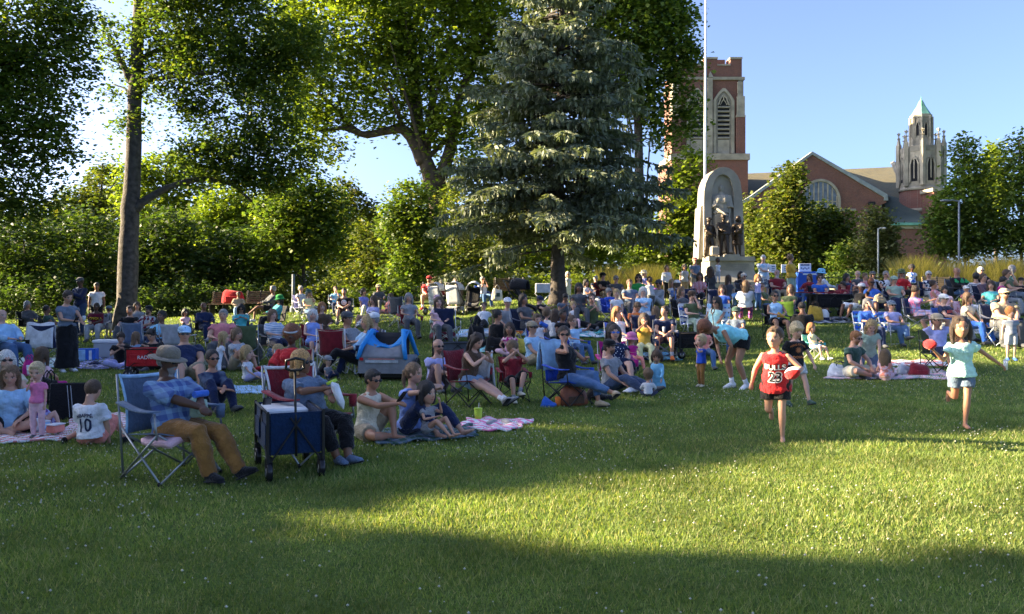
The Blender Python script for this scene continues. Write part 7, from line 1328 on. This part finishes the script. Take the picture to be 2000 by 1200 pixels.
mj = person(180, 743, 846, 'g_side', 172, 'fair', 'white', 'coral', 'br', 'boy in white football jersey and coral shorts, back turned', H=1.42, sex='m', hairstyle='buzz', sleeve=.75, leg='knee', shoe='black', vox=.0095, group='family on the striped blanket', D=8.6, hpit=-28, loose=2.0,
    over=dict(pz=.12, lean=2, side=4, foot=[(.46, .02, .06), (.40, .20, .06)], hand=[(.08, .3, .3), (.20, .10, .05)], knee=(.6, .7, .1), elb1=(1, 0, .2)), flip=False)
# bronze soldiers and the carved figure of the monument
BRONZE = mat('bronze', (.055, .042, .032), .42, .35, 12, .3, 40, metal=.65); STONE = mat('limestone', (.30, .275, .225), .85, .25, 1.6, .35, 9); STONE2 = mat('limestone_warm', (.46, .41, .32), .85, .2, .8, .3, 4)
DM = 35.2
def statue(px, ytop, yb, yaw, hat, label, over, top=1, leg='long', D=DM - .75, mono=BRONZE, H=1.85, hair=None, cat='statue', sex='m', sleeve=1.9, long_coat=False, hs=None):
    b = at(px, yb, D); m = person(px, ytop, yb, 'stand', yaw, 'fair', 'black', 'black' if leg != 'maxi' else 'black', hair, label, H=H, sex=sex, hat=hat, sleeve=sleeve, leg=leg, shoe='black', mono=mono, base=b, over=over, vox=.017, cat=cat, group='figures of the stone war monument', loose=1.5, hairstyle=hs, bulk=1.15); return m
statue(1384, 424, 506, 30, 'cap:black', 'bronze sailor figure in flat cap standing on the plinth edge', dict(hand=[(.22, .15, .95), (.05, .30, 1.0)], foot=[(.14, .12, .07), (.12, -.08, .07)]))
statue(1413, 419, 501, -8, 'campaign:black', 'central bronze soldier in wide brimmed hat holding a rifle', dict(hand=[(.20, .10, .85), (.02, .28, 1.05)], foot=[(.16, .10, .07), (.12, -.05, .07)]))
statue(1442, 422, 505, -50, None, 'bronze figure in long buttoned coat at the plinth end', dict(hand=[(-.02, .26, 1.05), (.02, .28, 1.0)]), leg='skirt', hair='blk', hs='bob')
mr_ = MB(); mr_.tube([at(1404, 470, DM - 1.0), at(1408, 503, DM - 1.0)], .018, 6)
tag(mr_.build('rifle', BRONZE), 'bronze rifle grounded before the central bronze soldier', 'rifle')
person(1408, 362, 500, 'stand', -8, 'fair', 'white', 'white', 'gr', 'large carved stone woman in cloak behind the bronze soldiers', H=3.15, mono=STONE, base=at(1408, 502, DM - .14), hairstyle='wavy', leg='maxi', sleeve=1.0, vox=.03, cat='statue', group='figures of the stone war monument', loose=1.8, bulk=1.15, over=dict(hand=[(.16, .14, .80), (-.02, .24, .98)], elb=(.6, -.3, -.8)))
flush_people()
# lettering
RW = (.80, .78, .76)
def tl(m, t, out_): return m['pel'] + m['up'] * t + m['fwd'] * out_
t1 = m2  # keep name
text_on(mh, 'shirt', 'BULLS', .115, tl(mh, .275, .2) - mh['lat'] * .01, mh['lat'], mh['up'], (.02, .02, .02), 'lettering', .014, font_bold=.010); text_on(mh, 'shirt', 'BULLS', .115, tl(mh, .275, .2) - mh['lat'] * .01, mh['lat'], mh['up'], RW, 'lettering', .019, font_bold=.003)
text_on(mh, 'shirt', '23', .20, tl(mh, .12, .2), mh['lat'], mh['up'], RW, 'number', .014, font_bold=.014); text_on(mh, 'shirt', '23', .20, tl(mh, .12, .2), mh['lat'], mh['up'], (.02, .02, .02), 'number', .019, font_bold=.003)
bk = lambda m, t: m['pel'] + m['up'] * t - m['fwd'] * .25
text_on(mj, 'shirt', 'MBAPPÉ', .072, bk(mj, .335), -mj['lat'], mj['up'], 'navy', 'lettering', .015, bend=1.6, font_bold=.002); text_on(mj, 'shirt', '10', .27, bk(mj, .185), -mj['lat'], mj['up'], 'navy', 'number', .015, font_bold=.004, squash=.8)
text_on(ml, 'shirt', 'LOYOLA', .12, tl(ml, .33, .3), ml['lat'], ml['up'], (.75, .5, .03), 'lettering', .012, font_bold=.004)
text_on(mcl, 'shirt', '♣♣♣', .16, tl(mcl, .33, .3), mcl['lat'], mcl['up'], (.03, .35, .10), 'clover_print', .012, font_bold=.004)
text_on(mwk, 'shirt', 'KING OF THE', .055, tl(mwk, .40, .2), mwk['lat'], mwk['up'], (.55, .18, .05), 'lettering', .014, bend=2.0, font_bold=.001); text_on(mwk, 'shirt', '✹', .20, tl(mwk, .27, .2), mwk['lat'], mwk['up'], (.45, .16, .06), 'sunburst_print', .008); text_on(mwk, 'shirt', 'DOWN', .07, tl(mwk, .13, .2), mwk['lat'], mwk['up'], (.55, .18, .05), 'lettering', .014, font_bold=.002)
text_on(mcb, 'shirt', 'BEARS', .10, tl(mcb, .30, .3), mcb['lat'], mcb['up'], (.60, .10, .08), 'lettering', .012, font_bold=.005)
text_on(mk, 'shirt', '☻', .28, tl(mk, .33, .3), mk['lat'], mk['up'], (.75, .75, .75), 'face_print', .012)
m_ = [o for o in COL.objects if o.get('label', '').startswith('woman in red jersey with a grey')][0]
hb_ = [p for p in HEADS if p[0] == m_.name][0]; H_, hs_1, HM_1 = hb_[1], hb_[2], hb_[3]
MB().lathe(H_ + HM_1 @ Vector((0, -.05 * hs_1, .42 * hs_1)), [(.80 * hs_1, 0), (.86 * hs_1, .10 * hs_1), (.82 * hs_1, .24 * hs_1), (.7 * hs_1, .1 * hs_1)], 20, 1.15, HM_1 @ Matrix.Rotation(R(-16), 3, 'X')).build('headband', cloth('lgrey'), m_, True)
# boy's vest trim, as raised bands
def ring_trim(m, part, pts, r, col): MB().tube(pts, r, 6).build('trim', cloth(col), m[part], True)
n_ = mh['neck']; ring_trim(mh, 'shirt', [n_ + mh['lat'] * (.095 * math.cos(a)) + mh['fwd'] * (.075 * max(-.6, math.sin(a)) + .02) - mh['up'] * (.02 + .085 * max(0, math.sin(a))) for a in np.linspace(-.5, math.pi + .5, 14)], .010, 'white')
# ================================================================ BLANKETS, WAGONS, BAGS AND OTHER THINGS
blanket([(-30, 872), (125, 862), (100, 830), (-60, 838)], 'stripe:white:salmon', 'pink and white striped blanket under the blonde woman in pale blue', 1)
blanket([(110, 864), (285, 836), (262, 810), (150, 814)], 'stripe:white:salmon', 'pink and white striped blanket under the boy in the white jersey', 2)
blanket([(735, 874), (935, 856), (918, 834), (745, 842)], 'plaid:dgreen:bluegrey', 'rumpled dark green plaid blanket under the woman with a toddler', 3, wav=.035)
blanket([(890, 842), (1000, 846), (1046, 824), (915, 822)], 'stripe:white:pink', 'bright pink and white blanket beside the green plaid one', 4, wav=.03)
blanket([(1612, 742), (1868, 744), (1838, 724), (1640, 716)], 'flower:lgrey:lpink', 'pale quilt under the ginger bearded man and the little girl', 5)
blanket([(1705, 716), (1858, 718), (1838, 706), (1715, 706)], 'flower:white:salmon', 'multicoloured pale beach towel beyond the quilt', 6)
blanket([(1585, 632), (1664, 632), (1655, 621), (1590, 620)], 'tie:lgrey:navy', 'pale patterned blanket beside the lime chair', 7)
blanket([(25, 682), (120, 678), (118, 668), (30, 670)], 'tie:blue:sky', 'bright blue tarpaulin lying near the white draped chair', 8)
blanket([(150, 722), (300, 724), (290, 700), (160, 698)], 'flower:lav:navy', 'navy and lilac blanket under the woman looking at her phone', 9)
blanket([(20, 716), (130, 722), (125, 702), (30, 700)], 'tie:white:mint', 'white and mint cloth beyond the blonde toddler', 10)
blanket([(1215, 702), (1335, 706), (1320, 690), (1225, 688)], 'tie:sky:navy', 'blue patterned blanket under the toddler in pink hat', 11)
blanket([(900, 690), (1060, 694), (1040, 668), (920, 666)], 'tie:aqua:grey', 'aqua patterned blanket under the dark haired woman in black', 12)
blanket([(880, 662), (1090, 664), (1060, 648), (900, 646)], 'tie:lgrey:lblue', 'pale blue grey blanket under the woman leaning back', 13)
blanket([(1110, 660), (1200, 662), (1190, 646), (1120, 646)], 'tie:teal:white', 'teal and white blanket beside the woman in olive sleeveless top', 14)
blanket([(450, 770), (540, 772), (530, 758), (455, 756)], 'lblue', 'pale blue cloth under the little blonde girl in white', 15)
blanket([(1850, 652), (1960, 655), (1950, 640), (1860, 640)], 'lgrey', 'grey cloth on the grass beside the woman in cream tee', 16)
def gpp(px, py, dz=0): p = gp(px, py); return p + Vector((0, 0, dz))
# dark blue wagon between the couple, with a white cooler lid and tall handle
wg = wagon(gd(563, 7.4), -66, 'wagon', 'dark blue folding wagon with black frame between the couple', .88, hang=-6, depth=.40)
wl = wg.location
t = prop('cooler', 'white cooler resting on top of the dark blue wagon', 'cooler', wl + Matrix.Rotation(R(-62), 3, 'Z') @ Vector((-.2, 0.0, .41)), -66); MB().box((0, 0, .0), (.44, .36, .20), None, .03).build('body', mat('cooler_blue', (.03, .16, .22), .5, .1), t); MB().box((0, 0, .125), (.46, .38, .06), None, .02).build('lid', WHITEPL, t)
MB().sheet(lambda u, v: (.10 + .5 * (u - .5) * .9, (v - .5) * .5, .50 + .10 * math.sin(math.pi * u) * math.sin(math.pi * v) + .02 * math.sin(u * 13 + v * 9)), 10, 8, .02).build('cloth', cloth('black'), tag(empty('black_jacket', wl.copy(), R(-66), .88), 'black jacket bundled in the dark blue wagon', 'jacket'), True)
phone_at(wl + Vector((-.16, -.10, .64)), 20, 'black phone propped on the white cooler lid', 60)
sn = bag(W(m1, (.10, -.22, .58)), 62, 'sage', (.20, .09, .17), 'clear zip bag with blue lid and fruit on the man in sun hat', 'plastic_bag', False); MB().tube([(-.07, -.02, .20), (.07, -.02, .20)], .03, 8).build('blue_lid', cloth('blue'), sn)
cs = prop('seat_cushion', 'folded pale pink towel under the man in brown trousers', 'towel', W(m1, (.02, -.12, .40)), 62); MB().sheet(lambda u, v: ((u - .5) * .62, (v - .5) * .34, .05 - .05 * (2 * u - 1) ** 2 + .01 * math.sin(v * 20)), 10, 6, .05).build('towel', cloth('lpink'), cs, True)
ck = prop('snack_bag', 'white and lime snack bag in the hands of the woman in slate tee', 'snack bag', W(m2, (.02, -.42, .78)), 50); MB().tube([(-.02, .02, .10), (0, 0, .06), (.05, -.03, -.10), (.07, -.04, -.15)], [(.012, .05), (.04, .065), (.035, .055), (.006, .05)], 10).build('packet', cloth('white'), ck, True); MB().tube([(-.025, .024, .115), (-.018, .018, .09)], [(.02, .06), (.03, .062)], 10).build('stripe', cloth('lime'), ck, True)
# red wagon
rw = wagon(gp(300, 738), 12, 'red', 'red folding wagon with black frame near the man in pale blue cap', .92, hang=-35); 
tx = bpy.data.curves.new('t', 'FONT'); tx.body = 'RADIO FLYER'; tx.size = .10; tx.align_x = 'CENTER'; tx.extrude = .003
o = bpy.data.objects.new('t', tx); COL.objects.link(o); bpy.context.view_layer.update(); me = bpy.data.meshes.new_from_object(o.evaluated_get(bpy.context.evaluated_depsgraph_get())); bpy.data.objects.remove(o); me.name = 'lettering'; me.materials.append(cloth('white')); addobj('lettering', me, rw, (0.05, -.285, .40), (R(90), 0, 0))
bx = prop('soda_carton', 'blue and white drinks carton beside the black trousered woman', 'carton', gpp(172, 706), 10); MB().box((0, 0, .15), (.40, .26, .30), None, .006).build('carton', cloth('blue'), bx); MB().box((-.1, -.133, .15), (.16, .006, .26)).build('printed_panel', cloth('lblue'), bx); MB().box((.09, -.133, .15), (.06, .006, .22)).build('printed_panel', cloth('white'), bx)
ck2 = prop('cooler', 'grey and white hard cooler behind the woman on her phone', 'cooler', gpp(215, 700), 5); MB().box((0, 0, .2), (.66, .38, .38), None, .03).build('body', mat('cooler_grey', (.36, .38, .40), .5, .06), ck2); MB().box((0, 0, .42), (.70, .42, .08), None, .02).build('lid', WHITEPL, ck2)
ck3 = prop('cooler', 'small red and white cooler by the boy in blue cap', 'cooler', gpp(237, 672), -10); MB().box((0, 0, .18), (.42, .30, .34), None, .03).build('body', mat('cooler_red', (.45, .03, .03), .5, .1), ck3); MB().box((0, 0, .37), (.44, .32, .07), None, .02).build('lid', WHITEPL, ck3)
camp_chair(gd(101, 18.6), 178, 'navy', 'steel', 'navy and grey camp chair draped with a white cloth', 1.0, 1.1); t = prop('white_towel', 'white cloth draped over the back of the navy and grey chair', 'cloth', gd(96, 18.6), 178)
MB().sheet(lambda u, v: ((u - .5) * .62, .31 + .09 * math.cos(math.pi * v) + .06 * (v - .5), .94 - .55 * (abs(v - .5) * 2) ** 1.2 + .02 * math.sin(u * 9)), 10, 10, .012).build('cloth', cloth('white'), t, True)
camp_chair(gd(272, 20.5), 172, 'slate', 'steel', 'empty slate and grey camp chair seen from behind near the sky blue tee', 1.0, 1.1, trim='lgrey')
camp_chair(gd(348, 19.5), 168, 'lgrey', 'steel', 'empty pale grey mesh camp chair seen from behind', 1.0, 1.05)
camp_chair(gd(655, 16.4), 176, 'dred', 'white', 'empty maroon camp chair seen from behind in the middle of the lawn', 1.0, 1.05, trim='cream')
camp_chair(gd(786, 24), 150, 'dgrey', 'steel', 'empty dark camp chair at the end of the bank', 1.0, 1.0)
camp_chair(gd(873, 20.6), 172, 'navy', 'white', 'empty navy camp chair with pale frame seen from behind', 1.0, 1.05)
camp_chair(gd(1335, 24.5), 176, 'navy', 'black', 'navy folding chair back below the tall man in orange cap', 1.05, 1.1)
camp_chair(gd(1394, 24.3), 182, 'navy', 'black', 'navy folding chair back directly below the plinth', 1.05, 1.1)
camp_chair(gd(1542, 22.6), 140, 'lime', 'black', 'empty lime green sling chair behind the woman in pale blue', 1.0, 1.0, low=.1)
camp_chair(gd(1253, 19.4), 178, 'navy', 'black', 'wide navy chair back behind the girl in yellow top', 1.0, 1.15)
camp_chair(gd(478, 18.2), 200, 'olive', 'steel', 'empty olive grey camp chair beside the smiling woman', 1.0, 1.0)
bx = prop('folded_chair', 'large grey green storage box by the man in salmon polo', 'storage box', gp(487, 705), 0); MB().box((0, 0, .28), (.52, .4, .5), None, .02).build('body', cloth('sage' if False else 'dgrey'), bx); MB().box((0, -.21, .28), (.46, .02, .40), None, .01).build('panel', cloth('olive'), bx)
wagon(gp(1358, 700), 8, 'black', 'black folding wagon with upright handle behind the blond toddler', .95, hang=-5); wagon(gd(1620, 25.2), 5, 'black', 'black wagon used as a table before the man in blue polo', 1.15, handle=False); wagon(gp(890, 722), 15, 'dgrey', 'dark grey wagon behind the balding man', .9, hang=-10)
tb = prop('lap_tray', 'red topped picnic tray resting on the black wagon', 'tray', gd(1596, 25.1) + Vector((0, 0, .76)), 5); MB().box((0, 0, 0), (1.25, .5, .03), None, .01).build('tray', cloth('dred'), tb); 
bg_ = bag(gp(1592, 628), 0, 'mustard', (.46, .30, .44), 'yellow and tan cooler bag standing under the black wagon', 'cooler_bag', True, strap='brown'); jug = prop('water_jug', 'white plastic jug with dark base beside the yellow cooler bag', 'jug', gp(1610, 627)); MB().lathe((0, 0, 0), [(.12, 0), (.14, .1), (.14, .22), (.08, .32), (.05, .34)], 14).build('body', WHITEPL, jug, True); MB().lathe((0, 0, 0), [(.145, 0), (.15, .09), (.14, .1)], 14).build('base', cloth('navy'), jug)
# bike trailer
bt_ = prop('bicycle_trailer', 'blue and grey child bicycle trailer standing on the open grass', 'bicycle trailer', gp(757, 741), -8); bc, gc = mat('trailer_blue', (.02, .25, .62), .6, .12, 8, .4, 20), mat('trailer_grey', (.20, .21, .23), .8, .15, 8, .3, 25)
MB().add([(-.45, -.38, .14), (.45, -.38, .14), (.50, .38, .14), (-.50, .38, .14), (-.44, -.36, .44), (.44, -.36, .44), (.48, .38, .44), (-.48, .38, .44)], [(3, 2, 1, 0), (4, 5, 6, 7), (0, 1, 5, 4), (1, 2, 6, 5), (2, 3, 7, 6), (3, 0, 4, 7)]).build('tub', gc, bt_)
for s in (-1, 1): MB().tube([(s * .45, -.38, .40), (s * .40, -.30, .62), (s * .30, .02, .90), (s * .34, .25, .88), (s * .47, .38, .42)], [.04, .045, .05, .045, .04], 8).build('side_tube', bc, bt_, True)
MB().sheet(lambda u, v: ((u - .5) * (.84 - .16 * v), -.37 + .10 * v + .10 * v * v, .42 + .20 * v + (.10 * abs(2 * u - 1) ** 1.5) * v), 10, 6, .02).build('front_cover', gc, bt_, True)
MB().sheet(lambda u, v: ((u - .5) * .78, -.24 + .26 * v * v + .02, .62 + .30 * v * (abs(2 * u - 1) ** 1.3) + .02 * math.sin(u * 17)), 14, 5, .03).build('rolled_hood', bc, bt_, True)
MB().sheet(lambda u, v: ((u - .5) * .66, .30 + .02 * math.sin(u * 8), .44 + .42 * v), 6, 4, .015).build('rear_mesh', mat('mesh_dark', (.03, .03, .035), .8, .1), bt_, True); MB().box((0, -.385, .36), (.62, .008, .05)).build('reflective_strip', cloth('lgrey'), bt_); MB().box((-.38, -.385, .40), (.07, .01, .05)).build('reflector', cloth('red'), bt_); MB().box((0, -.39, .405), (.5, .006, .012)).build('piping', cloth('coral'), bt_)
MB().box((0, 0, .1), (.8, .66, .14), None, .04).build('under_tray', DARKPL, bt_)
for s in (-1, 1): w_ = MB().lathe((s * .54, .12, .2), [(.17, -.02), (.2, -.015), (.2, .015), (.17, .02)], 20, 1, Matrix.Rotation(R(90), 3, 'Y')).build('wheel', DARKPL, bt_, True); MB().lathe((s * .54, .12, .2), [(.02, -.025), (.03, .025)], 8, 1, Matrix.Rotation(R(90), 3, 'Y')).build('hub', STEEL, w_)
# strollers
stroller(857, 27.2, 150, 'lgrey', 'grey', 'light grey stroller beside the man in red cap, its back turned', back=True); stroller(892, 26.8, 155, 'lgrey', 'grey', 'light grey stroller in front of the woman in black, its back turned', back=True); stroller(925, 25.8, -5, 'lgrey', 'black', 'stroller with grey hood and open black seat'); stroller(1022, 23.0, 75, 'black', 'black', 'tall black stroller near the spruce trunk', 1.12)
tb = bag(gd(971, 25.5) + Vector((0, 0, .42)), 0, 'cream', (.34, .10, .36), 'cream tote bag with dark emblem hanging by the blue chair', 'tote_bag'); MB().box((.03, -.075, .18), (.12, .006, .12)).build('emblem', cloth('dgreen'), tb)
cb_ = prop('cooler', 'pale boxy cooler on a folding stand by the spruce trunk', 'cooler', gd(1060, 25.5), 0); MB().box((0, 0, .75), (.46, .34, .30), None, .02).build('body', cloth('lgrey'), cb_)
for a, b in (((-.3, 0, 0), (.25, 0, .6)), ((.3, 0, 0), (-.25, 0, .6))): MB().tube([a, b], .015, 6).build('leg', WHM, cb_)
# bags, cups, balls
bag(gp(1120, 793), 20, 'brown', (.44, .22, .27), 'brown leather handbag by the feet of the woman in jeans', 'handbag').children[0].data.materials[0] = mat('leather_tan', (.20, .065, .03), .5, .3, 9, .5, 30)
cup(gp(1090, 795), 'orange', 'orange plastic cup beside the brown leather handbag', h=.14, r=.045); bag(gp(1170, 782), -10, 'black', (.42, .24, .12), 'black bag lying under the crossed leg of the woman in jeans', 'bag', False); bag(gp(1072, 796), 30, 'blue', (.26, .16, .10), 'small blue pouch beside the orange cup', 'pouch', False)
gt = cup(gp(934, 823), 'lime', 'lime green tumbler with straw standing on the grass', h=.15, r=.052, lid='lime', straw=True); sh = prop('sandal_pair', 'pair of grey shoes on the pink and white blanket', 'shoes', gp(975, 832)); [MB().ell((s * .09, s * .03, .04), (.05, .12, .04), Matrix.Rotation(s * .5, 3, 'Z'), 10, 6).build('shoe', cloth('grey'), sh, True) for s in (-1, 1)]
bb = cup(W(mg, (.30, -.22, .64)), 'clear', 'clear water bottle in the arm of the red chair', h=.20, r=.033, lid='white', name='water_bottle', cat='bottle')
t = prop('sweater', 'pale grey sweatshirt hanging over the arm of the red chair', 'sweatshirt', W(mg, (.30, -.05, 0)), 50); MB().sheet(lambda u, v: ((v - .5) * .10 + .04 * math.sin(u * 7) * v, (u - .5) * .34, .66 - .48 * abs(v - .4) * 1.5 + .02 * math.sin(u * 15)), 12, 10, .03).build('sweatshirt', cloth('lgrey'), t, True)
t = prop('towel', 'pale blue towel hung over the back of the blue chair', 'towel', W(mt, (0, .32, 0)), 45); MB().sheet(lambda u, v: ((u - .5) * .5, .06 * math.cos(math.pi * v) + .03, .92 - .50 * abs(v - .5) * 1.7 + .01 * math.sin(u * 13)), 10, 10, .015).build('towel', cloth('lblue'), t, True)
bl = prop('yellow_ball', 'yellow ball on the grass beside the little blonde girl', 'ball', gp(522, 744) + Vector((0, 0, .105))); MB().ell((0, 0, 0), (.105,) * 3, None, 20, 14).build('ball', mat('ball_yellow', (.70, .65, .03), .5, .08), bl, True)
def football(p, rot, cols, lab, s=1):
    t = prop('football', lab, 'ball', p); t.rotation_euler = rot
    pr = [(.002, -.12), (.028, -.105), (.055, -.07), (.068, -.03), (.072, 0), (.068, .03), (.055, .07), (.028, .105), (.002, .12)]; b = MB().lathe((0, 0, 0), [(a * s, z * s) for a, z in pr], 16); n = len(b.f); b.m = [1 if (i % 16) in (3, 4, 5, 6, 7, 8) and len(cols) > 1 else 0 for i in range(n)]
    b.build('ball', [cloth(c) for c in cols] + ([cloth(cols[0])] if len(cols) < 2 else []), t, True)
h1 = W(mh, mh['wr'][0][0] + mh['wr'][0][1] * .09 + Vector((0, -.06, .03))); football(h1, (R(60), R(40), 0), ('red', 'white'), 'red and white small football held by the boy in basketball vest', .92)
h2 = W(mi, mi['wr'][1][0] + mi['wr'][1][1] * .11 + Vector((0, 0, .04))); football(h2, (R(80), R(70), 0), ('red',), 'small red football raised by the girl in mint top', .85)
cup(W(mi, mi['wr'][0][0] + mi['wr'][0][1] * .09 + Vector((0, 0, -.03))), 'white', 'small white bottle in the lowered hand of the girl in mint', h=.12, r=.025, name='bottle', cat='bottle')
cup(gp(74, 0) if False else gd(74, 10.2) + Vector((-.02, -.14, .60)), 'white', 'white drinking cup held by the blonde toddler in pink', h=.11, r=.035)
bb2 = prop('black_bag', 'large flat black folding case leaning beside the boy in jersey', 'case', gp(138, 822), 8); MB().box((0, 0, .24), (.48, .10, .46), Matrix.Rotation(R(-8), 3, 'X'), .015).build('case', cloth('black'), bb2)
for s in (.02, .06): MB().tube([(s, -.055 - .03, .05), (s - .05, -.09 + .06, .44)], .004, 5).build('piping', cloth('lgrey'), bb2)
bag(gp(48, 803), 0, 'red', (.42, .28, .26), 'bright red bag behind the blonde woman in pale blue', 'bag', False); bag(gp(96, 790), 0, 'black', (.3, .2, .36), 'black bag behind the blonde toddler', 'backpack'); bag(gp(58, 735), 0, 'magenta', (.26, .2, .3), 'magenta and purple childs bag on the mint cloth', 'bag')
bag(gp(930, 668), 0, 'black', (.42, .26, .40), 'black backpack beside the woman in white tee', 'backpack'); bag(gp(1012, 690), 0, 'yellow', (.34, .24, .34), 'bright yellow bag behind the capped man in light blue', 'bag'); bag(gp(965, 690), 10, 'black', (.40, .3, .36), 'black and floral bag beside the little girl in pink', 'bag')
bag(gp(1640, 738), 0, 'white', (.44, .26, .22), 'white and navy beach bag at the end of the quilt', 'beach_bag', strap='navy'); bag(gp(1795, 735), 0, 'dred', (.36, .26, .22), 'dark red helmet shaped bag on the quilt', 'bag', False); bag(gp(1765, 733), 30, 'lgrey', (.30, .2, .18), 'crumpled pale bag beside the dark red one', 'bag', False)
bag(gp(1688, 738), 0, 'black', (.16, .14, .2), 'small black pouch in front of the ginger bearded man', 'pouch', False); bag(gd(1837, 17.5) + Vector((0, 0, .5)), 0, 'cream', (.34, .2, .24), 'cream bag hanging behind the boy in tan cap', 'bag'); bag(gp(1980, 625), 0, 'tan', (.36, .2, .4), 'tan paper bag beside the man in tan cap', 'paper_bag', False); bag(gp(535, 698), 0, 'slate', (.36, .2, .2), 'dark blue bag by the woman in striped shirt', 'bag', False); bag(gp(590, 700) , 0, 'maroon', (.24, .18, .2), 'maroon pouch near the maroon chair', 'pouch', False)
bag(gd(455, 31.5) + Vector((0, 0, .45)), 0, 'red', (.85, .3, .5), 'large red bag standing on the dark bench', 'bag', False); bag(gp(1318, 672), 0, 'lgrey', (.26, .2, .34), 'white plastic bag hanging beside the man in navy tee', 'plastic_bag', False)
heap(90, 716, ['white', 'lblue', 'pink', 'lgrey'], .7, 'near the magenta bag', seed=1); heap(195, 716, ['white', 'cream', 'lav', 'navy', 'white'], .6, 'on the navy and lilac blanket', seed=2); heap(110, 848, ['lblue', 'coral', 'white'], .35, 'on the striped blanket', seed=3); heap(930, 680, ['aqua', 'white', 'sage', 'lgrey'], .8, 'on the aqua blanket', seed=4); heap(1720, 736, ['white', 'red', 'lpink', 'lgrey', 'cream'], .8, 'on the pale quilt', seed=5); heap(1150, 655, ['teal', 'white', 'lblue'], .5, 'on the teal blanket', seed=6); heap(1010, 656, ['white', 'orange', 'lgrey'], .8, 'on the pale blue grey blanket', seed=7); heap(1300, 698, ['sky', 'lgrey', 'magenta'], .4, 'beside the toddler in pink hat', seed=8)
heap(1900, 650, ['lgrey', 'green', 'white'], .5, 'on the grey cloth', seed=9); heap(1225, 772, ['white', 'lgrey'], .3, 'between the bearded man and the baby', seed=10); heap(560, 700, ['lgrey', 'navy'], .3, 'by the dark blue bag', seed=11)
# dog
dgp = gp(690, 722); dg_ = empty('dog', dgp, R(70), .72, 'shaggy tan dog standing beside the maroon camp chair', 'dog'); b = MB()
b.tube([(0, .30, .40), (0, .15, .42), (0, -.12, .42), (0, -.25, .46)], [.10, .125, .135, .10], 12); b.tube([(0, -.22, .48), (0, -.33, .60), (0, -.38, .66)], [.09, .075, .08], 10); b.ell((0, -.42, .68), (.08, .10, .08), None, 12, 8); b.tube([(0, -.46, .66), (0, -.56, .63)], [.05, .035], 8)
for s in (-1, 1):
    b.tube([(s * .07, -.20, .38), (s * .075, -.21, .20), (s * .075, -.20, .03), (s * .075, -.24, .015)], [.06, .038, .03, .03], 8); b.tube([(s * .07, .26, .38), (s * .08, .20, .27), (s * .08, .31, .15), (s * .08, .28, .03), (s * .08, .24, .015)], [.085, .06, .035, .028, .03], 8); b.tube([(s * .07, -.40, .72), (s * .10, -.40, .62)], [.03, .035], 6)
b.tube([(0, .30, .44), (0, .40, .54), (0, .38, .62)], [.03, .03, .02], 6); me = bpy.data.meshes.new('body'); me.from_pydata(b.v, [], b.f); me.materials.append(mat('dog_fur', (.30, .22, .14), .95, .4, 30, 1, 60)); o = addobj('body', me, dg_); md = o.modifiers.new('r', 'REMESH'); md.mode = 'VOXEL'; md.voxel_size = .022; PENDING.append((o, 'hair', dict(hc=Vector(), HM=Matrix.Identity(3), hs=.3, fold=0, pel=Vector(), up=Vector((0, 0, 1)), lat=Vector((1, 0, 0)), fwd=Vector((0, -1, 0)), seed=1)))
flush_people()
tt = {'MESH': 0}
def _count():
    s = 0; seen = {}
    for o in SC.objects:
        if o.type == 'MESH':
            if o.data.name not in seen: seen[o.data.name] = sum(len(p.vertices) - 2 for p in o.data.polygons) if len(o.data.polygons) < 60000 else len(o.data.polygons) * (len(o.data.polygons[0].vertices) - 2)
            s += seen[o.data.name]; k = o.name.split('.')[0]; tt[k] = tt.get(k, 0) + seen[o.data.name]
    print('TRIS', s, sorted(tt.items(), key=lambda a: -a[1])[:14])
if __import__('os').environ.get('COUNT'): _count()
